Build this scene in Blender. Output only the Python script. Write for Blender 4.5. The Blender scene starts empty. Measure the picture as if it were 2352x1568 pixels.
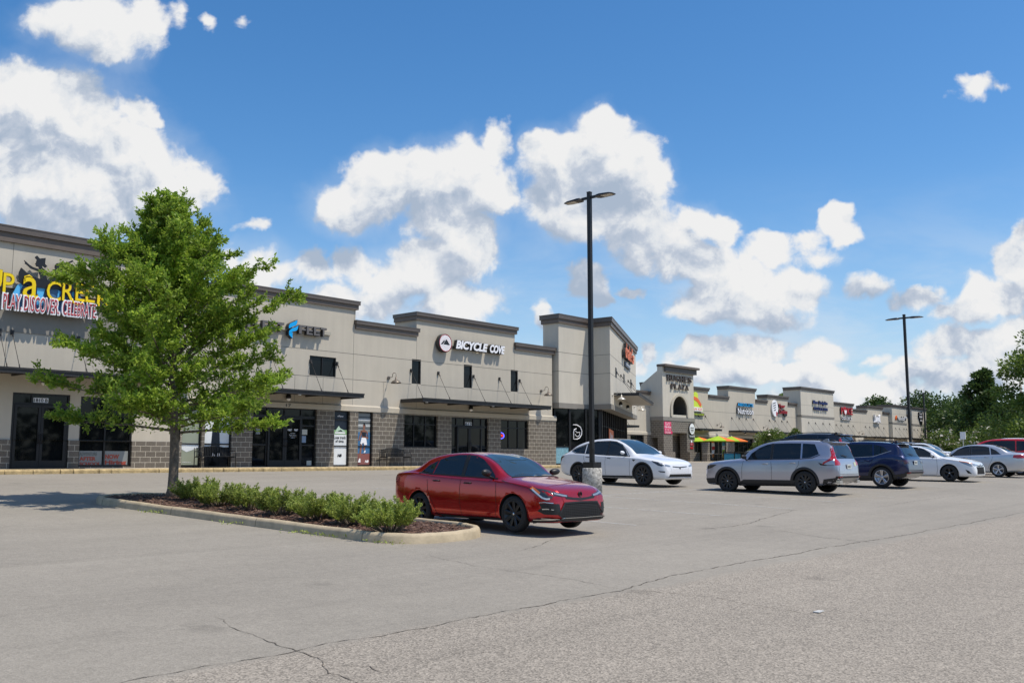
import bpy, bmesh, math, random
import numpy as np
from mathutils import Vector, Matrix
from mathutils.bvhtree import BVHTree
from mathutils.geometry import delaunay_2d_cdt
R=math.radians
SC=bpy.context.scene
COL=SC.collection
random.seed(7)

# ------------------------------------------------------------------ camera, sky, sun, exposure
FPX=2170.0/2352.0                      # focal length in picture widths
PITCH=math.atan(269.0/2170.0); YAW=R(41.5)
fw=Vector((math.cos(YAW)*math.cos(PITCH),math.sin(YAW)*math.cos(PITCH),math.sin(PITCH)))
rt=Vector((math.sin(YAW),-math.cos(YAW),0)); upv=rt.cross(fw)
cd=bpy.data.cameras.new('camera'); cam=bpy.data.objects.new('camera',cd); COL.objects.link(cam)
cd.sensor_width=36; cd.lens=36*FPX; cd.clip_end=6000; cd.clip_start=.05
cam.matrix_world=Matrix((( rt.x,upv.x,-fw.x,0),(rt.y,upv.y,-fw.y,0),(rt.z,upv.z,-fw.z,0),(0,0,0,1)))
SC.camera=cam
SUN=Vector((.5,-1,2.2)).normalized()
EXPOSURE=0.04
SKY_STRENGTH=.1
SUN_STRENGTH=4.3

def world():
    w=bpy.data.worlds.new('World'); SC.world=w; w.use_nodes=True
    nt=w.node_tree; nt.nodes.clear(); L=nt.links
    def nd(t,**k):
        n=nt.nodes.new(t)
        for a,b in k.items(): setattr(n,a,b)
        return n
    def plug(n,i,v):
        s=n.inputs[i]
        if hasattr(v,'links') or isinstance(v,bpy.types.NodeSocket): L.new(v,s)
        else: s.default_value=v
    def M(op,a,b=0.0,c=0.0,clamp=False):
        n=nd('ShaderNodeMath',operation=op,use_clamp=clamp); plug(n,0,a); plug(n,1,b)
        if op in('MULTIPLY_ADD','SMOOTH_MAX','SMOOTH_MIN'): plug(n,2,c)
        return n.outputs[0]
    def V(op,a,b=None,c=None):
        n=nd('ShaderNodeVectorMath',operation=op); plug(n,0,a)
        if b is not None: plug(n,1,b)
        if c is not None: plug(n,2,c)
        return n.outputs['Value'] if op in('DOT_PRODUCT','LENGTH','DISTANCE') else n.outputs['Vector']
    def mapr(v,a,b,c,d,smooth=True):
        n=nd('ShaderNodeMapRange',interpolation_type='SMOOTHSTEP' if smooth else 'LINEAR')
        plug(n,0,v); plug(n,1,a); plug(n,2,b); plug(n,3,c); plug(n,4,d); return n.outputs[0]
    def mixc(f,a,b):
        n=nd('ShaderNodeMix',data_type='RGBA'); plug(n,0,f); plug(n,6,a); plug(n,7,b); return n.outputs[2]
    sky=nd('ShaderNodeTexSky',sky_type='NISHITA'); sky.sun_disc=False
    sky.sun_elevation=math.asin(SUN.z); sky.sun_rotation=math.atan2(SUN.x,SUN.y)
    sky.altitude=200; sky.air_density=1.0; sky.dust_density=.6; sky.ozone_density=2.6
    hsv=nd('ShaderNodeHueSaturation'); hsv.inputs['Saturation'].default_value=1.30; hsv.inputs['Value'].default_value=1.50
    L.new(sky.outputs[0],hsv.inputs['Color'])
    geo=nd('ShaderNodeTexCoord'); d=geo.outputs['Generated']
    # cumulus: a sum of soft puffs fixed in compass direction, broken up by fractal noise
    f=V('DOT_PRODUCT',d,tuple(fw)); fs=M('MAXIMUM',f,.15)
    u=M('DIVIDE',V('DOT_PRODUCT',d,tuple(rt)),fs); v=M('DIVIDE',V('DOT_PRODUCT',d,tuple(upv)),fs)
    cmb=nd('ShaderNodeCombineXYZ'); plug(cmb,0,u); plug(cmb,1,v); P=cmb.outputs[0]
    def noise(p,scale,detail,rough=.55,dist=0.0,col=False):
        n=nd('ShaderNodeTexNoise',noise_dimensions='3D'); L.new(p,n.inputs['Vector'])
        n.inputs['Scale'].default_value=scale; n.inputs['Detail'].default_value=detail
        n.inputs['Roughness'].default_value=rough; n.inputs['Distortion'].default_value=dist
        return n.outputs['Color'] if col else n.outputs['Fac']
    def warp(p):
        a=V('SUBTRACT',noise(p,9,3,.6,0,True),(.5,.5,.5)); p=V('MULTIPLY_ADD',a,(.055,.045,0),p)
        a=V('SUBTRACT',noise(p,34,3,.6,0,True),(.5,.5,.5)); return V('MULTIPLY_ADD',a,(.022,.022,0),p)
    B=CLOUDS
    def field(p,blobs):
        acc=None
        for (x,y,rx,ry,wt) in blobs:
            cx,cy=(x-1176)/2170,(784-y)/2170; rx=rx/2170*1.30; ry=ry/2170*1.28
            q=V('LENGTH',V('MULTIPLY_ADD',p,(1/rx,1/ry,0),(-cx/rx,-cy/ry,0)))
            e=M('MULTIPLY_ADD',q,-wt,wt)
            acc=e if acc is None else M('SMOOTH_MAX',acc,e,.18)
        return acc
    Pw=warp(P)
    F=field(Pw,B)
    def fine(p): return noise(p,26,9,.58,.25)
    N=fine(P)
    N2=fine(V('ADD',P,(.007,.013,0)))
    B2=[b for b in B if b[2]>55]
    F2=field(V('ADD',Pw,(.016,.036,0)),B2); F1=field(Pw,B2)
    dens=M('ADD',F,M('MULTIPLY',M('SUBTRACT',N,.5),1.2))
    alpha=mapr(dens,-.01,.32,0,1)
    front=mapr(f,.12,.3,0,1)
    alpha=M('MULTIPLY',alpha,front)
    big=M('SUBTRACT',F1,F2); small=M('SUBTRACT',N,N2)
    mid=M('SUBTRACT',noise(Pw,11,6,.6,.2),noise(V('ADD',Pw,(.014,.026,0)),11,6,.6,.2))
    lit=M('ADD',M('ADD',.60,M('MULTIPLY',big,.85)),M('MULTIPLY',small,1.9)); lit=M('ADD',lit,M('MULTIPLY',mid,2.4))
    lit=M('SUBTRACT',lit,M('MULTIPLY',mapr(F,.35,.95,0,1),.16))
    lit=mapr(lit,.0,1.02,0,1,False)
    ramp=nd('ShaderNodeValToRGB'); cr=ramp.color_ramp; L.new(lit,ramp.inputs[0])
    cr.elements[0].position=0; cr.elements[0].color=(.40,.48,.60,1)
    cr.elements[1].position=1; cr.elements[1].color=(.86,.86,.86,1)
    e=cr.elements.new(.35); e.color=(.52,.58,.68,1)
    e=cr.elements.new(.65); e.color=(.74,.77,.81,1)
    k=1.0/SKY_STRENGTH
    cloud=nd('ShaderNodeMix',data_type='RGBA',blend_type='MULTIPLY'); cloud.inputs[0].default_value=1
    L.new(ramp.outputs[0],cloud.inputs[6]); cloud.inputs[7].default_value=(k*.98,k*.98,k*.98,1)
    # soft generic clouds for the rest of the sky (seen only in reflections and from other sides)
    zc=nd('ShaderNodeSeparateXYZ'); L.new(d,zc.inputs[0]); zz=M('MAXIMUM',zc.outputs[2],.06)
    pl=nd('ShaderNodeCombineXYZ'); plug(pl,0,M('DIVIDE',zc.outputs[0],zz)); plug(pl,1,M('DIVIDE',zc.outputs[1],zz)); plug(pl,2,3.3)
    g=noise(pl.outputs[0],.55,7,.6,.3); ga=mapr(g,.52,.66,0,.85)
    ga=M('MULTIPLY',ga,mapr(f,.62,.35,0,1)); ga=M('MULTIPLY',ga,mapr(zc.outputs[2],.02,.15,0,1))
    # thin haze whitening towards the horizon
    hz=mapr(zc.outputs[2],-.02,.30,.55,0)
    skc=mixc(hz,hsv.outputs[0],(5.0,6.3,7.8,1))
    c=mixc(ga,skc,(7.5,7.7,8.0,1))
    soft=M('ADD',F1,M('MULTIPLY',M('SUBTRACT',noise(P,6,6,.55,.4),.5),1.7))
    veil=M('MULTIPLY',mapr(soft,-.40,.45,0,.28),front)
    low=M('MULTIPLY',M('MULTIPLY',mapr(noise(V('MULTIPLY',P,(1,2.6,1)),5,7,.6,.3),.42,.66,0,.55),mapr(zc.outputs[2],.30,.04,0,1)),front)
    c=mixc(veil,c,(k*.62,k*.70,k*.80,1)); c=mixc(low,c,(k*.70,k*.76,k*.83,1))
    c=mixc(alpha,c,cloud.outputs[2])
    bg=nd('ShaderNodeBackground'); bg.inputs['Strength'].default_value=SKY_STRENGTH
    L.new(c,bg.inputs[0]); out=nd('ShaderNodeOutputWorld'); L.new(bg.outputs[0],out.inputs[0])
    w.cycles.sampling_method='MANUAL'; w.cycles.sample_map_resolution=512

# puffs: position and size as seen from the lot (picture units), weight
CLOUDS=[(230,55,95,60,.9),(190,20,80,40,.8),(265,100,60,45,.9),(330,60,45,60,.8),(120,50,60,30,.45),(410,40,28,32,.4),(485,65,24,16,.35),(550,40,18,12,.3),
(95,250,120,100,1.1),(40,220,80,80,1),(180,300,110,90,1.1),(290,370,110,90,1.1),(370,430,100,70,1),(230,430,150,80,1.1),(80,420,120,90,1),(150,500,150,50,.9),(310,250,42,38,.9),(345,268,28,18,.7),(480,440,48,22,.5),(20,330,60,80,1),
(880,430,85,75,1.1),(800,480,70,45,1),(960,410,85,65,1.1),(1060,400,85,70,1.1),(1120,440,70,60,1),(1150,330,38,45,.8),(1000,500,75,60,1),(1070,560,62,85,1),(1000,610,85,60,.95),(900,640,90,45,.8),(1050,690,90,50,.7),(760,500,40,22,.8),
(720,605,48,38,.85),(800,600,45,38,.6),(590,620,70,42,.75),(780,690,60,34,.7),(860,690,90,40,.6),(575,525,38,13,.45),(520,590,28,28,.5),
(1385,300,65,52,1.1),(1290,365,75,62,1.1),(1400,380,110,90,1.2),(1480,400,60,65,1.05),(1330,470,110,75,1.1),(1440,500,95,70,1.1),(1225,340,28,30,.8),(1520,560,80,60,.9),
(1620,515,62,38,1),(1665,535,34,34,.9),(1560,590,110,50,.95),(1690,640,110,50,1),(1790,655,85,48,1.05),(1840,665,40,30,.9),(1640,700,90,45,.9),(1740,715,100,40,.8),
(1350,640,48,40,.85),(1375,680,32,24,.8),(1445,662,38,12,.5),(1928,510,36,38,1),(1950,548,38,26,.9),(1780,570,55,34,.65),(1850,565,45,22,.55),(1995,650,42,22,.5),(1885,590,60,15,.3),(1235,730,17,44,.7),
(1730,800,75,32,.95),(1640,815,70,30,.9),(1880,810,62,28,.85),(1500,815,26,24,.7),(1480,850,40,20,.6),(1790,850,170,30,.9),(1650,860,110,30,.8),(1960,880,80,34,.8),(1900,900,140,30,.7),(2060,900,90,30,.6),(1600,800,30,16,.6),
(2115,690,52,30,.75),(2160,720,40,22,.5),(2290,690,70,46,1),(2330,600,46,48,.9),(2240,720,60,36,.8),(2352,530,36,30,.7),(2190,800,75,36,.85),(2290,810,100,40,.85),(2130,850,90,34,.8),(2240,870,140,40,.8),(2350,760,60,40,.7),(2020,815,40,16,.4),
(2240,190,55,22,.5),(2290,200,25,12,.35),(2200,175,22,9,.3),(2450,650,120,80,1),(2600,500,160,90,1),(-120,350,150,140,1.1),(-250,150,160,90,1),(-300,560,200,60,.9),(2650,820,200,50,.9)]
world()
sl=bpy.data.lights.new('sun','SUN'); sun=bpy.data.objects.new('sun',sl); COL.objects.link(sun)
sl.energy=SUN_STRENGTH; sl.angle=R(.53); sl.color=(1,.925,.81)
sun.rotation_euler=SUN.to_track_quat('Z','Y').to_euler(); sun.location=(20,-10,40)
SC.view_settings.view_transform='Standard'; SC.view_settings.look='None'; SC.view_settings.exposure=EXPOSURE; SC.view_settings.gamma=1
SC.cycles.use_denoising=True; SC.cycles.max_bounces=8; SC.cycles.transparent_max_bounces=16
SC.cycles.caustics_reflective=False; SC.cycles.caustics_refractive=False

# ------------------------------------------------------------------ materials
MATS={}
def mat(name,col=(.5,.5,.5),rough=.6,metal=0.0,spec=.5,ior=1.45,coat=0.0,noise=None,bump=None,em=None,trans=0.0,coat_rough=.03):
    if name in MATS: return MATS[name]
    m=bpy.data.materials.new(name); m.use_nodes=True; nt=m.node_tree; b=nt.nodes['Principled BSDF']
    b.inputs['Base Color'].default_value=(*col,1); b.inputs['Roughness'].default_value=rough; b.inputs['Metallic'].default_value=metal
    b.inputs['Specular IOR Level'].default_value=spec; b.inputs['IOR'].default_value=ior
    b.inputs['Coat Weight'].default_value=coat; b.inputs['Coat Roughness'].default_value=coat_rough
    tc=nt.nodes.new('ShaderNodeTexCoord')
    if noise:
        sc,amt=noise[:2]
        n=nt.nodes.new('ShaderNodeTexNoise'); n.inputs['Scale'].default_value=sc; n.inputs['Detail'].default_value=6; n.inputs['Roughness'].default_value=.65
        nt.links.new(tc.outputs['Object'],n.inputs['Vector'])
        mr=nt.nodes.new('ShaderNodeMapRange'); mr.inputs[1].default_value=.3; mr.inputs[2].default_value=.7; mr.inputs[3].default_value=1-amt; mr.inputs[4].default_value=1+amt
        nt.links.new(n.outputs['Fac'],mr.inputs[0])
        mx=nt.nodes.new('ShaderNodeVectorMath'); mx.operation='SCALE'; mx.inputs[0].default_value=col
        nt.links.new(mr.outputs[0],mx.inputs['Scale']); nt.links.new(mx.outputs[0],b.inputs['Base Color'])
    if bump:
        n=nt.nodes.new('ShaderNodeTexNoise'); n.inputs['Scale'].default_value=bump[0]; n.inputs['Detail'].default_value=4
        nt.links.new(tc.outputs['Object'],n.inputs['Vector'])
        bp=nt.nodes.new('ShaderNodeBump'); bp.inputs['Strength'].default_value=bump[1]; bp.inputs['Distance'].default_value=bump[2] if len(bump)>2 else .01
        nt.links.new(n.outputs['Fac'],bp.inputs['Height']); nt.links.new(bp.outputs[0],b.inputs['Normal'])
    if em: b.inputs['Emission Color'].default_value=(*em[0],1); b.inputs['Emission Strength'].default_value=em[1]
    MATS[name]=m; return m

def eifs(name,col,var=.045,streak=.035):
    m=mat(name,col,.85,spec=.25,bump=(180,.25,.004)); nt=m.node_tree; b=nt.nodes['Principled BSDF']
    tc=[n for n in nt.nodes if n.type=='TEX_COORD'][0]
    n=nt.nodes.new('ShaderNodeTexNoise'); n.inputs['Scale'].default_value=.7; n.inputs['Detail'].default_value=7; n.inputs['Roughness'].default_value=.6
    nt.links.new(tc.outputs['Object'],n.inputs['Vector'])
    mp=nt.nodes.new('ShaderNodeMapping'); mp.inputs['Scale'].default_value=(3.5,3.5,.25); nt.links.new(tc.outputs['Object'],mp.inputs['Vector'])
    n2=nt.nodes.new('ShaderNodeTexNoise'); n2.inputs['Scale'].default_value=1.2; n2.inputs['Detail'].default_value=5; nt.links.new(mp.outputs[0],n2.inputs['Vector'])
    n3=nt.nodes.new('ShaderNodeTexNoise'); n3.inputs['Scale'].default_value=60; n3.inputs['Detail'].default_value=3; nt.links.new(tc.outputs['Object'],n3.inputs['Vector'])
    def mr(s,a):
        k=nt.nodes.new('ShaderNodeMapRange'); k.inputs[1].default_value=.3; k.inputs[2].default_value=.7; k.inputs[3].default_value=1-a; k.inputs[4].default_value=1+a; nt.links.new(s,k.inputs[0]); return k.outputs[0]
    a=nt.nodes.new('ShaderNodeMath'); a.operation='MULTIPLY'; nt.links.new(mr(n.outputs[0],var),a.inputs[0]); nt.links.new(mr(n2.outputs[0],streak),a.inputs[1])
    a2=nt.nodes.new('ShaderNodeMath'); a2.operation='MULTIPLY'; nt.links.new(a.outputs[0],a2.inputs[0]); nt.links.new(mr(n3.outputs[0],.04),a2.inputs[1])
    v=nt.nodes.new('ShaderNodeVectorMath'); v.operation='SCALE'; v.inputs[0].default_value=col; nt.links.new(a2.outputs[0],v.inputs['Scale']); nt.links.new(v.outputs[0],b.inputs['Base Color'])
    return m

def cmu(name,z0,c1,c2,cm,ang=0.0):
    """concrete masonry, 40.6 x 20.3 cm blocks with pale joints; works on faces along and across the wall"""
    m=bpy.data.materials.new(name); m.use_nodes=True; nt=m.node_tree; b=nt.nodes['Principled BSDF']; L=nt.links
    b.inputs['Roughness'].default_value=.85; b.inputs['Specular IOR Level'].default_value=.2
    g=nt.nodes.new('ShaderNodeNewGeometry'); s=nt.nodes.new('ShaderNodeSeparateXYZ'); L.new(g.outputs['Position'],s.inputs[0])
    a=nt.nodes.new('ShaderNodeMath'); a.operation='ADD'; L.new(s.outputs[0],a.inputs[0]); L.new(s.outputs[1],a.inputs[1])
    z=nt.nodes.new('ShaderNodeMath'); z.operation='SUBTRACT'; L.new(s.outputs[2],z.inputs[0]); z.inputs[1].default_value=z0
    c=nt.nodes.new('ShaderNodeCombineXYZ'); L.new(a.outputs[0],c.inputs[0]); L.new(z.outputs[0],c.inputs[1])
    br=nt.nodes.new('ShaderNodeTexBrick'); L.new(c.outputs[0],br.inputs['Vector'])
    br.inputs['Scale'].default_value=1; br.inputs['Brick Width'].default_value=.4064; br.inputs['Row Height'].default_value=.2032
    br.inputs['Mortar Size'].default_value=.0085; br.inputs['Mortar Smooth'].default_value=.1; br.inputs['Bias'].default_value=0
    br.inputs['Color1'].default_value=(*c1,1); br.inputs['Color2'].default_value=(*c2,1); br.inputs['Mortar'].default_value=(*cm,1)
    n=nt.nodes.new('ShaderNodeTexNoise'); n.inputs['Scale'].default_value=25; n.inputs['Detail'].default_value=6; L.new(g.outputs['Position'],n.inputs['Vector'])
    mr=nt.nodes.new('ShaderNodeMapRange'); mr.inputs[1].default_value=.3; mr.inputs[2].default_value=.7; mr.inputs[3].default_value=.8; mr.inputs[4].default_value=1.2; L.new(n.outputs[0],mr.inputs[0])
    v=nt.nodes.new('ShaderNodeVectorMath'); v.operation='SCALE'; L.new(br.outputs['Color'],v.inputs[0]); L.new(mr.outputs[0],v.inputs['Scale']); L.new(v.outputs[0],b.inputs['Base Color'])
    bp=nt.nodes.new('ShaderNodeBump'); bp.inputs['Strength'].default_value=.5; bp.inputs['Distance'].default_value=.006; bp.invert=True
    L.new(br.outputs['Fac'],bp.inputs['Height']); L.new(bp.outputs[0],b.inputs['Normal'])
    MATS[name]=m; return m

def asphalt():
    m=bpy.data.materials.new('asphalt'); m.use_nodes=True; nt=m.node_tree; b=nt.nodes['Principled BSDF']; L=nt.links
    b.inputs['Roughness'].default_value=.85; b.inputs['Specular IOR Level'].default_value=.25
    g=nt.nodes.new('ShaderNodeNewGeometry'); P=g.outputs['Position']
    s=nt.nodes.new('ShaderNodeSeparateXYZ'); L.new(P,s.inputs[0])
    def noise(sc,det,ro=.6,vec=P):
        n=nt.nodes.new('ShaderNodeTexNoise'); n.inputs['Scale'].default_value=sc; n.inputs['Detail'].default_value=det; n.inputs['Roughness'].default_value=ro; L.new(vec,n.inputs['Vector']); return n.outputs['Fac']
    def mr(v,a,b_,c,d):
        k=nt.nodes.new('ShaderNodeMapRange'); L.new(v,k.inputs[0])
        for i,x in enumerate((a,b_,c,d)): k.inputs[i+1].default_value=x
        return k.outputs[0]
    def M(op,a,b_):
        k=nt.nodes.new('ShaderNodeMath'); k.operation=op
        for i,x in enumerate((a,b_)):
            if isinstance(x,float) or isinstance(x,int): k.inputs[i].default_value=x
            else: L.new(x,k.inputs[i])
        return k.outputs[0]
    mp=nt.nodes.new('ShaderNodeMapping'); mp.inputs['Scale'].default_value=(.12,1.0,1); L.new(P,mp.inputs['Vector'])
    streak=noise(.9,6,.6,mp.outputs[0])
    # older coarse surface south of the paving seam
    edge=M('ADD',s.outputs[1],M('MULTIPLY',M('SUBTRACT',noise(.35,4),.5),.6))
    old=mr(edge,5.95,6.12,1,0)
    vo=nt.nodes.new('ShaderNodeTexVoronoi'); vo.inputs['Scale'].default_value=72; L.new(P,vo.inputs['Vector'])
    vs=nt.nodes.new('ShaderNodeSeparateColor'); L.new(vo.outputs['Color'],vs.inputs[0])
    agg=mr(vs.outputs[0],0,1,.58,1.42)
    aggf=mr(vs.outputs[1],0,1,.86,1.14)
    mx=nt.nodes.new('ShaderNodeMix'); mx.data_type='FLOAT'; L.new(old,mx.inputs[0]); L.new(aggf,mx.inputs[2]); L.new(agg,mx.inputs[3])
    f=M('MULTIPLY',mx.outputs[0],mr(noise(.18,5),.3,.7,.93,1.07))
    f=M('MULTIPLY',f,mr(noise(1.3,7,.7),.25,.75,.94,1.06))
    f=M('MULTIPLY',f,mr(streak,.3,.7,.95,1.05))
    f=M('MULTIPLY',f,mr(noise(9,5,.7),.3,.7,.93,1.07))
    # darker worn blotches in the parking bays
    bl=M('MULTIPLY',mr(noise(.8,4,.6,mp.outputs[0]),.56,.68,0,1),mr(noise(5,5,.7),.45,.6,0,1))
    f=M('MULTIPLY',f,M('SUBTRACT',1.0,M('MULTIPLY',bl,.13)))
    v2=nt.nodes.new('ShaderNodeTexVoronoi'); v2.inputs['Scale'].default_value=.55; v2.inputs['Randomness'].default_value=1; L.new(P,v2.inputs['Vector'])
    spot=M('ADD',v2.outputs['Distance'],M('MULTIPLY',M('SUBTRACT',noise(7,4),.5),.25)); f=M('MULTIPLY',f,mr(spot,.05,.13,.80,1.0))
    tm=nt.nodes.new('ShaderNodeMapping'); tm.inputs['Scale'].default_value=(.035,2.6,1); tm.inputs['Rotation'].default_value=(0,0,.06); L.new(P,tm.inputs['Vector'])
    f=M('MULTIPLY',f,mr(noise(1.0,3,.5,tm.outputs[0]),.60,.72,1.0,.94))
    cc=nt.nodes.new('ShaderNodeMix'); cc.data_type='RGBA'; L.new(old,cc.inputs[0]); cc.inputs[6].default_value=(.280,.254,.212,1); cc.inputs[7].default_value=(.290,.256,.210,1)
    v=nt.nodes.new('ShaderNodeVectorMath'); v.operation='SCALE'; L.new(cc.outputs[2],v.inputs[0]); L.new(f,v.inputs['Scale']); L.new(v.outputs[0],b.inputs['Base Color'])
    bp=nt.nodes.new('ShaderNodeBump'); bp.inputs['Strength'].default_value=.55; bp.inputs['Distance'].default_value=.006
    L.new(vo.outputs['Distance'],bp.inputs['Height']); L.new(bp.outputs[0],b.inputs['Normal'])
    MATS['asphalt']=m; return m

def leafmat(name,c1,c2,tr=.35,rough=.5):
    m=bpy.data.materials.new(name); m.use_nodes=True; nt=m.node_tree; L=nt.links; b=nt.nodes['Principled BSDF']; b.inputs['Roughness'].default_value=rough; b.inputs['Specular IOR Level'].default_value=.35
    g=nt.nodes.new('ShaderNodeNewGeometry'); r=nt.nodes.new('ShaderNodeValToRGB'); L.new(g.outputs['Random Per Island'],r.inputs[0])
    r.color_ramp.elements[0].color=(*c1,1); r.color_ramp.elements[1].color=(*c2,1)
    n=nt.nodes.new('ShaderNodeTexNoise'); n.inputs['Scale'].default_value=1.1; L.new(g.outputs['Position'],n.inputs['Vector'])
    k=nt.nodes.new('ShaderNodeMapRange'); k.inputs[1].default_value=.3;k.inputs[2].default_value=.7;k.inputs[3].default_value=.75;k.inputs[4].default_value=1.25; L.new(n.outputs[0],k.inputs[0])
    v=nt.nodes.new('ShaderNodeVectorMath'); v.operation='SCALE'; L.new(r.outputs[0],v.inputs[0]); L.new(k.outputs[0],v.inputs['Scale']); L.new(v.outputs[0],b.inputs['Base Color'])
    t=nt.nodes.new('ShaderNodeBsdfTranslucent'); L.new(v.outputs[0],t.inputs[0]); mx=nt.nodes.new('ShaderNodeMixShader'); mx.inputs[0].default_value=tr
    o=nt.nodes['Material Output']; L.new(b.outputs[0],mx.inputs[1]); L.new(t.outputs[0],mx.inputs[2]); L.new(mx.outputs[0],o.inputs[0])
    MATS[name]=m; return m

WALL=eifs('wall_stucco',(.50,.455,.375)); WALL2=eifs('pale_stucco',(.55,.51,.43)); TRIM=eifs('trim_grey',(.24,.225,.20)); CORN=mat('cornice_brown',(.135,.108,.088),.55,noise=(3,.1))
FLASH=mat('cornice_metal',(.115,.095,.080),.4,metal=.1,noise=(2,.1)); BAND=eifs('band_stucco',(.48,.435,.355))
JOINT=mat('joint_grey',(.16,.15,.13),.9)  # dark grey strips marking the stucco joints
CMU=cmu('block_masonry',-.34,(.135,.118,.097),(.165,.145,.12),(.50,.46,.38)); CMUB=cmu('block_masonry_far',-.25,(.135,.118,.10),(.165,.146,.124),(.44,.41,.34))
GLASS=mat('dark_glass',(.006,.007,.008),.03,spec=.28,noise=(1.1,.5)); FRAME=mat('dark_bronze_frame',(.022,.021,.021),.42,metal=.4)
STEEL=mat('canopy_steel',(.035,.033,.032),.45,metal=.3,noise=(4,.15)); DECK=mat('canopy_deck',(.30,.28,.24),.5)
GALV=mat('galvanised',(.42,.38,.31),.4,metal=.5,noise=(9,.15)); CHROME=mat('bright_metal',(.7,.7,.7),.2,metal=1)
WHITE=mat('white_plastic',(.82,.82,.82),.35); BLACK=mat('black_plastic',(.018,.018,.018),.45); BLACKM=mat('matt_black',(.012,.012,.012),.9)
def kerb_joints(m):
    nt=m.node_tree; b=nt.nodes['Principled BSDF']; g=nt.nodes.new('ShaderNodeNewGeometry'); sp=nt.nodes.new('ShaderNodeSeparateXYZ'); nt.links.new(g.outputs['Position'],sp.inputs[0])
    src=b.inputs['Base Color'].links[0].from_socket
    a=nt.nodes.new('ShaderNodeMath'); a.operation='PINGPONG'; a.inputs[1].default_value=1.45; nt.links.new(sp.outputs[1],a.inputs[0])
    k=nt.nodes.new('ShaderNodeMapRange'); k.inputs[1].default_value=.006; k.inputs[2].default_value=.014; k.inputs[3].default_value=.35; k.inputs[4].default_value=1; nt.links.new(a.outputs[0],k.inputs[0])
    v=nt.nodes.new('ShaderNodeVectorMath'); v.operation='SCALE'; nt.links.new(src,v.inputs[0]); nt.links.new(k.outputs[0],v.inputs['Scale']); nt.links.new(v.outputs[0],b.inputs['Base Color'])
CONC=mat('concrete',(.44,.37,.27),.85,noise=(6,.16),bump=(90,.4,.006)); KERB=mat('kerb_concrete',(.45,.37,.25),.85,noise=(3.5,.22),bump=(60,.5,.008))
kerb_joints(KERB)
WORN=mat('weathered_concrete',(.42,.40,.36),.9,noise=(14,.75),bump=(30,.8,.02)); MULCH=None
ASPH=asphalt()
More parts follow.
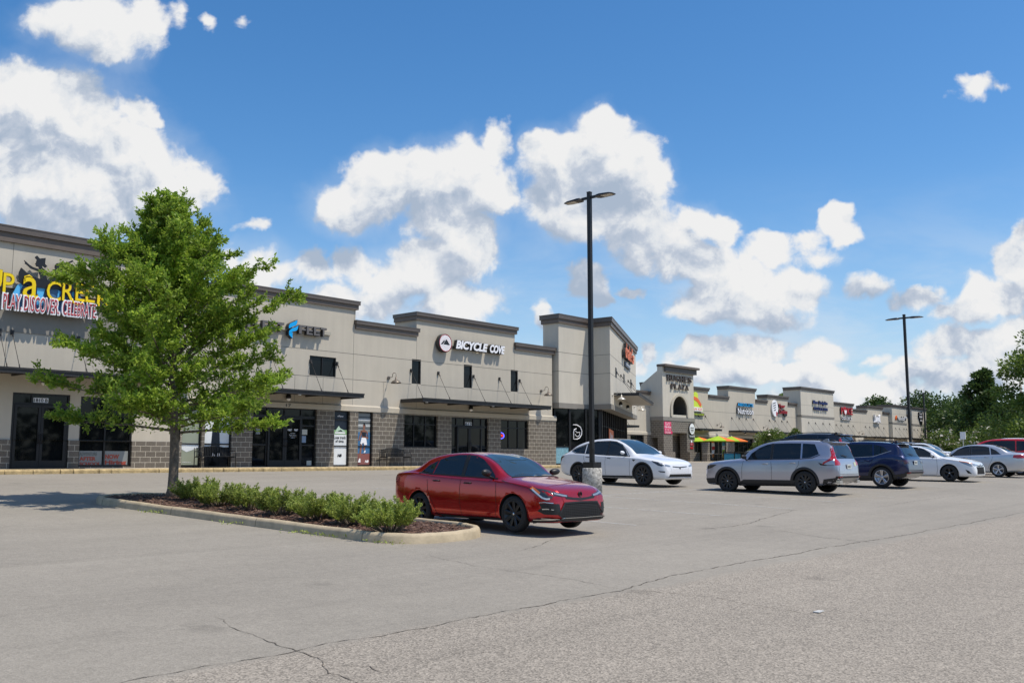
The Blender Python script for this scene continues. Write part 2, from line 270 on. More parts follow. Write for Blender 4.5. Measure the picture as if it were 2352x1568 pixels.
# ------------------------------------------------------------------ mesh helpers
def tag(o,label=None,cat=None,group=None,kind=None):
    if label: o['label']=label
    if cat: o['category']=cat
    if group: o['group']=group
    if kind: o['kind']=kind
    return o
def thing(name,label,cat,loc=(0,0,0),rz=0,group=None):
    o=bpy.data.objects.new(name,None); COL.objects.link(o); o.location=loc; o.rotation_euler=(0,0,rz); o.empty_display_size=.2
    return tag(o,label,cat,group)
def root_loc(p):
    while p.parent: p=p.parent
    return p
class Frame:
    """wall frame: s along the wall, n out of the wall, z up"""
    def __init__(s,ox,oy,ang=0,z=0): s.o=Vector((ox,oy,z)); a=R(ang); s.d=Vector((math.cos(a),math.sin(a),0)); s.n=Vector((math.sin(a),-math.cos(a),0))
    def p(s,a,n,z): return s.o+s.d*a+s.n*n+Vector((0,0,z))
WORLD=None
class MB:
    def __init__(s,frame=None): s.v=[]; s.f=[]; s.mi=[]; s.fr=frame; s.cm=0; s.sm=[]
    def P(s,a,n,z): return tuple(s.fr.p(a,n,z)) if s.fr else (a,n,z)
    def face(s,idx,smooth=False): s.f.append(tuple(idx)); s.mi.append(s.cm); s.sm.append(smooth)
    def box(s,a0,a1,n0,n1,z0,z1):
        b=len(s.v); s.v+=[s.P(a,n,z) for z in(z0,z1) for n in(n0,n1) for a in(a0,a1)]
        for q in((0,2,3,1),(4,5,7,6),(0,1,5,4),(2,6,7,3),(0,4,6,2),(1,3,7,5)): s.face([b+i for i in q])
        return s
    def prism(s,poly,n0,n1,axis='n'):
        """extrude a 2-D outline; axis n: outline in (s,z)"""
        k=len(poly); b=len(s.v)
        for n in(n0,n1):
            for a,c in poly: s.v.append(s.P(a,n,c) if axis=='n' else (s.P(n,a,c) if axis=='s' else s.P(a,c,n)))
        s.face([b+i for i in range(k)]); s.face([b+k+i for i in reversed(range(k))])
        for i in range(k): j=(i+1)%k; s.face([b+i,b+k+i,b+k+j,b+j])
        return s
    def quad(s,*pts,smooth=False):
        b=len(s.v); s.v+=[tuple(p) for p in pts]; s.face(range(b,b+len(pts)),smooth); return s
    def tube(s,pts,r,n=8,cap=True,local=True):
        """tube through points; r number or list"""
        P=[Vector(s.P(*p)) if local else Vector(p) for p in pts]; k=len(P); rr=[r]*k if not hasattr(r,'__len__') else r
        b=len(s.v); prev=None
        for i,p in enumerate(P):
            t=(P[min(i+1,k-1)]-P[max(i-1,0)]).normalized()
            u=(prev-t*prev.dot(t)) if prev is not None else t.orthogonal()
            if u.length<1e-5: u=t.orthogonal()
            u.normalize(); w=t.cross(u); prev=u
            for j in range(n): a=2*math.pi*j/n; s.v.append(tuple(p+(u*math.cos(a)+w*math.sin(a))*rr[i]))
        for i in range(k-1):
            for j in range(n): j2=(j+1)%n; s.face([b+i*n+j,b+i*n+j2,b+(i+1)*n+j2,b+(i+1)*n+j],True)
        if cap: s.face([b+j for j in reversed(range(n))]); s.face([b+(k-1)*n+j for j in range(n)])
        return s
    def lathe(s,prof,c=(0,0,0),n=24,axis='z',closed=False):
        """revolve (r,h) profile about an axis through c"""
        b=len(s.v); k=len(prof)
        for j in range(n):
            a=2*math.pi*j/n; ca,sa=math.cos(a),math.sin(a)
            for r_,h in prof:
                if axis=='z': q=(c[0]+r_*ca,c[1]+r_*sa,c[2]+h)
                elif axis=='x': q=(c[0]+h,c[1]+r_*ca,c[2]+r_*sa)
                else: q=(c[0]+r_*ca,c[1]+h,c[2]+r_*sa)
                s.v.append(s.P(*q) if s.fr else q)
        for j in range(n):
            j2=(j+1)%n
            for i in range(k-1 if not closed else k): i2=(i+1)%k; s.face([b+j*k+i,b+j2*k+i,b+j2*k+i2,b+j*k+i2],True)
        return s
    def build(s,name,m,parent=None,label=None,cat=None,group=None,kind=None,base=None,bevel=0):
        me=bpy.data.meshes.new(name); off=Vector((0,0,0))
        if parent is not None:
            if s.fr or base=='world': off=root_loc(parent).location.copy()
        elif base!='keep' and s.v:
            a=np.array(s.v); off=Vector(((a[:,0].min()+a[:,0].max())/2,(a[:,1].min()+a[:,1].max())/2,a[:,2].min()))
        me.from_pydata([(x-off.x,y-off.y,z-off.z) for x,y,z in s.v],[],s.f)
        for k in (m if isinstance(m,(list,tuple)) else [m]): me.materials.append(k)
        me.polygons.foreach_set('material_index',s.mi); me.polygons.foreach_set('use_smooth',s.sm)
        me.update()
        bm=bmesh.new(); bm.from_mesh(me); bmesh.ops.recalc_face_normals(bm,faces=bm.faces); bm.to_mesh(me); bm.free()
        o=bpy.data.objects.new(name,me); COL.objects.link(o)
        if parent is not None: o.parent=parent
        elif base!='keep': o.location=off
        if bevel:
            b=o.modifiers.new('bevel','BEVEL'); b.width=bevel; b.segments=2; b.limit_method='ANGLE'
        return tag(o,label,cat,group,kind)

def openings_wall(mb,a0,a1,z0,z1,ops,n=0.0,depth=.12,thick=None):
    """front skin with reveals round rectangular openings"""
    xs=sorted(set([a0,a1]+[min(max(v,a0),a1) for o in ops for v in(o[0],o[1])])); zs=sorted(set([z0,z1]+[min(max(v,z0),z1) for o in ops for v in(o[2],o[3])]))
    def isop(i,j):
        if i<0 or j<0 or i>=len(xs)-1 or j>=len(zs)-1: return None
        cx=(xs[i]+xs[i+1])/2; cz=(zs[j]+zs[j+1])/2
        return any(o[0]<cx<o[1] and o[2]<cz<o[3] for o in ops)
    for i in range(len(xs)-1):
        for j in range(len(zs)-1):
            A,B,Z,Y=xs[i],xs[i+1],zs[j],zs[j+1]
            if not isop(i,j): mb.quad(mb.P(A,n,Z),mb.P(B,n,Z),mb.P(B,n,Y),mb.P(A,n,Y))
            else:
                if isop(i-1,j) is False: mb.quad(mb.P(A,n,Z),mb.P(A,n-depth,Z),mb.P(A,n-depth,Y),mb.P(A,n,Y))
                if isop(i+1,j) is False: mb.quad(mb.P(B,n,Z),mb.P(B,n-depth,Z),mb.P(B,n-depth,Y),mb.P(B,n,Y))
                if isop(i,j-1) is False: mb.quad(mb.P(A,n,Z),mb.P(B,n,Z),mb.P(B,n-depth,Z),mb.P(A,n-depth,Z))
                if isop(i,j+1) is False or j==len(zs)-2: mb.quad(mb.P(A,n,Y),mb.P(B,n,Y),mb.P(B,n-depth,Y),mb.P(A,n-depth,Y))
def text_mesh(txt,size,depth,bold=0.0,shear=0.0,width=1.0,space=1.0,res=3):
    c=bpy.data.curves.new('t','FONT'); c.body=txt; c.size=size; c.extrude=depth/2; c.offset=bold*size; c.shear=shear; c.space_character=space; c.resolution_u=res
    o=bpy.data.objects.new('t',c); COL.objects.link(o); dg=bpy.context.evaluated_depsgraph_get(); me=bpy.data.meshes.new_from_object(o.evaluated_get(dg))
    v=[tuple(x.co) for x in me.vertices]; f=[tuple(p.vertices) for p in me.polygons]
    bpy.data.objects.remove(o); bpy.data.curves.remove(c); bpy.data.meshes.remove(me); return v,f
def put_text(mb,txt,a0,a1,z0,z1,n,depth=.05,bold=0.0,shear=0.0,space=1.0,res=3):
    """fit lettering into the box a0..a1 x z0..z1 on the wall, its back at n"""
    v,f=text_mesh(txt,1.0,1.0,bold,shear,1,space,res)
    a=np.array(v); mn=a.min(0); mx=a.max(0); b=len(mb.v)
    for x,y,z in v:
        mb.v.append(mb.P(a0+(x-mn[0])/(mx[0]-mn[0])*(a1-a0),n+(z-mn[2])/(mx[2]-mn[2])*depth,z0+(y-mn[1])/(mx[1]-mn[1])*(z1-z0)))
    for q in f: mb.face([b+i for i in q])
    return mb

# ------------------------------------------------------------------ ground
RISE=[(12,0),(20,.04),(28,.12),(34,.225),(41,.34),(47,.42),(60,.55),(72,.65)]
def gz(X,Y):
    z=-1.6+.029*max(Y,-60)
    if Y>14: z+=.00059*(min(Y,31.8)-14)**2
    if Y>31.8: z=-.49+(min(Y,60)-31.8)*(.22/18.2)
    f=1 if Y<12 else max(0,(31-Y)/19)
    r=0.0
    for (a,p),(b,q) in zip(RISE,RISE[1:]):
        if a<=X<=b: r=p+(q-p)*(X-a)/(b-a)
    if X>RISE[-1][0]: r=RISE[-1][1]
    return z+r*f
def ground():
    xs=[-1500,-300,-60,-20,0,12,16,20,24,28,31,34,37.5,41,44,47,53,60,66,72]+[90,120,160,220,400,1500]
    ys=[-1500,-300,-60,-20,-8,0,6]+list(np.arange(9,33,1.5))+[31.8,36,42,50,60,90,200,500,1500]; ys=sorted(set(float(y) for y in ys))
    mb=MB()
    for y in ys:
        for x in xs: mb.v.append((x,y,gz(x,y)))
    w=len(xs)
    for j in range(len(ys)-1):
        for i in range(w-1): mb.face([j*w+i,j*w+i+1,(j+1)*w+i+1,(j+1)*w+i],True)
    mb.build('ground',ASPH,kind='structure',base='keep')
ground()
def ribbon_on_ground(mb,pts,w,dz=.006,jit=0,taper=False):
    P=[]
    for i in range(len(pts)-1):
        (x0,y0),(x1,y1)=pts[i],pts[i+1]; L=math.hypot(x1-x0,y1-y0); k=max(1,int(L/.07)) if jit else max(1,int(L/1.2))
        for t in range(k): P.append((x0+(x1-x0)*t/k,y0+(y1-y0)*t/k))
    P.append(pts[-1]); b=len(mb.v); rnd=random.Random(len(P)); wx=wy=0
    for i,(x,y) in enumerate(P):
        j=min(i+1,len(P)-1); k=max(i-1,0); dx,dy=P[j][0]-P[k][0],P[j][1]-P[k][1]; L=math.hypot(dx,dy) or 1
        wx=wx*.86+rnd.uniform(-1,1)*jit; wy=wy*.86+rnd.uniform(-1,1)*jit
        x+=wx; y+=wy; ww=w*(rnd.uniform(.12,1.6) if jit else 1)/2
        if taper: ww*=max(.15,1-abs(2*i/(len(P)-1)-1)**3)
        nx,ny=-dy/L*ww,dx/L*ww
        mb.v+=[(x+nx,y+ny,gz(x+nx,y+ny)+dz),(x-nx,y-ny,gz(x-nx,y-ny)+dz)]
    for i in range(len(P)-1): mb.face([b+2*i,b+2*i+1,b+2*i+3,b+2*i+2])
CRACK=mat('crack_dark',(.105,.088,.070),.95,noise=(6,.5))
def crack(pts,w,jit=.03): 
    mb=MB(); ribbon_on_ground(mb,pts,w,.004,jit,True); mb.build('pavement_crack',CRACK,kind='structure',base='keep')
crack([(-3,6.1),(3.0,6.06),(4.3,6.05),(5.8,6.03),(8.8,6.15),(11.4,6.43),(15.7,6.35),(22,6.25),(30,6.2),(44,6.3)],.014,.022)
crack([(9.4,10.6),(9.15,9.6),(8.9,8.6),(8.95,7.4),(8.8,6.2),(9.1,5.2),(8.9,4.0),(9.3,2.5)],.008,.022)
crack([(4.7,7.7),(4.6,7.4),(4.55,7.0),(4.48,6.69),(4.41,6.06),(4.34,5.6),(4.2,5.3),(4.15,4.9),(3.9,4.2)],.009,.026)
crack([(4.3,5.5),(4.5,5.3),(4.45,5.1),(4.6,4.8)],.007,.02)
crack([(15.2,9.3),(16.9,9.17),(18.1,9.32),(18.9,9.63),(21.4,10.2),(22.6,10.4)],.016,.02)
crack([(17.1,8.94),(16.8,8.13),(16.3,7.18),(16.2,6.4),(16.0,5.0)],.012,.015)
crack([(10.5,9.2),(11.4,9.5),(12.4,10.0)],.01,.02); crack([(24,9.3),(28,9.5),(33,9.4)],.015,.02); crack([(14,4.2),(16,3.2),(18.5,2.8)],.012,.02)
crack([(7.5,30),(8.6,26.5),(8.4,24.2)],.012,.02)
def paint():
    m=bpy.data.materials.new('worn_line_paint'); m.use_nodes=True; nt=m.node_tree; L=nt.links; b=nt.nodes['Principled BSDF']; b.inputs['Base Color'].default_value=(.52,.50,.46,1); b.inputs['Roughness'].default_value=.8
    g=nt.nodes.new('ShaderNodeNewGeometry'); n=nt.nodes.new('ShaderNodeTexNoise'); n.inputs['Scale'].default_value=5; n.inputs['Detail'].default_value=8; n.inputs['Roughness'].default_value=.8; L.new(g.outputs['Position'],n.inputs['Vector'])
    k=nt.nodes.new('ShaderNodeMapRange'); k.inputs[1].default_value=.36;k.inputs[2].default_value=.56;k.inputs[3].default_value=0.15;k.inputs[4].default_value=.85; L.new(n.outputs[0],k.inputs[0])
    t=nt.nodes.new('ShaderNodeBsdfTransparent'); mx=nt.nodes.new('ShaderNodeMixShader'); L.new(k.outputs[0],mx.inputs[0]); L.new(t.outputs[0],mx.inputs[1]); L.new(b.outputs[0],mx.inputs[2]); L.new(mx.outputs[0],nt.nodes['Material Output'].inputs[0]); return m
PAINT=paint()
def stripe(x0,y0,x1,y1,w=.1):
    mb=MB(); ribbon_on_ground(mb,[(x0,y0),(x1,y1)],w,.005); mb.build('parking_line',PAINT,kind='structure',base='keep')
for x in (15.5,19.0,22.35,25.8,29.3,32.75,36.1,39.4,42.8,46.3,49.8,53.2): stripe(x,10.5,x+.05,22.6)
stripe(21.5,16.55,44,16.6)
for x in (24,27.5,31,34.5,38): stripe(x,29.3,x,26.5) if False else None

def rounded(x0,x1,y0,y1,rad,n=8):
    """rad: SW,SE,NE,NW corner radii"""
    P=[]
    for (cx,cy,r,a0) in ((x0+rad[0],y0+rad[0],rad[0],180),(x1-rad[1],y0+rad[1],rad[1],270),(x1-rad[2],y1-rad[2],rad[2],0),(x0+rad[3],y1-rad[3],rad[3],90)):
        for i in range(n+1): a=R(a0+90*i/n); P.append((cx+r*math.cos(a),cy+r*math.sin(a)))
    return P
def island():
    x0,x1,y0,y1=9.6,12.12,10.7,21.6; W=.15; H=.15
    out=rounded(x0,x1,y0,y1,(.8,1.3,1.2,1.3)); inn=rounded(x0+W,x1-W,y0+W,y1-W,(.65,1.15,1.05,1.15))
    def dens(P):
        Q=[]
        for i,(a,b) in enumerate(P):
            c,d=P[(i+1)%len(P)]; L=math.hypot(c-a,d-b); k=max(1,int(L/.5))
            for t in range(k): Q.append((a+(c-a)*t/k,b+(d-b)*t/k,i,t/k))
        return Q
    D=dens(out); mb=MB(); rnd=random.Random(3); N=len(D); prof=[(0,-.02),(.012,.10),(.035,.145),(.115,.152),(.145,.13),(.15,.02)]
    for (x,y,i,t) in D:
        a,b=inn[i]; c,d=inn[(i+1)%len(inn)]; xi,yi=a+(c-a)*t,b+(d-b)*t; dz=rnd.uniform(-.006,.006)
        for (u,z) in prof: k=u/.15; px,py=x+(xi-x)*k,y+(yi-y)*k; mb.v.append((px,py,gz(px,py)+z+dz))
    m=len(prof)
    for j in range(N):
        for i in range(m-1): j2=(j+1)%N; mb.face([j*m+i,j2*m+i,j2*m+i+1,j*m+i+1],True)
    mb.build('island_kerb',KERB,kind='structure',base='keep')
    m=bpy.data.materials.new('bark_mulch'); m.use_nodes=True; nt=m.node_tree; L=nt.links; b=nt.nodes['Principled BSDF']; b.inputs['Roughness'].default_value=.9
    g=nt.nodes.new('ShaderNodeNewGeometry'); mp=nt.nodes.new('ShaderNodeMapping'); mp.inputs['Scale'].default_value=(1,.45,1); mp.inputs['Rotation'].default_value=(0,0,.7); L.new(g.outputs['Position'],mp.inputs['Vector'])
    vo=nt.nodes.new('ShaderNodeTexVoronoi'); vo.inputs['Scale'].default_value=38; L.new(mp.outputs[0],vo.inputs['Vector']); s=nt.nodes.new('ShaderNodeSeparateColor'); L.new(vo.outputs['Color'],s.inputs[0])
    r=nt.nodes.new('ShaderNodeValToRGB'); L.new(s.outputs[0],r.inputs[0]); c=r.color_ramp; c.elements[0].color=(.035,.016,.010,1); c.elements[1].color=(.30,.22,.17,1); e=c.elements.new(.55); e.color=(.085,.038,.024,1); e=c.elements.new(.86); e.color=(.13,.065,.042,1)
    L.new(r.outputs[0],b.inputs['Base Color']); bp=nt.nodes.new('ShaderNodeBump'); bp.inputs['Distance'].default_value=.03; L.new(vo.outputs['Distance'],bp.inputs['Height']); L.new(bp.outputs[0],b.inputs['Normal'])
    mb=MB(); xs=np.linspace(x0+.1,x1-.1,26); ys=np.linspace(y0+.1,y1-.1,80); idx={}
    def inside(x,y):
        c=False; n=len(inn)
        for i in range(n):
            (a,b_),(c2,d)=inn[i],inn[(i+1)%n]
            if (b_>y)!=(d>y) and x<(c2-a)*(y-b_)/(d-b_)+a: c=not c
        return c
    # outline follows the kerb
    verts=[Vector((p[0],p[1])) for p in inn]; n=len(verts); edges=[(i,(i+1)%n) for i in range(n)]
    for x in xs:
        for y in ys:
            if inside(x,y) and min(math.hypot(x-a,y-b_) for a,b_ in inn)>.12: verts.append(Vector((x+rnd.uniform(-.03,.03),y+rnd.uniform(-.03,.03))))
    vv,_,ff,*_=delaunay_2d_cdt(verts,edges,[],1,1e-5)
    for p in vv:
        e=min(p.x-x0,x1-p.x,p.y-y0,y1-p.y); mb.v.append((p.x,p.y,gz(p.x,p.y)+.09+.07*min(1,max(0,e-.15)/.8)+rnd.uniform(-.012,.012)))
    for q in ff: mb.face(q,True)
    mb.build('mulch_bed',m,kind='structure',base='keep')
    # loose bark chips
    CH=mat('bark_chip',(.16,.095,.065),.9,noise=(3,.5)); mb=MB()
    for i in range(2600):
        x=rnd.uniform(x0+.2,x1-.2); y=rnd.uniform(y0+.2,y1-.2)
        if not inside(x,y): continue
        e=min(x-x0,x1-x,y-y0,y1-y); z=gz(x,y)+.105+.07*min(1,max(0,e-.15)/.8)+rnd.uniform(0,.012); a=rnd.uniform(0,6.3); l=rnd.uniform(.015,.045); w_=l*.3; t=rnd.uniform(-.012,.012)
        ca,sa=math.cos(a),math.sin(a); mb.quad((x-ca*l-sa*w_,y-sa*l+ca*w_,z-t),(x+ca*l-sa*w_,y+sa*l+ca*w_,z+t),(x+ca*l+sa*w_,y+sa*l-ca*w_,z+t+.004),(x-ca*l+sa*w_,y-sa*l-ca*w_,z-t+.004))
    mb.build('bark_chips',CH,kind='stuff',label='loose brown bark chips strewn over the planting island',base='keep')
island()
def walk():
    rnd=random.Random(5)
    mb=MB()     # pavement slab along the near wing and kerb with a yellowed edge
    def strip(x0,x1,yf,yb,z,step=1.5):
        n=int((x1-x0)/step)
        for i in range(n): a=x0+(x1-x0)*i/n; b=x0+(x1-x0)*(i+1)/n; mb.box(a+.004,b-.004,yf,yb,z-.3,z+rnd.uniform(-.002,.002))
    strip(2,45,31.95,33.9,-.342)
    strip(45,72,31.95,49.2,-.342,3) if False else None
    mb.build('pavement',mat('pavement_concrete',(.50,.43,.33),.85,noise=(2.5,.12),bump=(70,.3,.004)),kind='structure',base='keep')
    mb=MB(); n=200
    for i in range(n):
        x0=2+43*i/n; x1=2+43*(i+1)/n; e=rnd.uniform(-.025,.02)
        mb.v+=[]; b=len(mb.v); pr=[(31.80+e,-.60),(31.80+e,-.40),(31.84+e*.6,-.348),(31.96,-.338),(31.96,-.5)]
        for x in(x0,x1):
            for y,z in pr: mb.v.append((x,y,z))
        for k in range(4): mb.face([b+k,b+k+1,b+6+k,b+5+k])
    mb.build('pavement_kerb',mat('stained_kerb',(.40,.30,.15),.9,noise=(5,.45),bump=(40,.5,.01)),kind='structure',base='keep')
    mb=MB(); mb.box(58,153,45.2,49.2,-.55,-.252); mb.box(46,60,37,45,-.55,-.30)
    mb.build('far_pavement',mat('pavement_concrete'),kind='structure',base='keep')
walk()
# ------------------------------------------------------------------ building parts
def offset_poly(P,d):
    n=len(P); out=[]
    for i in range(n):
        a,b,c=Vector(P[i-1]),Vector(P[i]),Vector(P[(i+1)%n]); e1=(b-a).normalized(); e2=(c-b).normalized()
        n1=Vector((e1.y,-e1.x)); n2=Vector((e2.y,-e2.x)); k=(n1+n2)/(1+n1.dot(n2)); out.append(tuple(b+k*d))
    return out          # counter-clockwise input grows outwards
def window(parent,fr,a0,a1,z0,z1,vb=(),hb=(),n=-.10,w=.05,glass=None,name='window'):
    mb=MB(fr); f=.06
    mb.box(a0,a0+w,n,n+f,z0,z1).box(a1-w,a1,n,n+f,z0,z1).box(a0+w,a1-w,n,n+f,z1-w,z1).box(a0+w,a1-w,n,n+f,z0,z0+w)
    zs=[z0+w]+sorted(hb)+[z1-w]
    for h in hb: mb.box(a0+w,a1-w,n,n+f-.004,h-w/2,h+w/2)
    for x in vb: 
        for i in range(len(zs)-1):
            lo=zs[i]+(w/2 if i else 0); hi=zs[i+1]-(w/2 if i<len(zs)-2 else 0); mb.box(x-w/2,x+w/2,n,n+f-.002,lo,hi)
    o=mb.build(name,FRAME,parent)
    g=MB(fr); g.quad(g.P(a0+.01,n+.015,z0+.01),g.P(a1-.01,n+.015,z0+.01),g.P(a1-.01,n+.015,z1-.01),g.P(a0+.01,n+.015,z1-.01)); g.build('pane',glass or GLASS,o)
    return o
def door_leaf(parent,fr,a0,a1,z1,n=-.10,handle=1,z0=.02):
    w=.09; mb=MB(fr); f=.05
    mb.box(a0,a0+w,n+.062,n+.062+f,z0,z1).box(a1-w,a1,n+.062,n+.062+f,z0,z1).box(a0+w,a1-w,n+.062,n+.062+f,z1-w,z1).box(a0+w,a1-w,n+.062,n+.062+f,z0,z0+.26)
    o=mb.build('door',FRAME,parent)
    g=MB(fr); g.quad(g.P(a0+w,n+.075,z0+.26),g.P(a1-w,n+.075,z0+.26),g.P(a1-w,n+.075,z1-w),g.P(a0+w,n+.075,z1-w)); g.build('pane',GLASS,o)
    h=MB(fr); x=(a1-.045) if handle>0 else (a0+.045); h.tube([(x,n+.11,.85),(x,n+.18,.88),(x,n+.18,1.16),(x,n+.11,1.19)],.014,6); h.build('handle',FRAME,o)
def canopy(parent,fr,a0,a1,zt,dep,rods,anchor=4.57,rdep=.9,lights=(),deck=None):
    mb=MB(fr); h=.18
    mb.box(a0,a1,dep-.07,dep,zt-h,zt); mb.box(a0,a0+.07,.01,dep-.072,zt-h,zt); mb.box(a1-.07,a1,.01,dep-.072,zt-h,zt)
    mb.box(a0-.01,a1+.01,dep+.001,dep+.03,zt-.055,zt+.012); mb.box(a0,a1,dep+.001,dep+.018,zt-h,zt-h+.03)
    mb.box(a0+.072,a1-.072,.01,dep-.072,zt-.09,zt-.05)
    k=max(1,int((a1-a0)/1.5))
    for i in range(1,k): x=a0+(a1-a0)*i/k; mb.box(x-.03,x+.03,.01,dep-.074,zt-h+.02,zt-.092)
    o=mb.build('canopy',STEEL,parent)
    if deck: d=MB(fr); d.box(a0+.072,a1-.072,.01,dep-.072,zt-h+.005,zt-h+.018); d.build('soffit',deck,o)
    for x in rods:
        r=MB(fr); r.tube([(x,.03,anchor),(x,rdep,zt+.03)],.011,5); r.box(x-.05,x+.05,.0,.07,anchor-.09,anchor+.07); r.tube([(x,.05,anchor-.01),(x,.16,anchor-.18)],.024,5); r.tube([(x,rdep-.09,zt+.18),(x,rdep,zt+.02)],.022,5); r.build('support_rod',STEEL,o)
    for x in lights: l=MB(fr); l.box(x-.045,x+.045,dep-.13,dep-.03,zt-h-.035,zt-h-.002); l.build('downlight',WHITE,o)
    return o
def cornice(mb,a0,a1,zt,h=.38,n0=-1.2,oh=.1,rear=True,left=True,right=True):
    l=oh if left else 0; r=oh if right else 0; a=h*.46
    mb.cm=1; mb.box(a0-l-.05*(left),a1+r+.05*(right),n0,.17,zt-a,zt); mb.box(a0-l-.06*left,a1+r+.06*right,n0-.01,.182,zt-.03,zt+.012)
    mb.cm=0; mb.box(a0-l,a1+r,n0+.02,.10,zt-h,zt-a-.002)
def hjoint(mb,a0,a1,z,n=0,w=.022):
    mb.box(a0,a1,n-.01,n+.002,z-w/2,z+w/2)
def vjoint(mb,a,z0,z1,n=0,w=.016): mb.box(a-w/2,a+w/2,n-.01,n+.0025,z0,z1)
def gooseneck(fr,a,z,label,group='barn lamps on the shop fronts',m=None,sc=1.0,n0=0):
    o=thing('wall_lamp',label,'wall lamp',tuple(fr.p(a,n0,z)),group=group)
    mb=MB(fr); mb.tube([(a,n0,z),(a,n0+.05,z)],.085,10); mb.build('wall_plate',m or GALVD,o)
    pts=[(a,n0+.04,z)]+[(a,n0+.04+.28*t,z+.03*math.sin(t*3)) for t in(.3,.6)]+[(a,n0+.42+.13*math.cos(t),z+.10+.13*math.sin(t)) for t in np.linspace(3.6,0.0,8)]
    pts+= [(a,n0+.55,z+.0)]
    mb=MB(fr); mb.tube(pts,.014,6); mb.build('arm',m or GALVD,o)
    mb=MB(fr); c=(a,n0+.55,z-.28); mb.lathe([(.0,.30),(.04,.30),(.045,.20),(.07,.16),(.16,.12),(.235,.045),(.25,.0),(.24,.004),(.20,.05),(.1,.10),(0,.11)],c,20); mb.build('lamp_shade',m or GALVD,o)
    mb=MB(fr); mb.lathe([(0,.0),(.05,.02),(.055,.06),(.03,.1)],c,10); mb.build('bulb',WHITE,o)
GALVD=mat('lamp_metal',(.17,.145,.12),.45,metal=.5,noise=(9,.15))
def sconce(fr,a,z,label,n0=0):
    o=thing('entry_lamp',label,'entry lamp',tuple(fr.p(a,n0,z-.15)),group='small entry lamps above the doors')
    mb=MB(fr); mb.lathe([(0,.17),(.06,.16),(.105,.08),(.11,0),(.10,-.05),(.0,-.05)],(a,n0+.11,z),14); mb.box(a-.05,a+.05,n0,n0+.06,z-.05,z+.08); mb.build('housing',FRAME,o)
    mb=MB(fr); mb.lathe([(.095,-.052),(.085,-.10),(.05,-.14),(0,-.15)],(a,n0+.11,z),14); mb.build('lens',WHITE,o)

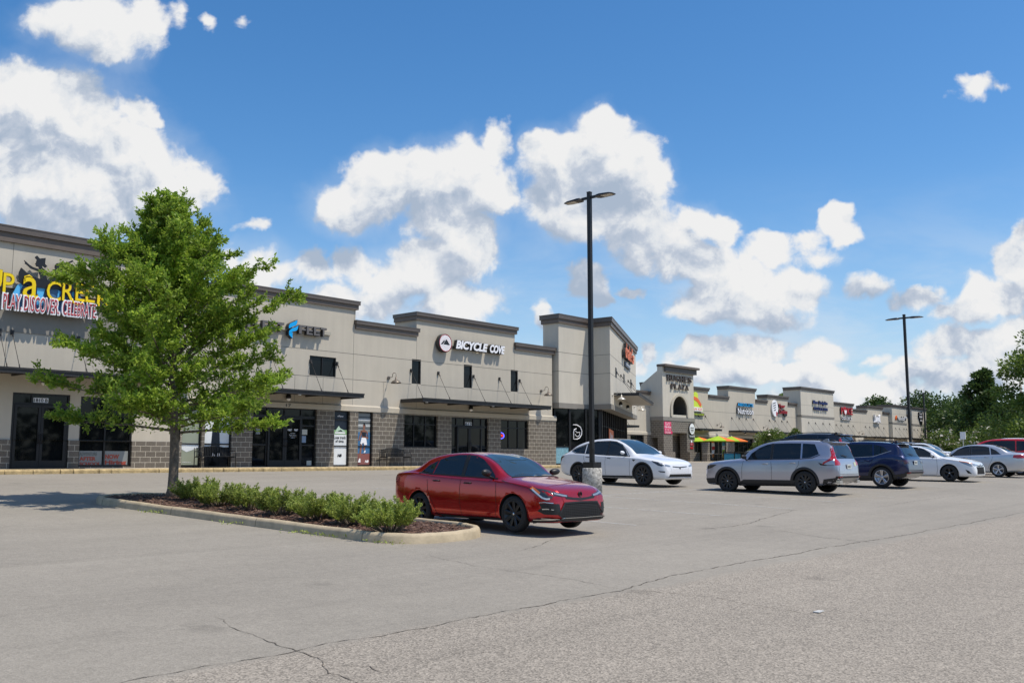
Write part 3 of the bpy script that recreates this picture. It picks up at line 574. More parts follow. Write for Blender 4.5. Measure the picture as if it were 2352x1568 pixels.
# ------------------------------------------------------------------ near wing
F1=Frame(0,33.9,0,-.34)
def near_wing():
    b=thing('shop_building','long stucco and block retail wing with stepped brown cornices at left','building',(23,33.9,-.34))
    body=MB(F1); body.box(2,41.74,-18,-1.25,0,6.0); body.build('rear_wall',WALL,b)
    # upper parapets
    mb=MB(F1); U=5.3
    mb.box(2,18.9,-1.2,.0,U,6.10); mb.box(2,18.9,-1.2,.12,6.10,7.66)
    mb.box(18.9,20.55,-.8,.0,U,6.26); mb.box(20.55,27.45,-1.2,0,U,7.14); mb.box(27.45,31.26,-.8,0,U,6.25)
    mb.box(31.26,38.54,-1.6,0,U,7.10); mb.box(38.54,41.76,-.8,0,U,6.25)
    openings_wall(mb,2,41.76,2.73,U,[(24.95,26.39,3.96,4.83),(30.98,31.58,3.95,5.15),(34.58,35.19,3.95,5.15),(38.21,38.80,3.95,5.13)])
    opA=[(12.77,14.70,-1,2.58),(15.08,17.03,.06,2.55)]
    openings_wall(mb,2,18.9,.98,2.73,opA)
    mb.quad(mb.P(41.76,0,0),mb.P(41.76,-1.25,0),mb.P(41.76,-1.25,U),mb.P(41.76,0,U)); mb.box(2,41.76,-1.25,-.13,U-.2,U)
    mb.build('wall',WALL,b)
    mb=MB(F1); j=JOINT
    hjoint(mb,18.9,41.76,5.09); 
    xs=[18.9,24.93]; hjoint(mb,18.9,30.96,3.92); hjoint(mb,31.6,34.56,3.92); hjoint(mb,35.21,38.19,3.92); hjoint(mb,38.82,41.76,3.92)
    for x,z1 in ((27.37,7.1),): vjoint(mb,x,5.1,z1); vjoint(mb,x,2.76,3.9); vjoint(mb,x,3.94,5.07)
    vjoint(mb,31.3,2.76,3.9); vjoint(mb,25.7,2.76,3.9); vjoint(mb,24.2,2.76,3.9); vjoint(mb,29.2,2.76,3.9); vjoint(mb,38.5,3.0,3.9); vjoint(mb,34.9,3.1,3.9); vjoint(mb,38.5,5.14,6.2); vjoint(mb,31.28,5.16,6.2)
    for x in (9.7,12.44,15.18,17.8): vjoint(mb,x,6.28,7.66,.12); vjoint(mb,x,3.3,4.6)
    vjoint(mb,11.95,1.0,3.0)
    mb.build('joint_lines',j,b)
    mb=MB(F1)
    mb.box(2,18.9,.121,.17,6.10,6.27)
    mb.build('ledge',BAND,b)
    MB(F1).box(2,18.9,.001,.03,4.62,6.098).build('painted_band',mat('band_grey',(.25,.235,.205),.85,noise=(2,.05)),b)
    mb=MB(F1)
    mb.cm=1; mb.box(2,19.05,-1.2,.31,7.98,8.20); mb.box(2,19.07,-1.21,.325,8.17,8.215); mb.cm=0; mb.box(2,19.0,-1.18,.23,7.66,7.978)
    cornice(mb,19.05,20.4,6.65,n0=-.8,left=False,right=False); cornice(mb,20.55,27.45,7.51); cornice(mb,27.53,31.2,6.64,n0=-.8,left=True,right=True); cornice(mb,31.26,38.54,7.47,n0=-1.6); cornice(mb,38.62,41.80,6.63,n0=-.8)
    mb.build('cornice',[CORN,FLASH],b)
    # band with sloping top
    mb=MB(F1); n=.09
    def band(a0,a1):
        mb.prism([(0.0,2.76),(n,2.70),(n,2.48),(0,2.48)],a0,a1,'s')
    fr=F1
    # outline (n,z) extruded along s: prism axis 's' takes (n,z) with s as the extrusion
    band(18.95,42.05)
    mb.build('band',BAND,b)
    ops=[(12.77,14.70,-1,2.58),(15.08,17.03,.06,2.55)]
    mb=MB(F1); openings_wall(mb,2,18.93,0,.98,ops,n=.055,depth=.17)
    mb.quad(mb.P(2,.055,.98),mb.P(12.77,.055,.98),mb.P(12.77,0,.98),mb.P(2,0,.98)); mb.quad(mb.P(14.7,.055,.98),mb.P(15.08,.055,.98),mb.P(15.08,0,.98),mb.P(14.7,0,.98)); mb.quad(mb.P(17.03,.055,.98),mb.P(18.93,.055,.98),mb.P(18.93,0,.98),mb.P(17.03,0,.98))
    ops=[(19.02,19.86,-1,2.46),(19.99,21.2,-1,2.46),(22.16,25.38,-1,2.49),(26.34,27.2,-1,2.47),(27.69,28.56,-1,2.47),(30.49,32.71,.88,2.44),(33.68,36.40,-1,2.43),(37.37,39.62,.86,2.40)]
    openings_wall(mb,18.93,42.03,0,2.48,ops,n=.055,depth=.17)
    mb.quad(mb.P(42.03,.055,0),mb.P(42.03,-1.2,0),mb.P(42.03,-1.2,2.48),mb.P(42.03,.055,2.48))
    mb.build('block_base',CMU,b)
    # upper windows
    window(b,F1,24.95,26.39,3.96,4.83,vb=(25.66,),w=.045)
    for a in ((30.98,31.58,3.95,5.15),(34.58,35.19,3.95,5.15),(38.21,38.80,3.95,5.13)): window(b,F1,*a,w=.045)
    # shop fronts
    window(b,F1,12.77,14.70,2.19,2.58,vb=(13.42,),w=.06,name='transom')
    MB(F1).box(12.77,12.84,-.10,.0,0,2.19).build('door_jamb',FRAME,b); MB(F1).box(14.63,14.70,-.10,.0,0,2.19).build('door_jamb',FRAME,b)
    door_leaf(b,F1,12.85,13.73,2.18,handle=1); door_leaf(b,F1,13.74,14.62,2.18,handle=-1)
    window(b,F1,15.08,17.03,.06,2.55,vb=(16.03,),hb=(.98,),w=.06)
    window(b,F1,19.02,19.86,.02,2.46,hb=(.92,)); window(b,F1,19.99,21.2,.02,2.46,hb=(.92,))
    window(b,F1,22.16,25.38,2.11,2.49,vb=(22.92,23.78,24.62),w=.06,name='transom')
    window(b,F1,22.16,22.92,.0,2.11,hb=(.92,1.75),w=.06,name='side_light'); window(b,F1,24.62,25.38,.0,2.11,hb=(.92,1.75),w=.06,name='side_light')
    door_leaf(b,F1,22.93,23.77,2.10,handle=1); door_leaf(b,F1,23.78,24.61,2.10,handle=-1)
    window(b,F1,26.34,27.2,.02,2.47,hb=(.90,2.08),glass=GLASS); window(b,F1,27.69,28.56,.02,2.47,hb=(.90,))
    window(b,F1,30.49,32.71,.88,2.44,vb=(31.2,31.95),hb=(2.0,)); window(b,F1,37.37,39.62,.86,2.40,vb=(38.1,38.85),hb=(1.98,))
    window(b,F1,33.68,36.40,1.98,2.43,vb=(34.12,34.72,35.35,35.95),w=.06,name='transom')
    window(b,F1,33.68,34.12,0,1.98,hb=(.9,),w=.05,name='side_light'); window(b,F1,35.95,36.40,0,1.98,hb=(.9,),w=.05,name='side_light')
    door_leaf(b,F1,34.13,35.03,1.97,handle=1); door_leaf(b,F1,35.04,35.94,1.97,handle=-1)
    canopy(b,F1,8.0,17.4,3.28,1.56,(8.6,10.3,12.2,12.6,14.85,16.6),anchor=4.62,lights=())
    canopy(b,F1,20.85,26.75,3.16,1.56,(21.4,23.0,24.98,26.42),anchor=4.58,lights=(23.4,26.6))
    canopy(b,F1,30.27,39.75,3.16,1.56,(30.91,32.74,35.27,37.27,38.91),anchor=4.58,lights=(30.6,35.2,39.6))
near_wing()
gooseneck(F1,29.49,4.12,'barn lamp on the stucco between the two canopies of the near wing'); gooseneck(F1,40.76,4.10,'barn lamp at the right end of the near wing beside the corner building')
gooseneck(F1,19.2,4.12,'barn lamp half hidden by the oak crown')
sconce(F1,13.73,3.0,'small dark entry lamp over the leftmost glass double door'); sconce(F1,23.83,2.93,'small dark entry lamp over the door marked 17'); sconce(F1,35.01,2.90,'small dark entry lamp over the bicycle shop door')

# ------------------------------------------------------------------ corner building
FD=Frame(45.0,32.15,28.5,-.34)
def corner_building():
    b=thing('corner_building','tall pale stucco corner restaurant building with dark recessed storefront','building',(45,33,-.34))
    e=FD.p(15.44,0,0); bk=FD.p(15.44,-9,0)
    k1=FD.p(15.44,-2.6,0); k2=FD.p(2.5,-2.6,0); P=[(42.0,34.75),(42.0,33.6),(44.88,33.6),(45.0,32.15),(e.x,e.y),(k1.x,k1.y),(k2.x,k2.y)]
    rm=MB(); rm.prism([(42.02,38),(42.02,34.76),(k2.x,k2.y+.01),(k1.x-.3,k1.y+.3),(bk.x-.5,bk.y-.5),(50,46.5)],-.34,6.0,'z'); rm.build('rear_wall',WALL,b,base='world')
    mb=MB(); mb.cm=0
    mb.prism(P,3.25-.34,7.86-.1,'z'); mb.build('wall',WALL2,b,base='world')
    mb=MB(); mb.prism(offset_poly(P,.05),3.20-.34,3.50-.34,'z'); mb.build('band',TRIM,b,base='world')
    mb=MB(); mb.prism(offset_poly(P,.10),7.84-.1,8.02-.05,'z'); mb.cm=1; mb.prism(offset_poly(P,.17),8.03-.05,8.24,'z'); mb.prism(offset_poly(P,.185),8.21,8.255,'z'); mb.build('cornice',[CORN,FLASH],b,base='world')
    mb=MB(); 
    for z in (6.40-.34,5.30-.34):
        mb.prism(offset_poly(P,.003),z-.012,z+.012,'z')
    mb.build('joint_lines',JOINT,b,base='world')
    # ground floor behind glass
    g0=(42.03,34.0); g1=FD.p(.66,-.7,0); g2=FD.p(14.9,-.7,0); Q=[g0,(g1.x,g1.y),(g2.x,g2.y),(bk.x-1,bk.y-1),(50,47),(42.03,38)]
    mb=MB(); mb.prism(Q,-.34,2.88,'z'); mb.build('storefront_glass',GLASS,b,base='world')
    ang=math.degrees(math.atan2(g1.y-g0[1],g1.x-g0[0])); FG=Frame(g0[0],g0[1],ang,-.34); Lg=math.hypot(g1.x-g0[0],g1.y-g0[1])
    mb=MB(FG); 
    for a,w in ((0.0,.06),(1.02,.14),(2.2,.10),(Lg-.18,.18)): mb.box(a,a+w,.002,.06,0,3.2)
    for z in (.0,1.0): mb.box(.065,1.015,.003,.05,z,z+.06)
    mb.box(1.165,Lg-.185,.003,.05,0,.08)
    mb.build('mullion',FRAME,b)
    F2=Frame(g1.x,g1.y,28.5,-.34)
    for a in [0.0,.9,1.9,2.9,3.9,4.9,5.9,6.9,7.9,8.9,9.9,10.9,11.9,12.9,13.6]:
        mb=MB(F2); mb.box(a,a+(.16 if a in(0.0,13.6) else .07),.002,.11,0,3.2); mb.build('mullion',FRAME,b)
    mb=MB(F2); mb.box(.17,13.6,.003,.06,0,.12); mb.box(.17,13.6,.003,.05,2.25,2.31); mb.build('transom_bar',FRAME,b)
    for a0,a1 in ((2.5,3.08),(6.94,7.49),(11.33,11.9)):
        mb=MB(FD); mb.box(a0,a1,.001,.03,5.3,5.86); mb.box(a0+.06,a1-.06,.031,.034,5.36,5.80); mb.build('window',FRAME,b)
    canopy(b,FD,1.63,12.3,4.25,1.5,(3.0,5.24,9.6,12.0),anchor=5.6,rdep=.95,deck=DECK)
corner_building()
GAL=mat('bright_lamp_metal',(.50,.47,.41),.4,metal=.4)
gooseneck(FD,.76,4.05,'bright barn lamp at the left end of the angled restaurant front',m=GAL); gooseneck(FD,13.6,4.05,'bright barn lamp past the right end of the restaurant canopy',m=GAL)
sconce(FD,4.26,3.72,'small entry lamp under the left part of the restaurant canopy'); sconce(FD,8.46,3.74,'small entry lamp under the middle of the restaurant canopy')

# ------------------------------------------------------------------ far wing
FB=Frame(0,49.2,0,-.25)
def far_wing():
    b=thing('far_shop_building','long far retail wing with many stepped parapets seen beyond the cars','building',(112,49.2,-.25))
    segs=[(58,69.7,7.2,0,1.2),(69.7,75.4,6.55,0,.8),(75.4,86.02,7.46,0,1.2),(86.02,90.25,6.79,0,.8),(90.25,96.3,7.95,0,1.3),(96.3,99.1,6.79,0,.8),(99.1,104.35,7.46,0,1.2),(104.35,106.6,6.79,0,.8),
          (106.6,116.1,8.75,.6,1.6),(116.1,123.75,7.46,0,1.2),(123.75,128.45,6.79,0,.8),(128.45,134.2,7.46,0,1.4),(134.2,136.6,6.79,0,.8),(136.6,142.3,7.92,.5,1.6),(142.3,144.7,6.79,0,.8),(144.7,151.0,7.88,.5,1.6)]
    pale=MB(FB); mb=MB(FB); cn=MB(FB); jt=MB(FB); tr=MB(FB)
    glaz=[(71.8,74.0),(81.5,84.4),(86.0,89.4),(91.2,95.4),(97.2,98.7),(100.2,103.4),(108,115),(118,123),(125,127.5),(129.5,133.5),(138,141.6),(146,150)]
    for a0,a1,zt,n,dp in segs:
        m=MB(FB) if n else mb
        m.box(a0,a1,-dp,n,2.74 if not n else 0.0,zt-.36); cornice_local(cn,a0,a1,zt,n,dp)
        if n:
            m.build('pale_wall',WALL2,b,label='paler projecting wall panel of the far wing'); tr=MB(FB); tr.box(a0-.02,a1+.02,-.3,n+.04,5.16,5.40); 
            tr.build('trim_band',TRIM,b); jt.box(a0,a1,n,n+.003,6.6,6.62)
        else: jt.box(a0,a1,0,.003,5.06,5.085)
        k=max(1,round((a1-a0)/3.1))
        for i in range(1,k): x=a0+(a1-a0)*i/k; jt.box(x-.01,x+.01,n,n+.0035,2.8,5.05); jt.box(x-.01,x+.01,n,n+.0035,5.1,zt-.37)
    mb.box(58,151,-16,-1.7,0,5.5)
    mb.build('wall',WALL,b); cn.build('cornice',[CORN,FLASH],b); jt.build('joint_lines',JOINT,b)
    mb=MB(FB)
    for a0,a1 in ((58,106.6),(116.1,136.6),(142.3,144.7)): mb.prism([(0,2.76),(.09,2.70),(.09,2.46),(0,2.46)],a0,a1,'s')
    mb.build('band',BAND,b)
    for lo,hi in ((58,106.6),(116.1,136.6),(142.3,144.7)):
        mb=MB(FB); openings_wall(mb,lo,hi,0,2.46,[(p,q,-1,2.40) for p,q in glaz if p>lo and q<hi],n=.055,depth=.2); mb.build('block_base',CMUB,b)
    for p,q in glaz:
        n=-.12 if not any(a<p<c for a,c in((106.6,116.1),(136.6,142.3),(144.7,151))) else .62
        w=round((q-p)/.95); window(b,FB,p,q,0,2.4,vb=[p+(q-p)*i/w for i in range(1,w)],hb=(2.0,),n=n,w=.06)
    k=.9553
    for rods,n in (((68.9,70.4),0),((82.4,84.0,85.3),0),((90.82,92.45,94.0,95.65),0),((99.5,100.9,102.6,104.0),0),((108.5,110.4,112.6,114.6),.6),((118.0,119.55,121.85,123.5),0),((127.7,129.25,130.85,132.6,134.4),0),((137.6,139.1,141.0,142.0),.5),((145.2,146.8,148.7,150.4),.5)):
        f=FB if not n else Frame(0,49.2-n,0,-.25)
        r1=min(rods[-1]+.7,151); canopy(b,f,rods[0]-.7,r1,3.2,1.5,rods,anchor=4.55,lights=(rods[0],rods[-1]))
def cornice_local(mb,a0,a1,zt,n,dp):
    mb.cm=1; mb.box(a0+.01 if zt<7 else a0-.15,a1-.01 if zt<7 else a1+.15,-dp,n+.17,zt-.17,zt); mb.cm=0; mb.box(a0+.01 if zt<7 else a0-.1,a1-.01 if zt<7 else a1+.1,-dp+.02,n+.10,zt-.36,zt-.172)
far_wing()
for a,l in ((87.7,'barn lamp between the patio umbrellas and the nutrition shop canopy'),(98.05,'barn lamp right of the nutrition shop canopy above the white blossoms'),(125.5,'barn lamp between the two farther canopies of the far wing')): gooseneck(FB,a,3.72,l)
sconce(FB,93.6,3.0,'small entry lamp under the nutrition shop canopy'); sconce(FB,131,3.0,'small entry lamp under the canopy of the fifth far shop'); sconce(FB,148,3.0,'small entry lamp under the last canopy of the far wing',.5)

FT=Frame(0,47.8,0,-.25)
def tower():
    b=thing('entrance_tower','stucco and block entrance tower with an arched niche','tower',(78,47.8,-.25))
    x0,x1=75.2,80.8; ax0,ax1=76.75,79.35; zs=4.38; zc=zs+.45; r=(ax1-ax0)/2; cx=(ax0+ax1)/2; ry=1.32
    arc=[(cx-r*math.cos(t),zc+ry*math.sin(t)) for t in np.linspace(0,math.pi,25)]
    mb=MB(FT); dep=.55
    def f(*pts): mb.quad(*[mb.P(a,0,z) for a,z in pts])
    f((x0,4.14),(ax0,4.14),(ax0,8.45),(x0,8.45)); f((ax1,4.14),(x1,4.14),(x1,8.45),(ax1,8.45)); f((ax0,4.14),(ax1,4.14),(ax1,zs),(ax0,zs))
    nl=MB(FT)
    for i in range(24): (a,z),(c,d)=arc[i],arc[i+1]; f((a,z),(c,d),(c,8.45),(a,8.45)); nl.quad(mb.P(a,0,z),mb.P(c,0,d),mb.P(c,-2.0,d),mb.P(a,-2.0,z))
    nl.quad(mb.P(ax0,0,zs),mb.P(ax0,-2.0,zs),mb.P(ax0,-2.0,zc),mb.P(ax0,0,zc)); nl.quad(mb.P(ax1,0,zs),mb.P(ax1,-2.0,zs),mb.P(ax1,-2.0,zc),mb.P(ax1,0,zc)); nl.quad(mb.P(ax0,0,zs),mb.P(ax1,0,zs),mb.P(ax1,-2.0,zs),mb.P(ax0,-2.0,zs)); nl.build('niche_lining',mat('niche_painted_shade',(.075,.07,.06),.9),b)  # niche interior coloured near-black, its shade put into the paint
    nb=MB(FT); nb.box(ax0-.1,ax1+.1,-2.1,-2.005,zs-.1,zc+ry+.1); nb.build('niche_back',mat('niche_painted_shade'),b)
    mb.prism([(-.006,3.9),(-.006,8.8),(-.54,8.8),(-.54,8.45),(-2.4,7.22),(-2.4,3.9)],x0,x0+.35,'s'); mb.prism([(-.006,3.9),(-.006,8.8),(-.54,8.8),(-.54,8.45),(-2.4,7.22),(-2.4,3.9)],x1-.35,x1,'s')
    mb.box(x0+.351,x1-.351,-.5,-.02,6.5,8.8); mb.quad(mb.P(x0+.3,-2.3,0),mb.P(x1-.3,-2.3,0),mb.P(x1-.3,-2.3,7),mb.P(x0+.3,-2.3,7))
    mb.build('wall',WALL2,b)
    mb=MB(FT); rin=r; 
    out=[(cx-(r+.30)*math.cos(t),zc+(ry+.22)*math.sin(t)) for t in np.linspace(0,math.pi,25)]
    poly=[(ax0-.30,zs)]+out+[(ax1+.30,zs),(ax1,zs)]+list(reversed(arc))+[(ax0,zs)]
    bq=len(mb.v)
    O=[(ax0-.30,zs-.15)]+out+[(ax1+.30,zs-.15)]; I=[(ax0-.02,zs-.15)]+arc+[(ax1+.02,zs-.15)]
    for i in range(len(O)-1):
        a,c,d,e=O[i],O[i+1],I[i+1],I[i]
        mb.quad(mb.P(a[0],.13,a[1]),mb.P(c[0],.13,c[1]),mb.P(d[0],.13,d[1]),mb.P(e[0],.13,e[1])); mb.quad(mb.P(a[0],0,a[1]),mb.P(c[0],0,c[1]),mb.P(c[0],.13,c[1]),mb.P(a[0],.13,a[1])); mb.quad(mb.P(e[0],0,e[1]),mb.P(d[0],0,d[1]),mb.P(d[0],.13,d[1]),mb.P(e[0],.13,e[1]))
    mb.build('arch_trim',BAND,b)
    mb=MB(FT); mb.box(x0-.05,x1+.05,-2.45,.06,3.78,4.14); mb.build('trim_band',TRIM,b)
    mb=MB(FT); mb.box(x0+.3,x1+.3,-.6,.22,8.36,8.84); mb.build('frieze',mat('dark_frieze',(.12,.11,.10),.8),b)
    mb=MB(FT); mb.box(x0+.15,x1+.55,-.7,.42,8.842,9.05); mb.box(x0-.02,x0+.148,-.55,.40,8.842,9.05); mb.build('cornice',CORN,b)
    mb=MB(FT); openings_wall(mb,x0,x1,0,3.78,[(76.75,79.35,-1,2.68)],n=.02,depth=.8)
    for x in (x0,x1): openings_wall2(mb,x,[(-2.4,.02,0,3.78)],[(-1.55,-.62,-1,2.2)] if x==x0 else [])
    mb.box(79.36,81.2,.022,.30,0,.88); mb.box(74.9,76.74,.022,.30,0,.88)
    mb.build('block_base',CMUB,b)
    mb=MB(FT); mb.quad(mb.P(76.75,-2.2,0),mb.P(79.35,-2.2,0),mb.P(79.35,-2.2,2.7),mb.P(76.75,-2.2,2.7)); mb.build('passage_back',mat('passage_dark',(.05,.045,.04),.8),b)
    mb=MB(FT); mb.box(77.2,77.8,-1.6,-1.2,0,2.3); mb.build('inner_pier',CMUB,b)
def openings_wall2(mb,x,rects,ops):
    """wall in the plane s=x, rectangles in (n,z)"""
    for n0,n1,z0,z1 in rects:
        ns=sorted(set([n0,n1]+[o[i] for o in ops for i in(0,1)])); zs=sorted(set([z0,z1]+[min(max(o[i],z0),z1) for o in ops for i in(2,3)]))
        for i in range(len(ns)-1):
            for j in range(len(zs)-1):
                cn=(ns[i]+ns[i+1])/2; cz=(zs[j]+zs[j+1])/2
                if any(o[0]<cn<o[1] and o[2]<cz<o[3] for o in ops): continue
                mb.quad(mb.P(x,ns[i],zs[j]),mb.P(x,ns[i+1],zs[j]),mb.P(x,ns[i+1],zs[j+1]),mb.P(x,ns[i],zs[j+1]))
tower()
# ------------------------------------------------------------------ signs
YEL=mat('sign_yellow',(.83,.60,.0),.35); YELED=mat('sign_dark_edge',(.10,.05,.01),.5); SBLK=mat('sign_black',(.012,.012,.014),.4); SBLU=mat('sign_light_blue',(.10,.45,.80),.35); SDBL=mat('sign_dull_blue',(.055,.15,.30),.4)
SWHT=mat('sign_white',(.85,.85,.87),.35); SRED=mat('sign_red',(.42,.02,.03),.4); SCY=mat('sign_cyan',(.0,.36,.80),.35); SGRY=mat('sign_grey',(.13,.12,.115),.4); SDK=mat('sign_return',(.035,.033,.032),.45); PLATE=mat('raceway',(.40,.375,.31),.7)
def creek_sign():
    F=Frame(0,33.78,0,-.34); o=thing('shop_sign','colourful creek shop sign with a black canoe, two figures and yellow letters','sign',(13.6,33.5,4.9))
    n=.18
    def poly(name,pts,m,n0,d=.05):
        mb=MB(F); mb.prism(pts,n0,n0+d); return mb.build(name,m,o)
    poly('water_panel',[(12.62,6.25),(14.61,6.37),(14.73,6.1),(14.89,5.91),(15.09,5.76),(15.2,5.55),(15.11,5.45),(14.2,5.40),(12.51,5.40),(12.45,5.5),(12.61,5.92)],SDBL,n-.06,.06)
    for P in ([(12.66,6.28),(12.76,6.25),(12.68,6.06),(12.64,5.91),(12.60,5.62),(12.37,5.68),(12.40,5.84),(12.47,5.98),(12.55,6.18)],
              [(13.2,6.24),(13.39,6.28),(13.51,6.24),(13.45,6.08),(13.42,5.93),(13.43,5.6),(13.15,5.6),(13.22,5.85)],
              [(13.92,6.2),(14.02,6.15),(13.97,5.89),(13.95,5.44),(13.84,5.43),(13.88,5.67),(13.90,5.92)],[(14.4,6.2),(14.5,6.25),(14.56,6.0),(14.6,5.6),(14.5,5.6),(14.46,5.9)],[(14.66,6.1),(14.9,5.85),(14.86,5.8),(14.68,5.82),(14.7,5.6),(14.64,5.6)]):
        poly('waterfall',P,SBLU,n+.002,.03)
    poly('canoe',[(12.63,6.80),(12.57,6.64),(12.56,6.48),(12.6,6.35),(12.66,6.26),(12.81,6.22),(13.17,6.20),(13.54,6.20),(13.88,6.24),(14.21,6.27),(14.5,6.2),(14.6,6.40),(14.61,6.58),(14.55,6.80),(14.42,6.70),(14.19,6.58),(13.87,6.50),(13.51,6.48),(13.31,6.5),(13.06,6.54),(12.83,6.65)],SBLK,n+.035,.05)
    poly('hat_figure',[(13.30,6.46),(13.27,6.61),(13.21,6.74),(13.11,6.78),(12.94,6.82),(12.83,6.91),(12.78,6.94),(12.74,6.96),(12.75,7.0),(12.71,7.07),(12.78,7.02),(12.87,6.95),(13.0,6.88),(13.13,6.85),(13.24,6.84),(13.19,6.92),(13.11,6.92),(13.11,6.97),(13.08,7.0),(13.11,7.06),(13.11,7.1),(13.13,7.15),(13.05,7.23),(13.12,7.3),(13.21,7.21),(13.41,7.26),(13.4,7.05),(13.48,6.98),(13.42,6.91),(13.33,6.97),(13.31,6.95),(13.32,6.91),(13.42,6.82),(13.45,6.71),(13.53,6.46)],SBLK,n+.04,.05)
    poly('telescope_figure',[(13.60,6.46),(13.63,6.56),(13.74,6.71),(13.85,6.86),(13.79,6.89),(13.74,6.97),(13.74,7.05),(13.79,7.13),(13.88,7.16),(13.96,7.14),(14.0,7.10),(14.06,7.14),(14.19,7.24),(14.33,7.33),(14.37,7.28),(14.19,7.18),(14.2,7.06),(14.18,6.87),(14.11,6.79),(13.98,6.77),(14.03,6.885),(14.09,6.89),(14.08,7.07),(14.04,7.07),(14.045,7.0),(14.02,6.92),(13.95,6.90),(13.93,6.86),(13.96,6.78),(13.92,6.66),(13.84,6.56),(13.85,6.46)],SBLK,n+.04,.05)
    poly('ponytail',[(13.83,6.90),(13.73,6.88),(13.63,6.82),(13.59,6.73),(13.6,6.65),(13.67,6.71),(13.75,6.74),(13.80,6.81)],SBLK,n+.04,.05)
    for ch,a0,a1,z0,z1 in (('U',11.5,12.02,5.95,6.62),('P',12.06,12.42,5.83,6.54),('a',12.70,13.20,5.77,6.50),('C',13.49,13.97,5.78,6.48),('R',14.02,14.42,5.84,6.54),('E',14.48,14.81,5.89,6.52),('E',14.84,15.17,5.89,6.53),('K',15.26,15.81,5.80,6.42)):
        mb=MB(F); put_text(mb,ch,a0-.015,a1+.015,z0-.015,z1+.015,n+.06,.07,bold=.018); e=mb.build('letter',YELED,o)
        mb=MB(F); put_text(mb,ch,a0,a1,z0,z1,n+.131,.02,bold=.004); mb.build('letter_face',YEL,e)
    mb=MB(F); mb.tube([(12.70+.05,n+.14,6.34),(12.74,n+.14,6.50),(12.88,n+.14,6.56),(12.98,n+.14,6.50)],.025,6); mb.tube([(14.36,n+.14,5.95),(14.42,n+.14,5.80),(14.56,n+.14,5.75),(14.70,n+.14,5.80),(14.78,n+.14,5.93)],[.03,.03,.035,.03,.02],6); mb.tube([(15.74,n+.14,5.95),(15.9,n+.14,5.72),(16.1,n+.14,5.68)],.025,6)
    mb.build('flourish',YEL,o)
    for txt,a0,a1 in (('PLAY.',12.10,12.68),('DISCOVER.',12.77,13.94),('CELEBRATE.',14.07,15.26)):
        mb=MB(F); put_text(mb,txt,a0-.045,a1+.045,5.28,5.88,n+.10,.06,bold=.05); 
        bk=mb.build('word_backing',SWHT,o)
        mb=MB(F); put_text(mb,txt,a0,a1,5.34,5.83,n+.161,.015,bold=-.006); mb.build('lettering',SRED,bk)
    for x in (12.4,13.2,14.0,14.8): mb=MB(F); mb.box(x-.03,x+.03,.0,n-.06,5.55,5.62); mb.build('bracket',SDK,o)
creek_sign()
def feet_sign():
    o=thing('shop_sign','grey block letter sign with a blue winged flame between the words','sign',(23.8,33.7,5.1)); F=F1; n=.10
    mb=MB(F); mb.box(20.9,26.0,.0,n,5.80,5.95); mb.build('raceway',PLATE,o)
    for ch,a0,a1 in (('F',21.60,21.93),('L',21.97,22.26),('E',22.31,22.64),('E',22.68,23.01) ,('T',23.04,23.40),('F',24.15,24.52),('E',24.55,24.89),('E',24.93,25.27),('T',25.29,25.64)):
        mb=MB(F); put_text(mb,ch,a0,a1,5.68,6.07,n,.16,bold=.045); e=mb.build('letter',SDK,o)
        mb=MB(F); put_text(mb,ch,a0+.015,a1-.015,5.695,6.055,n+.161,.01,bold=.03); mb.build('letter_face',SGRY,e)
    for P in ([(24.03,6.27),(24.02,6.14),(23.96,6.02),(23.75,5.93),(23.64,5.86),(23.58,5.84),(23.57,5.95),(23.63,6.06),(23.82,6.16)],[(24.09,6.04),(24.06,5.88),(24.0,5.8),(23.79,5.73),(23.63,5.64),(23.58,5.63),(23.60,5.75),(23.75,5.88),(23.94,5.95)],[(23.79,5.70),(23.79,5.43),(23.59,5.59),(23.65,5.66)]):
        mb=MB(F); mb.prism(P,n,n+.22); e=mb.build('flame',SDK,o); c=np.mean(P,0); mb=MB(F); mb.prism([tuple(c+(np.array(p)-c)*.93) for p in P],n+.221,n+.23); mb.build('flame_face',SCY,e)
feet_sign()
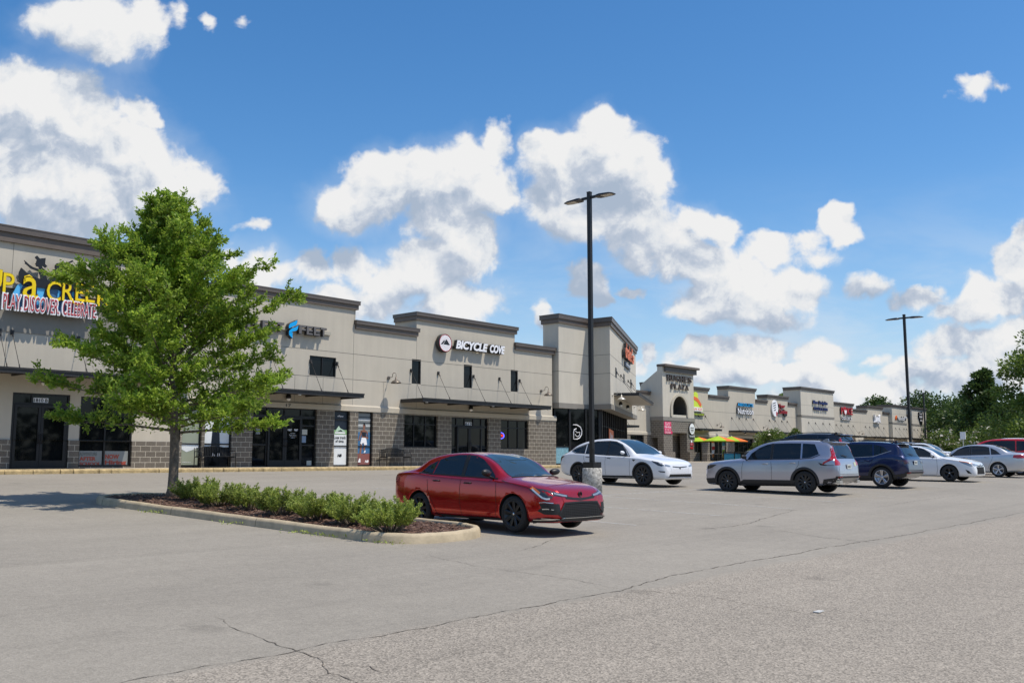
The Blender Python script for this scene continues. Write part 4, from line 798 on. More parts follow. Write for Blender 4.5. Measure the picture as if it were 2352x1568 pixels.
def bike_sign():
    o=thing('shop_sign','round white spoked wheel emblem beside slanted white shop lettering','sign',(35,33.7,5.7)); F=F1; n=.08
    cx,cz,r=32.95,6.08,.46
    mb=MB(F); mb.box(33.3,37.4,.0,n,6.02,6.14); mb.build('raceway',PLATE,o)
    mb=MB(F); mb.lathe([(0,.0),(r,.0),(r,.22),(r-.02,.23),(0,.23)],(cx,n,cz),40,axis='y'); e=mb.build('emblem_can',SDK,o)
    mb=MB(F); mb.lathe([(r-.025,.231),(r-.025,.236),(r-.055,.236),(r-.055,.231)],(cx,n,cz),40,axis='y',closed=True); mb.build('red_ring',SRED,e)
    mb=MB(F); mb.lathe([(0,.2315),(r-.056,.2315)],(cx,n,cz),40,axis='y'); mb.build('white_disc',SWHT,e)
    for i in range(22):
        a=2*math.pi*i/22; mb=MB(F); 
        if i==0: sp=MB(F)
        c,s=math.cos(a),math.sin(a); w=.006; sp.quad(sp.P(cx+c*.16-s*w,n+.2325,cz+s*.16+c*w),sp.P(cx+c*.40-s*w,n+.2325,cz+s*.40+c*w),sp.P(cx+c*.40+s*w,n+.2325,cz+s*.40-c*w),sp.P(cx+c*.16+s*w,n+.2325,cz+s*.16-c*w))
    sp.build('spokes',mat('spoke_red',(.40,.10,.10),.5),e)
    mb=MB(F); mb.prism([(32.80,6.0),(33.25,6.0),(33.02,6.26),(32.96,6.24)],n+.233,n+.238); mb.build('mountain',SBLK,e)
    mb=MB(F); mb.prism([(32.62,6.0),(32.74,6.0),(32.90,6.17),(32.84,6.22)],n+.233,n+.238); mb.build('mountain',SBLK,e)
    for txt,a0,a1 in (('BICYCLE',33.72,36.08),('COVE',36.25,37.42)):
        mb=MB(F); put_text(mb,txt,a0-.03,a1-.0,5.86,6.33,n,.19,bold=.05,shear=.22,space=.96); e=mb.build('letters',SDK,o)
        mb=MB(F); put_text(mb,txt,a0,a1,5.875,6.315,n+.191,.015,bold=.042,shear=.22,space=.96); mb.build('letter_faces',SWHT,e)
bike_sign()
def simple_sign(F,label,items,a,z,cat='sign',name='shop_sign',n=.05,group=None):
    o=thing(name,label,cat,tuple(F.p(a,.05,z)),group=group)
    for it in items:
        k=it[0]
        if k=='t':
            _,txt,a0,a1,z0,z1,m,d,bold,sh=it; mb=MB(F); put_text(mb,txt,a0,a1,z0,z1,n+.0,d,bold=bold*.5,shear=sh,space=1.08); e=mb.build('lettering',SDK,o)
            mb=MB(F); put_text(mb,txt,a0,a1,z0,z1,n+d+.001,.012,bold=bold*.38,shear=sh,space=1.08); mb.build('letter_faces',m,e)
        elif k=='f':
            _,txt,a0,a1,z0,z1,m,nn,bold,sh=it; mb=MB(F); put_text(mb,txt,a0,a1,z0,z1,nn,.006,bold=bold,shear=sh); mb.build('lettering',m,o)
        elif k=='p': _,nm,P,m,n0,n1=it; mb=MB(F); mb.prism(P,n0,n1); mb.build(nm,m,o)
        elif k=='e':
            _,nm,cx,cz,rx,rz,m,n0,n1=it; mb=MB(F); mb.prism([(cx+rx*math.cos(t),cz+rz*math.sin(t)) for t in np.linspace(0,2*math.pi,32,endpoint=False)],n0,n1); mb.build(nm,m,o)
    return o
ORG=mat('sign_orange',(.78,.15,.03),.4); PINK=mat('sign_pink',(.68,.03,.12),.5); BRZ=mat('bronze_letter',(.085,.065,.055),.45,metal=.3); NAVY=mat('sign_navy',(.03,.05,.20),.4)
GRN=mat('sign_green',(.35,.62,.05),.4); LIM=mat('sign_lime',(.6,.75,.05),.4)
simple_sign(FD,'orange script letters with a small white line of words on the angled front',[('t','drake',6.05,9.7,6.85,7.85,ORG,.22,.05,.25),('t',"'s",9.9,11.6,6.85,7.85,ORG,.22,.05,.25),('p','tag_panel',[(7.3,6.42),(10.2,6.42),(10.2,6.72),(7.3,6.72)],mat('tag_grey',(.09,.12,.16),.5),.02,.14),('f','come play',7.5,10.0,6.47,6.68,SWHT,.15,.0,0)],8.8,6.4)
def serif_text(o,F,txt,a0,a1,z0,z1,n,d):
    """slab letters: text with short bars at head and foot of each stem"""
    w=(a1-a0)/len(txt); 
    for i,ch in enumerate(txt):
        x0=a0+w*i+.06*w; x1=a0+w*(i+1)-.06*w; h=z1-z0; mb=MB(F); put_text(mb,ch,x0+.03,x1-.03,z0,z1,n,d,bold=.018)
        st={'H':((x0,x0+.3*w),(x1-.3*w,x1)),'U':(),'G':(),'E':((x0,x0+.3*w),),'S':(),'P':((x0,x0+.42*w),),'L':((x0,x0+.42*w),),'A':((x0-.02,x0+.3*w),(x1-.3*w,x1+.02)),'Z':()}[ch]
        for s0,s1 in st:
            mb.box(s0-.02,s1,n+.002,n+d+.003,z0-.0,z0+.07*h)
            if ch!='A': mb.box(s0-.02,s1,n+.002,n+d+.003,z1-.07*h,z1)
        if ch=='U': mb.box(x0-.03,x0+.26*w,n+.002,n+d+.003,z1-.07*h,z1); mb.box(x1-.26*w,x1+.03,n+.002,n+d+.003,z1-.07*h,z1)
        mb.build('letter',BRZ,o)
o=thing('plaza_name_sign','bronze capitals naming the plaza on the entrance tower','sign',(78,47.7,6.4))
serif_text(o,FT,'HUGHES',75.85,80.35,7.53,8.10,.05,.10); serif_text(o,FT,'PLAZA',76.5,79.75,6.80,7.30,.05,.10)
simple_sign(FT,'pink nail salon sign with white dots and an arrow below on the tower',[('p','panel',[(75.3,2.86),(76.5,2.86),(76.5,3.68),(75.3,3.68)],PINK,.03,.06),('f','ROCKET CITY',75.5,76.3,3.36,3.47,SWHT,.061,.01,0),('f','Nails & Spa',75.37,76.44,3.05,3.30,SWHT,.061,.01,.2)]+[('e','dot',75.5+.26*i,z,.045,.05,SWHT,.061,.066) for i in range(4) for z in (3.58,2.94)]+[('p','arrow_panel',[(75.28,2.56),(76.5,2.56),(76.5,2.50),(76.72,2.68),(76.5,2.88),(76.5,2.83),(75.28,2.83)],PINK,.062,.08),('f','LOCATED INSIDE',75.36,76.4,2.71,2.79,SWHT,.082,.0,0),('f','THE BREEZEWAY',75.36,76.4,2.60,2.68,SWHT,.082,.0,0)],76,2.5,n=.03)
simple_sign(FT,'round white sign with dark rim reading greasy hands on the tower',[('e','rim',80.1,3.10,.50,.55,SDK,.03,.15),('e','disc',80.1,3.10,.46,.51,SWHT,.151,.16),('f','GREASY',79.75,80.45,3.12,3.27,SBLK,.161,.02,0),('f','HANDS',79.8,80.4,2.90,3.06,SBLK,.161,.02,0),('f','BARBERSHOP',79.85,80.35,2.80,2.85,SBLK,.161,.0,0)],80.1,2.5)
simple_sign(FT,'small black hand shaped sign with white bars below the round sign',[('p','board',[(79.6,2.5),(80.68,2.42),(80.7,2.30),(79.95,2.24),(79.7,2.36)],SBLK,.04,.10)]+[('p','bar',[(79.68+.2*i,2.49),(79.76+.2*i,2.48),(79.86+.2*i,2.31),(79.78+.2*i,2.32)],SWHT,.101,.11) for i in range(5)],80.1,2.2)
simple_sign(FT,'small red and white arrow sign low on the tower pier',[('p','arrow',[(79.85,1.50),(80.3,1.50),(80.3,1.42),(80.5,1.62),(80.3,1.80),(79.85,1.75)],SRED,.04,.06),('p','arrow',[(80.4,1.36),(80.4,1.18),(79.95,1.18),(79.8,1.28),(79.95,1.40)],SRED,.04,.06),('f','DINE',79.95,80.25,1.58,1.66,SWHT,.061,.0,0),('e','cone',80.1,1.88,.12,.12,SWHT,.04,.07)],80.1,1.1)
simple_sign(FB,'round topped green and red Italian ice sign beside the tower',[('p','panel',[(81.3,5.0),(84.6,5.0),(84.35,5.5),(84.0,6.0),(83.5,6.4),(82.6,6.6),(81.6,6.5)],LIM,.05,.20),('p','red_arc',[(81.5,5.9),(82.6,6.2),(83.5,5.9),(84.1,5.4),(84.3,5.7),(83.6,6.3),(82.6,6.5),(81.5,6.35)],ORG,.201,.22),('p','name_panel',[(81.2,4.98),(84.4,4.98),(84.4,5.38),(81.2,5.38)],SWHT,.221,.24),('f','ITALIAN ICE',81.3,84.3,5.05,5.32,ORG,.241,.02,0),('e','scoop',83.3,6.5,.38,.4,LIM,.06,.19),('p','lower_panel',[(81.2,4.55),(84.9,4.55),(84.9,4.82),(81.2,4.82)],SBLK,.05,.16),('f','GELATO & FROZEN CUSTARD',81.4,84.8,4.60,4.76,LIM,.161,.02,0)],83,4.5)
simple_sign(FB,'cyan and white nutrition shop lettering',[('t','ABSOLUTE',91.9,95.5,5.86,6.22,SCY,.14,.05,0),('t','Nutrition',91.9,95.4,5.02,5.66,SWHT,.14,.05,0)],93.7,5.0)
simple_sign(FB,'red cookie shop sign with a striped black and white animal head',[('e','head',100.7,5.95,.72,.95,SWHT,.05,.20),('t','Tiger',101.6,103.3,5.95,6.5,SRED,.14,.05,.1),('t','Cookies',101.7,103.8,5.40,5.92,SRED,.14,.05,.1),('e','shoe',103.3,5.30,.42,.20,SBLK,.05,.2)]+[('p','stripe',[(100.15+.05*i,6.5-.26*i),(100.9,6.66-.26*i),(100.9,6.58-.26*i),(100.2+.05*i,6.40-.26*i)],SBLK,.201,.21) for i in range(4)]+[('p','tongue',[(100.9,5.6),(101.3,5.5),(101.1,5.1),(100.9,5.1)],SRED,.201,.21)],102,5.2)
F4=Frame(0,48.6,0,-.25)
simple_sign(F4,'two lines of navy raised letters on the tall pale panel',[('t','Blue Dolphin',109.7,113.9,6.72,7.28,NAVY,.12,.04,.1),('t','POOLS & SPAS',109.9,113.9,6.10,6.48,NAVY,.12,.04,.0)],111.8,6.0)
simple_sign(FB,'big red letters over small white letters on the far wing',[('t','P',119.4,120.2,5.95,6.85,SRED,.14,.07,0),('t','KE',121.4,123.2,5.95,6.85,SRED,.14,.07,0),('e','bowl',120.8,6.42,.5,.5,SRED,.05,.19),('p','bowl_white',[(120.4,6.5),(121.2,6.5),(121.1,6.1),(120.8,5.95),(120.5,6.1)],SWHT,.191,.20),('t','COLLECT',119.5,122.8,5.26,5.62,SWHT,.12,.05,0)],121,5.2)
simple_sign(FB,'white cut out crest sign with small black words',[('p','board',[(130.6,6.3),(130.95,6.1),(132.3,6.1),(132.7,6.35),(132.5,5.8),(132.6,5.4),(132.75,5.15),(132.2,5.35),(131.8,5.1),(131.0,5.3),(130.6,5.2),(130.85,5.6)],SWHT,.05,.30),('f','BARBER',131.1,132.2,5.98,6.12,SBLK,.301,.02,0),('f','SHOP',131.3,132.0,5.25,5.40,SBLK,.301,.02,0)],131.6,5.0)
F7=Frame(0,48.7,0,-.25)
simple_sign(F7,'white raised letters with a small running mark partly behind the second lamp pole',[('p','runner_mark',[(137.7,5.7),(138.2,6.2),(138.0,6.4),(137.8,6.3),(137.6,6.0)],ORG,.05,.15),('t','results',138.3,140.8,5.75,6.3,SWHT,.12,.05,0),('t','PT',140.9,142.0,5.75,6.3,SWHT,.12,.05,0)],139.8,5.6)
simple_sign(F7,'tall black knife shaped sign with stacked white words at the wing end',[('p','board',[(147.3,7.2),(148.9,7.3),(149.1,6.6),(148.9,6.0),(148.5,5.3),(148.0,5.6),(147.6,6.2),(147.2,6.6)],SBLK,.05,.18),('f','THE',147.5,148.5,6.85,7.05,SWHT,.181,.03,0),('f','NEW',147.5,148.7,6.35,6.65,SWHT,.181,.03,0),('f','GRILL',147.7,148.7,5.85,6.1,SWHT,.181,.03,0)],148.2,5.3)
# window graphics, notices
FW=Frame(0,34.0-.015,0,-.34)
def G(label,items,a,z,cat='poster',name='window_poster'): return simple_sign(Frame(0,33.985,0,-.34),label,items,a,z,cat,name,n=.0)
CB=mat('poster_cream',(.50,.50,.44),.6); PG=mat('poster_pale',(.70,.73,.74),.5); PN=mat('poster_navy',(.012,.018,.03),.3); PGG=mat('poster_green',(.25,.45,.20),.5); PBL=mat('poster_blue',(.05,.16,.32),.5); PRB=mat('poster_track',(.24,.09,.08),.5); SK=mat('poster_skin',(.25,.11,.07),.6); PGRY=mat('poster_grey',(.22,.24,.24),.5)
RO=mat('poster_red',(.35,.06,.035),.5); OL=mat('poster_olive',(.28,.31,.24),.4)
def fp(nm,P,m,l): return ('p',nm,P,m,.006*l,.006*l+.004)
def rect(nm,a0,a1,z0,z1,m,l): return fp(nm,[(a0,z0),(a1,z0),(a1,z1),(a0,z1)],m,l)
G('faded window banner with red words after school beside a leafy crest',[rect('sheet',15.14,15.98,.08,.62,PGRY,0),('f','ADVENTURE',15.17,15.8,.45,.57,mat('poster_dull',(.12,.14,.14),.5),.007,.0,0),('f','AFTER',15.17,15.76,.27,.41,RO,.007,.04,0),('f','SCHOOL',15.18,15.95,.10,.22,RO,.007,.04,0)],15.55,.08)
G('faded window banner with red words now hiring',[rect('sheet',16.08,16.95,.08,.62,PGRY,0),('f','NOW',16.1,16.62,.33,.50,RO,.007,.04,0),('f','Hiring',16.1,16.9,.09,.29,RO,.007,.04,0)],16.5,.08)
G('narrow window poster with a running shoe above the words lose track of time',[rect('navy_field',26.40,27.14,1.45,2.42,PN,0),rect('green_glow',26.40,27.14,1.42,1.62,PGG,.6) ,rect('white_field',26.40,27.14,.05,1.42,PG,0),('f','ellipse',26.6,26.92,2.18,2.28,SWHT,.012,.01,0),fp('shoe_upper',[(26.5,1.52),(26.56,1.66),(26.68,1.80),(26.76,1.70),(27.0,1.60),(27.04,1.52)],mat('shoe_mint',(.45,.62,.48),.5),2),fp('shoe_sole',[(26.46,1.46),(27.05,1.46),(27.04,1.53),(26.5,1.53)],SWHT,2),fp('shoe_stripe',[(26.62,1.56),(26.9,1.56),(26.8,1.63)],SBLK,3),('f','Lose track',26.43,27.10,1.22,1.35,SBLK,.008,.01,0),('f','of time.',26.52,27.0,1.06,1.19,SBLK,.008,.01,0),('f','NB',26.63,26.88,.42,.55,SBLK,.008,.05,.3)],26.77,.03)
G('tall window poster of a woman running on a red track',[rect('stand_field',27.74,28.5,1.55,2.44,PGRY,0),rect('blue_field',27.74,28.5,.58,1.55,PBL,0),rect('track_field',27.74,28.5,.04,.58,PRB,0)]+[rect('seat_row',27.74,28.5,1.7+.13*i,1.74+.13*i,PG if i%2 else PN,.5) for i in range(5)]+[fp('head',[(28.08,1.86),(28.08,1.70),(28.13,1.66),(28.19,1.70),(28.20,1.86),(28.14,1.92)],SK,2),fp('hair',[(28.06,1.88),(28.12,1.96),(28.2,1.93),(28.23,1.75),(28.2,1.82),(28.12,1.90)],SBLK,3),fp('torso',[(27.97,1.62),(28.10,1.66),(28.18,1.66),(28.30,1.60),(28.24,1.28),(28.02,1.28)],SK,2),fp('top',[(28.0,1.55),(28.26,1.55),(28.23,1.36),(28.04,1.36)],PN,3),fp('arm_left',[(27.95,1.62),(28.02,1.58),(27.88,1.15),(27.82,1.17)],SK,2),fp('arm_right',[(28.28,1.60),(28.36,1.55),(28.38,1.30),(28.18,1.45),(28.15,1.40),(28.36,1.22),(28.40,1.28)],SK,2),fp('shorts',[(28.0,1.30),(28.26,1.28),(28.32,.98),(28.15,.96),(28.12,1.06),(28.06,1.06),(28.0,.98),(27.92,1.04)],SWHT,4),fp('leg_front',[(27.94,1.02),(28.05,1.04),(28.0,.65),(27.92,.34),(27.86,.34),(27.90,.65)],SK,2),fp('leg_rear',[(28.16,.98),(28.26,.98),(28.20,.72),(28.10,.74)],SK,2),fp('shoe',[(27.80,.18),(27.95,.18),(27.94,.34),(27.87,.36)],SWHT,5),fp('shoe',[(28.12,.60),(28.22,.62),(28.24,.72),(28.18,.72)],SWHT,5),('f','NB',28.22,28.44,.16,.28,SWHT,.008,.05,.3)],28.12,.03)
G('pale green window graphic with a line of small white words beside the trunk',[rect('sheet',19.06,19.82,.10,2.3,OL,0),fp('sweep',[(19.06,.72),(19.3,.60),(19.5,.66),(19.82,.78),(19.82,.95),(19.06,.95)],PG,1),('f','Comfortable for every run',19.12,19.5,.18,.23,SWHT,.008,.0,0)],19.4,.05)
G('blue grey window graphic behind the left bench',[rect('sheet',20.03,21.15,.8,2.3,PG,0),fp('legs',[(20.35,.8),(20.75,.8),(20.7,1.6),(20.4,1.6)],PN,1),fp('shoe',[(20.38,.42),(20.56,.42),(20.5,.56),(20.42,.56)],SWHT,1),fp('shoe',[(20.62,.42),(20.8,.42),(20.74,.56),(20.66,.56)],SWHT,1)],20.6,.4)
G('white shop name and opening hours lettered on the glass door',[('f','FLEET',23.93,24.14,1.52,1.60,SWHT,.055,.03,0),('f','FEET',24.26,24.46,1.52,1.60,SWHT,.055,.03,0),('p','flame_mark',[(24.17,1.50),(24.23,1.62),(24.21,1.54)],SWHT,.055,.058),('f','STORE HOURS',24.08,24.3,1.40,1.43,SWHT,.055,.0,0),('f','MONDAY - FRIDAY 10 - 7',24.0,24.4,1.33,1.36,SWHT,.055,.0,0),('f','SATURDAY 10 - 6',24.05,24.35,1.27,1.30,SWHT,.055,.0,0),('f','SUNDAY 1 - 5',24.1,24.32,1.21,1.24,SWHT,.055,.0,0)],24.2,1.2,'lettering','door_lettering')
for a0,a1,z0,z1,l,m in ((24.70,24.98,1.37,1.60,'cream notice in the side light right of the marked door, uppermost',CB),(24.70,24.92,1.03,1.32,'pale blue notice in the side light, middle one',mat('notice_blue',(.22,.30,.42),.5)),(24.99,25.24,.06,.26,'small cream notice at the foot of the side light',CB),(22.4,22.6,1.35,1.62,'grey notice in the left side light of the marked door',PGRY)):
    G(l,[rect('sheet',a0,a1,z0,z1,m,0)],(a0+a1)/2,z0,'notice','window_notice')
G('white street number plate over the leftmost doors',[rect('plate',13.48,13.98,2.27,2.43,SWHT,0),('f','1810 B',13.50,13.96,2.29,2.41,SBLK,.007,.02,0)],13.7,2.2,'number plate','number_plate')
simple_sign(F1,'dark metal number 17 over the shop doors',[('f','17',23.72,23.98,2.53,2.66,SDK,.092,.02,0)],23.85,2.5,'house number','address_number')
G('small white number plate over the bicycle shop door',[rect('plate',34.78,35.28,2.03,2.20,SWHT,0),('f','819',34.80,35.26,2.05,2.18,SBLK,.007,.02,0)],35.0,2.0,'number plate','number_plate')
NB_=mat('neon_blue',(.05,.05,.9),.4,em=((.08,.08,1),6)); NR=mat('neon_red',(.6,.02,.02),.4,em=((1,.05,.02),1.2))
o=thing('neon_sign','blue oval neon ring round red letters in the right bicycle shop window','neon sign',(37.55,33.9,1.2)); mb=MB(F1); mb.tube([(37.5+.24*math.cos(t),-.06,1.56+.155*math.sin(t)) for t in np.linspace(0,2*math.pi,24)],.013,6); mb.build('ring',NB_,o); mb=MB(F1); put_text(mb,'OPEN',37.38,37.66,1.50,1.62,-.06,.01,bold=.02); mb.build('letters',NR,o)
# corner building graphics
_g0=(42.03,34.0); _g1=FD.p(.66,-.7,0); FG=Frame(42.03,34.0,math.degrees(math.atan2(_g1.y-34.0,_g1.x-42.03)),-.34)
o=thing('window_emblem','white rounded letter emblem with a bird shape on the dark corner glass','emblem',tuple(FG.p(1.65,.02,1.45)))
mb=MB(FG); mb.tube([(1.33,.03,2.28),(1.6,.03,2.28),(1.85,.03,2.16),(1.95,.03,1.95),(1.93,.03,1.72),(1.78,.03,1.52),(1.6,.03,1.46),(1.36,.03,1.46),(1.36,.03,1.85),(1.42,.03,2.02),(1.56,.03,2.06)],.028,6); mb.build('outline',SWHT,o)
mb=MB(FG); mb.tube([(1.50,.03,1.95),(1.58,.03,1.84),(1.80,.03,1.86),(1.78,.03,1.68),(1.66,.03,1.60),(1.52,.03,1.66),(1.48,.03,1.74)],.02,6); mb.build('bird',SWHT,o)
TQ=mat('tile_panel',(.20,.38,.45),.3,noise=(25,.5)); mb=MB(FG); mb.box(.08,1.0,.004,.02,.08,.98); tag(mb.build('counter_panel',TQ),'patterned turquoise counter panel behind the corner glass','panel')
F2=Frame(_g1.x,_g1.y,28.5,-.34)
simple_sign(F2,'orange square poster with white script in the angled storefront',[('p','sheet',[(2.95,1.05),(5.2,1.0),(5.2,2.10),(2.95,2.20)],ORG,.12,.14),('f','Drinks',3.3,4.9,1.55,1.95,SWHT,.141,.0,.2),('f','& food',3.4,4.8,1.2,1.5,SWHT,.141,.0,.2)],4.1,1.0,'poster','window_poster')
simple_sign(F2,'row of slim red banners high in the angled storefront',[('p','banner',[(a,1.9),(a+.35,1.9),(a+.35,2.9),(a,2.9)],SRED,.02,.05) for a in (10.1,11.1,12.1)],11.2,1.9,'banner','banner_row')
# ------------------------------------------------------------------ vehicles
def pchip(keys):
    x=[k[0] for k in keys]; y=[k[1] for k in keys]; n=len(x); h=[x[i+1]-x[i] for i in range(n-1)]; d=[(y[i+1]-y[i])/h[i] for i in range(n-1)]; m=[0]*n
    m[0]=d[0]; m[-1]=d[-1]
    for i in range(1,n-1): m[i]=0 if d[i-1]*d[i]<=0 else 2*d[i-1]*d[i]/(d[i-1]+d[i])
    def f(t):
        t=min(max(t,x[0]),x[-1]); i=0
        while i<n-2 and t>x[i+1]: i+=1
        u=(t-x[i])/h[i]; return (2*u**3-3*u*u+1)*y[i]+(u**3-2*u*u+u)*h[i]*m[i]+(-2*u**3+3*u*u)*y[i+1]+(u**3-u*u)*h[i]*m[i+1]
    return f
def smooth(a,b,t): t=min(max((t-a)/(b-a),0),1); return t*t*(3-2*t)
class Car:
    def __init__(c,name,label,spec,pos,rz,scale=1.0,group='vehicles parked in the lot'):
        c.S=spec; c.root=thing(name,label,spec.get('cat','car'),pos,rz,group); c.root.scale=(scale,)*3
        c.org=spec['fo']+spec['wb']/2; c.body()
    def body(c):
        S=c.S; L=S['L']; top=pchip(S['top']); belt=pchip(S['belt']); bot=pchip(S['bot']); wid=pchip(S['wid']); tum=S.get('tumble',.30)
        c.topf,c.beltf,c.widf=top,belt,wid
        ss=sorted(set([0,.015,.035,.06,.09,.13,.18,.24,.3]+list(np.arange(.38,L-.35,.075))+[L-v for v in(.32,.25,.19,.14,.10,.065,.04,.018,0)]))
        ring=[]
        for s in ss:
            T,B,bt,w=top(s),belt(s),bot(s),wid(s); T=max(T,B+.01); g=T-B; k=smooth(.10,.32,g)
            hh=B-bt; cr=S.get('crease',.0)
            P=[(0,bt),(w*.55,bt),(w-.14*w,bt+.004),(w-.045,bt+.07*min(1,hh/.5)),(w-.012,bt+.26*hh),(w,bt+.50*hh),(w-.006,bt+.72*hh),(w-.012-.004,bt+.86*hh),(w-.035,B-.02*min(1,hh/.4)),(w-.075,B)]
            # greenhouse or hood
            gx=(w-.085); 
            G=[(gx-tum*.45*g,B+.45*g),(gx-tum*.86*g-.01,B+.86*g),(gx-tum*g-.07,B+.965*g),(.55*(gx-tum*g),T-.012*1),(.28*w,T-.003),(0,T)]
            H=[(w-.12,B+.22*g+.004),(w-.19,B+.45*g+.006),(w*.72,B+.66*g),(w*.52,B+.84*g),(w*.27,B+.97*g),(0,T)]
            Q=P+[(G[i][0]*k+H[i][0]*(1-k),G[i][1]*k+H[i][1]*(1-k)) for i in range(6)]
            # catmull-rom sampling
            pts=[]
            for i in range(len(Q)-1):
                p0=Q[max(i-1,0)];p1=Q[i];p2=Q[i+1];p3=Q[min(i+2,len(Q)-1)]
                m=3 if 2<i<14 else 2
                for t in range(m):
                    u=t/m; pts.append(tuple(.5*((2*p1[a])+(-p0[a]+p2[a])*u+(2*p0[a]-5*p1[a]+4*p2[a]-p3[a])*u*u+(-p0[a]+3*p1[a]-3*p2[a]+p3[a])*u**3) for a in(0,1)))
            pts.append(Q[-1]); ring.append([(max(0,x),z) for x,z in pts])
        n=len(ring[0]); mb=MB(); N=2*n-2
        for s,r in zip(ss,ring):
            y=s-c.org
            for x,z in r: mb.v.append((x,y,z))
            for x,z in reversed(r[1:-1]): mb.v.append((-x,y,z))
        for i in range(len(ss)-1):
            for j in range(N): j2=(j+1)%N; mb.face([i*N+j,i*N+j2,(i+1)*N+j2,(i+1)*N+j],True)
        mb.face([j for j in reversed(range(N))]); mb.face([(len(ss)-1)*N+j for j in range(N)])
        c.bvh=BVHTree.FromPolygons([Vector(v) for v in mb.v],[list(f) for f in mb.f])
        o=mb.build('body',[S['paint'],BLACKM],c.root)
        # wheel wells
        cut=MB(); Rw=S['arch']; W=S['W']/2
        for s in (S['fo'],S['fo']+S['wb']):
            for sd in (1,-1):
                y=s-c.org; a0,a1=sorted((sd*(W+.1),sd*(W-.33)))
                k=len(cut.v); m=36
                for x in(a0,a1):
                    for i in range(m): t=2*math.pi*i/m; cut.v.append((x,y+Rw*math.cos(t),S['wr']+Rw*math.sin(t)))
                cut.f.append(tuple(k+i for i in range(m))); cut.f.append(tuple(k+m+i for i in reversed(range(m))))
                for i in range(m): cut.f.append((k+i,k+m+i,k+m+(i+1)%m,k+(i+1)%m))
        me=bpy.data.meshes.new('cut'); me.from_pydata(cut.v,[],cut.f); me.materials.append(S['paint']); me.materials.append(BLACKM)
        bm=bmesh.new(); bm.from_mesh(me); bmesh.ops.recalc_face_normals(bm,faces=bm.faces); bm.to_mesh(me); bm.free(); me.polygons.foreach_set('material_index',[1]*len(me.polygons))
        co=bpy.data.objects.new('cut',me); COL.objects.link(co)
        rl,rr_,rs=c.root.location.copy(),c.root.rotation_euler.copy(),c.root.scale.copy(); c.root.location=(0,0,0); c.root.rotation_euler=(0,0,0); c.root.scale=(1,1,1)
        md=o.modifiers.new('b','BOOLEAN'); md.operation='DIFFERENCE'; md.object=co; md.solver='EXACT'
        bpy.context.view_layer.update(); dg=bpy.context.evaluated_depsgraph_get(); nm=bpy.data.meshes.new_from_object(o.evaluated_get(dg)); o.modifiers.clear(); o.data=nm; nm.name='body'
        bpy.data.objects.remove(co); c.root.location=rl; c.root.rotation_euler=rr_; c.root.scale=rs
        c.bo=o
    def hit(c,axis,a,b):
        """surface point and normal; L/R: a=s,b=z  F/B: a=x,b=z  T: a=x,b=s"""
        if axis in 'LR': sg=1 if axis=='R' else -1; o=Vector((sg*3,a-c.org,b)); d=Vector((-sg,0,0))
        elif axis=='F': o=Vector((a,-6,b)); d=Vector((0,1,0))
        elif axis=='B': o=Vector((a,6,b)); d=Vector((0,-1,0))
        else: o=Vector((a,b-c.org,5)); d=Vector((0,0,-1))
        p,n,_,_=c.bvh.ray_cast(o,d)
        if p is None or (axis in'LR' and p.x*sg<0.1) :
            q={'L':Vector((-.8,a-c.org,b)),'R':Vector((.8,a-c.org,b)),'F':Vector((a,-c.org,b)),'B':Vector((a,c.S['L']-c.org,b)),'T':Vector((a,b-c.org,1))}[axis]; p,n,_,_=c.bvh.find_nearest(q)
        if n.dot(d)>0: n=-n
        return p,n
    def drape(c,name,axis,poly,m,off=.004,res=.07,parent=None,sharp=False,label=None):
        Q=[]
        for i,(a,b) in enumerate(poly):
            a2,b2=poly[(i+1)%len(poly)]; k=max(1,int(math.hypot(a2-a,b2-b)/res))
            for t in range(k): Q.append(Vector((a+(a2-a)*t/k,b+(b2-b)*t/k)))
        n=len(Q); edges=[(i,(i+1)%n) for i in range(n)]; V=list(Q)
        xs=[q.x for q in Q]; ys=[q.y for q in Q]
        def inside(x,y):
            r=False
            for i in range(n):
                p,q=Q[i],Q[(i+1)%n]
                if (p.y>y)!=(q.y>y) and x<(q.x-p.x)*(y-p.y)/(q.y-p.y)+p.x: r=not r
            return r
        for x in np.arange(min(xs)+res/2,max(xs),res):
            for y in np.arange(min(ys)+res/2,max(ys),res):
                if inside(x,y) and min((q.x-x)**2+(q.y-y)**2 for q in Q)>(res*.45)**2: V.append(Vector((x,y)))
        vv,_,ff,*_=delaunay_2d_cdt(V,edges,[],1,1e-6)
        mb=MB()
        for p in vv: h,nn=c.hit(axis,p.x,p.y); mb.v.append(tuple(h+nn*off))
        for f in ff: mb.face(f,not sharp)
        return mb.build(name,m,parent or c.root,label=label)
    def both(c,name,poly,m,**k): return [c.drape(name,a,poly,m,**k) for a in 'LR']
    def line(c,name,axis,pts,w,m,off=.003,parent=None,step=.06):
        P=[]
        for i in range(len(pts)-1):
            (a,b),(e,f)=pts[i],pts[i+1]; k=max(1,int(math.hypot(e-a,f-b)/step))
            for t in range(k): P.append((a+(e-a)*t/k,b+(f-b)*t/k))
        P.append(pts[-1]); mb=MB()
        for i,(a,b) in enumerate(P):
            j=min(i+1,len(P)-1); k=max(0,i-1); dx,dy=P[j][0]-P[k][0],P[j][1]-P[k][1]; L=math.hypot(dx,dy) or 1; nx,ny=-dy/L*w/2,dx/L*w/2
            for s in(1,-1): h,nn=c.hit(axis,a+nx*s,b+ny*s); mb.v.append(tuple(h+nn*off))
        for i in range(len(P)-1): mb.face([2*i,2*i+1,2*i+3,2*i+2],True)
        return mb.build(name,m,parent or c.bo)
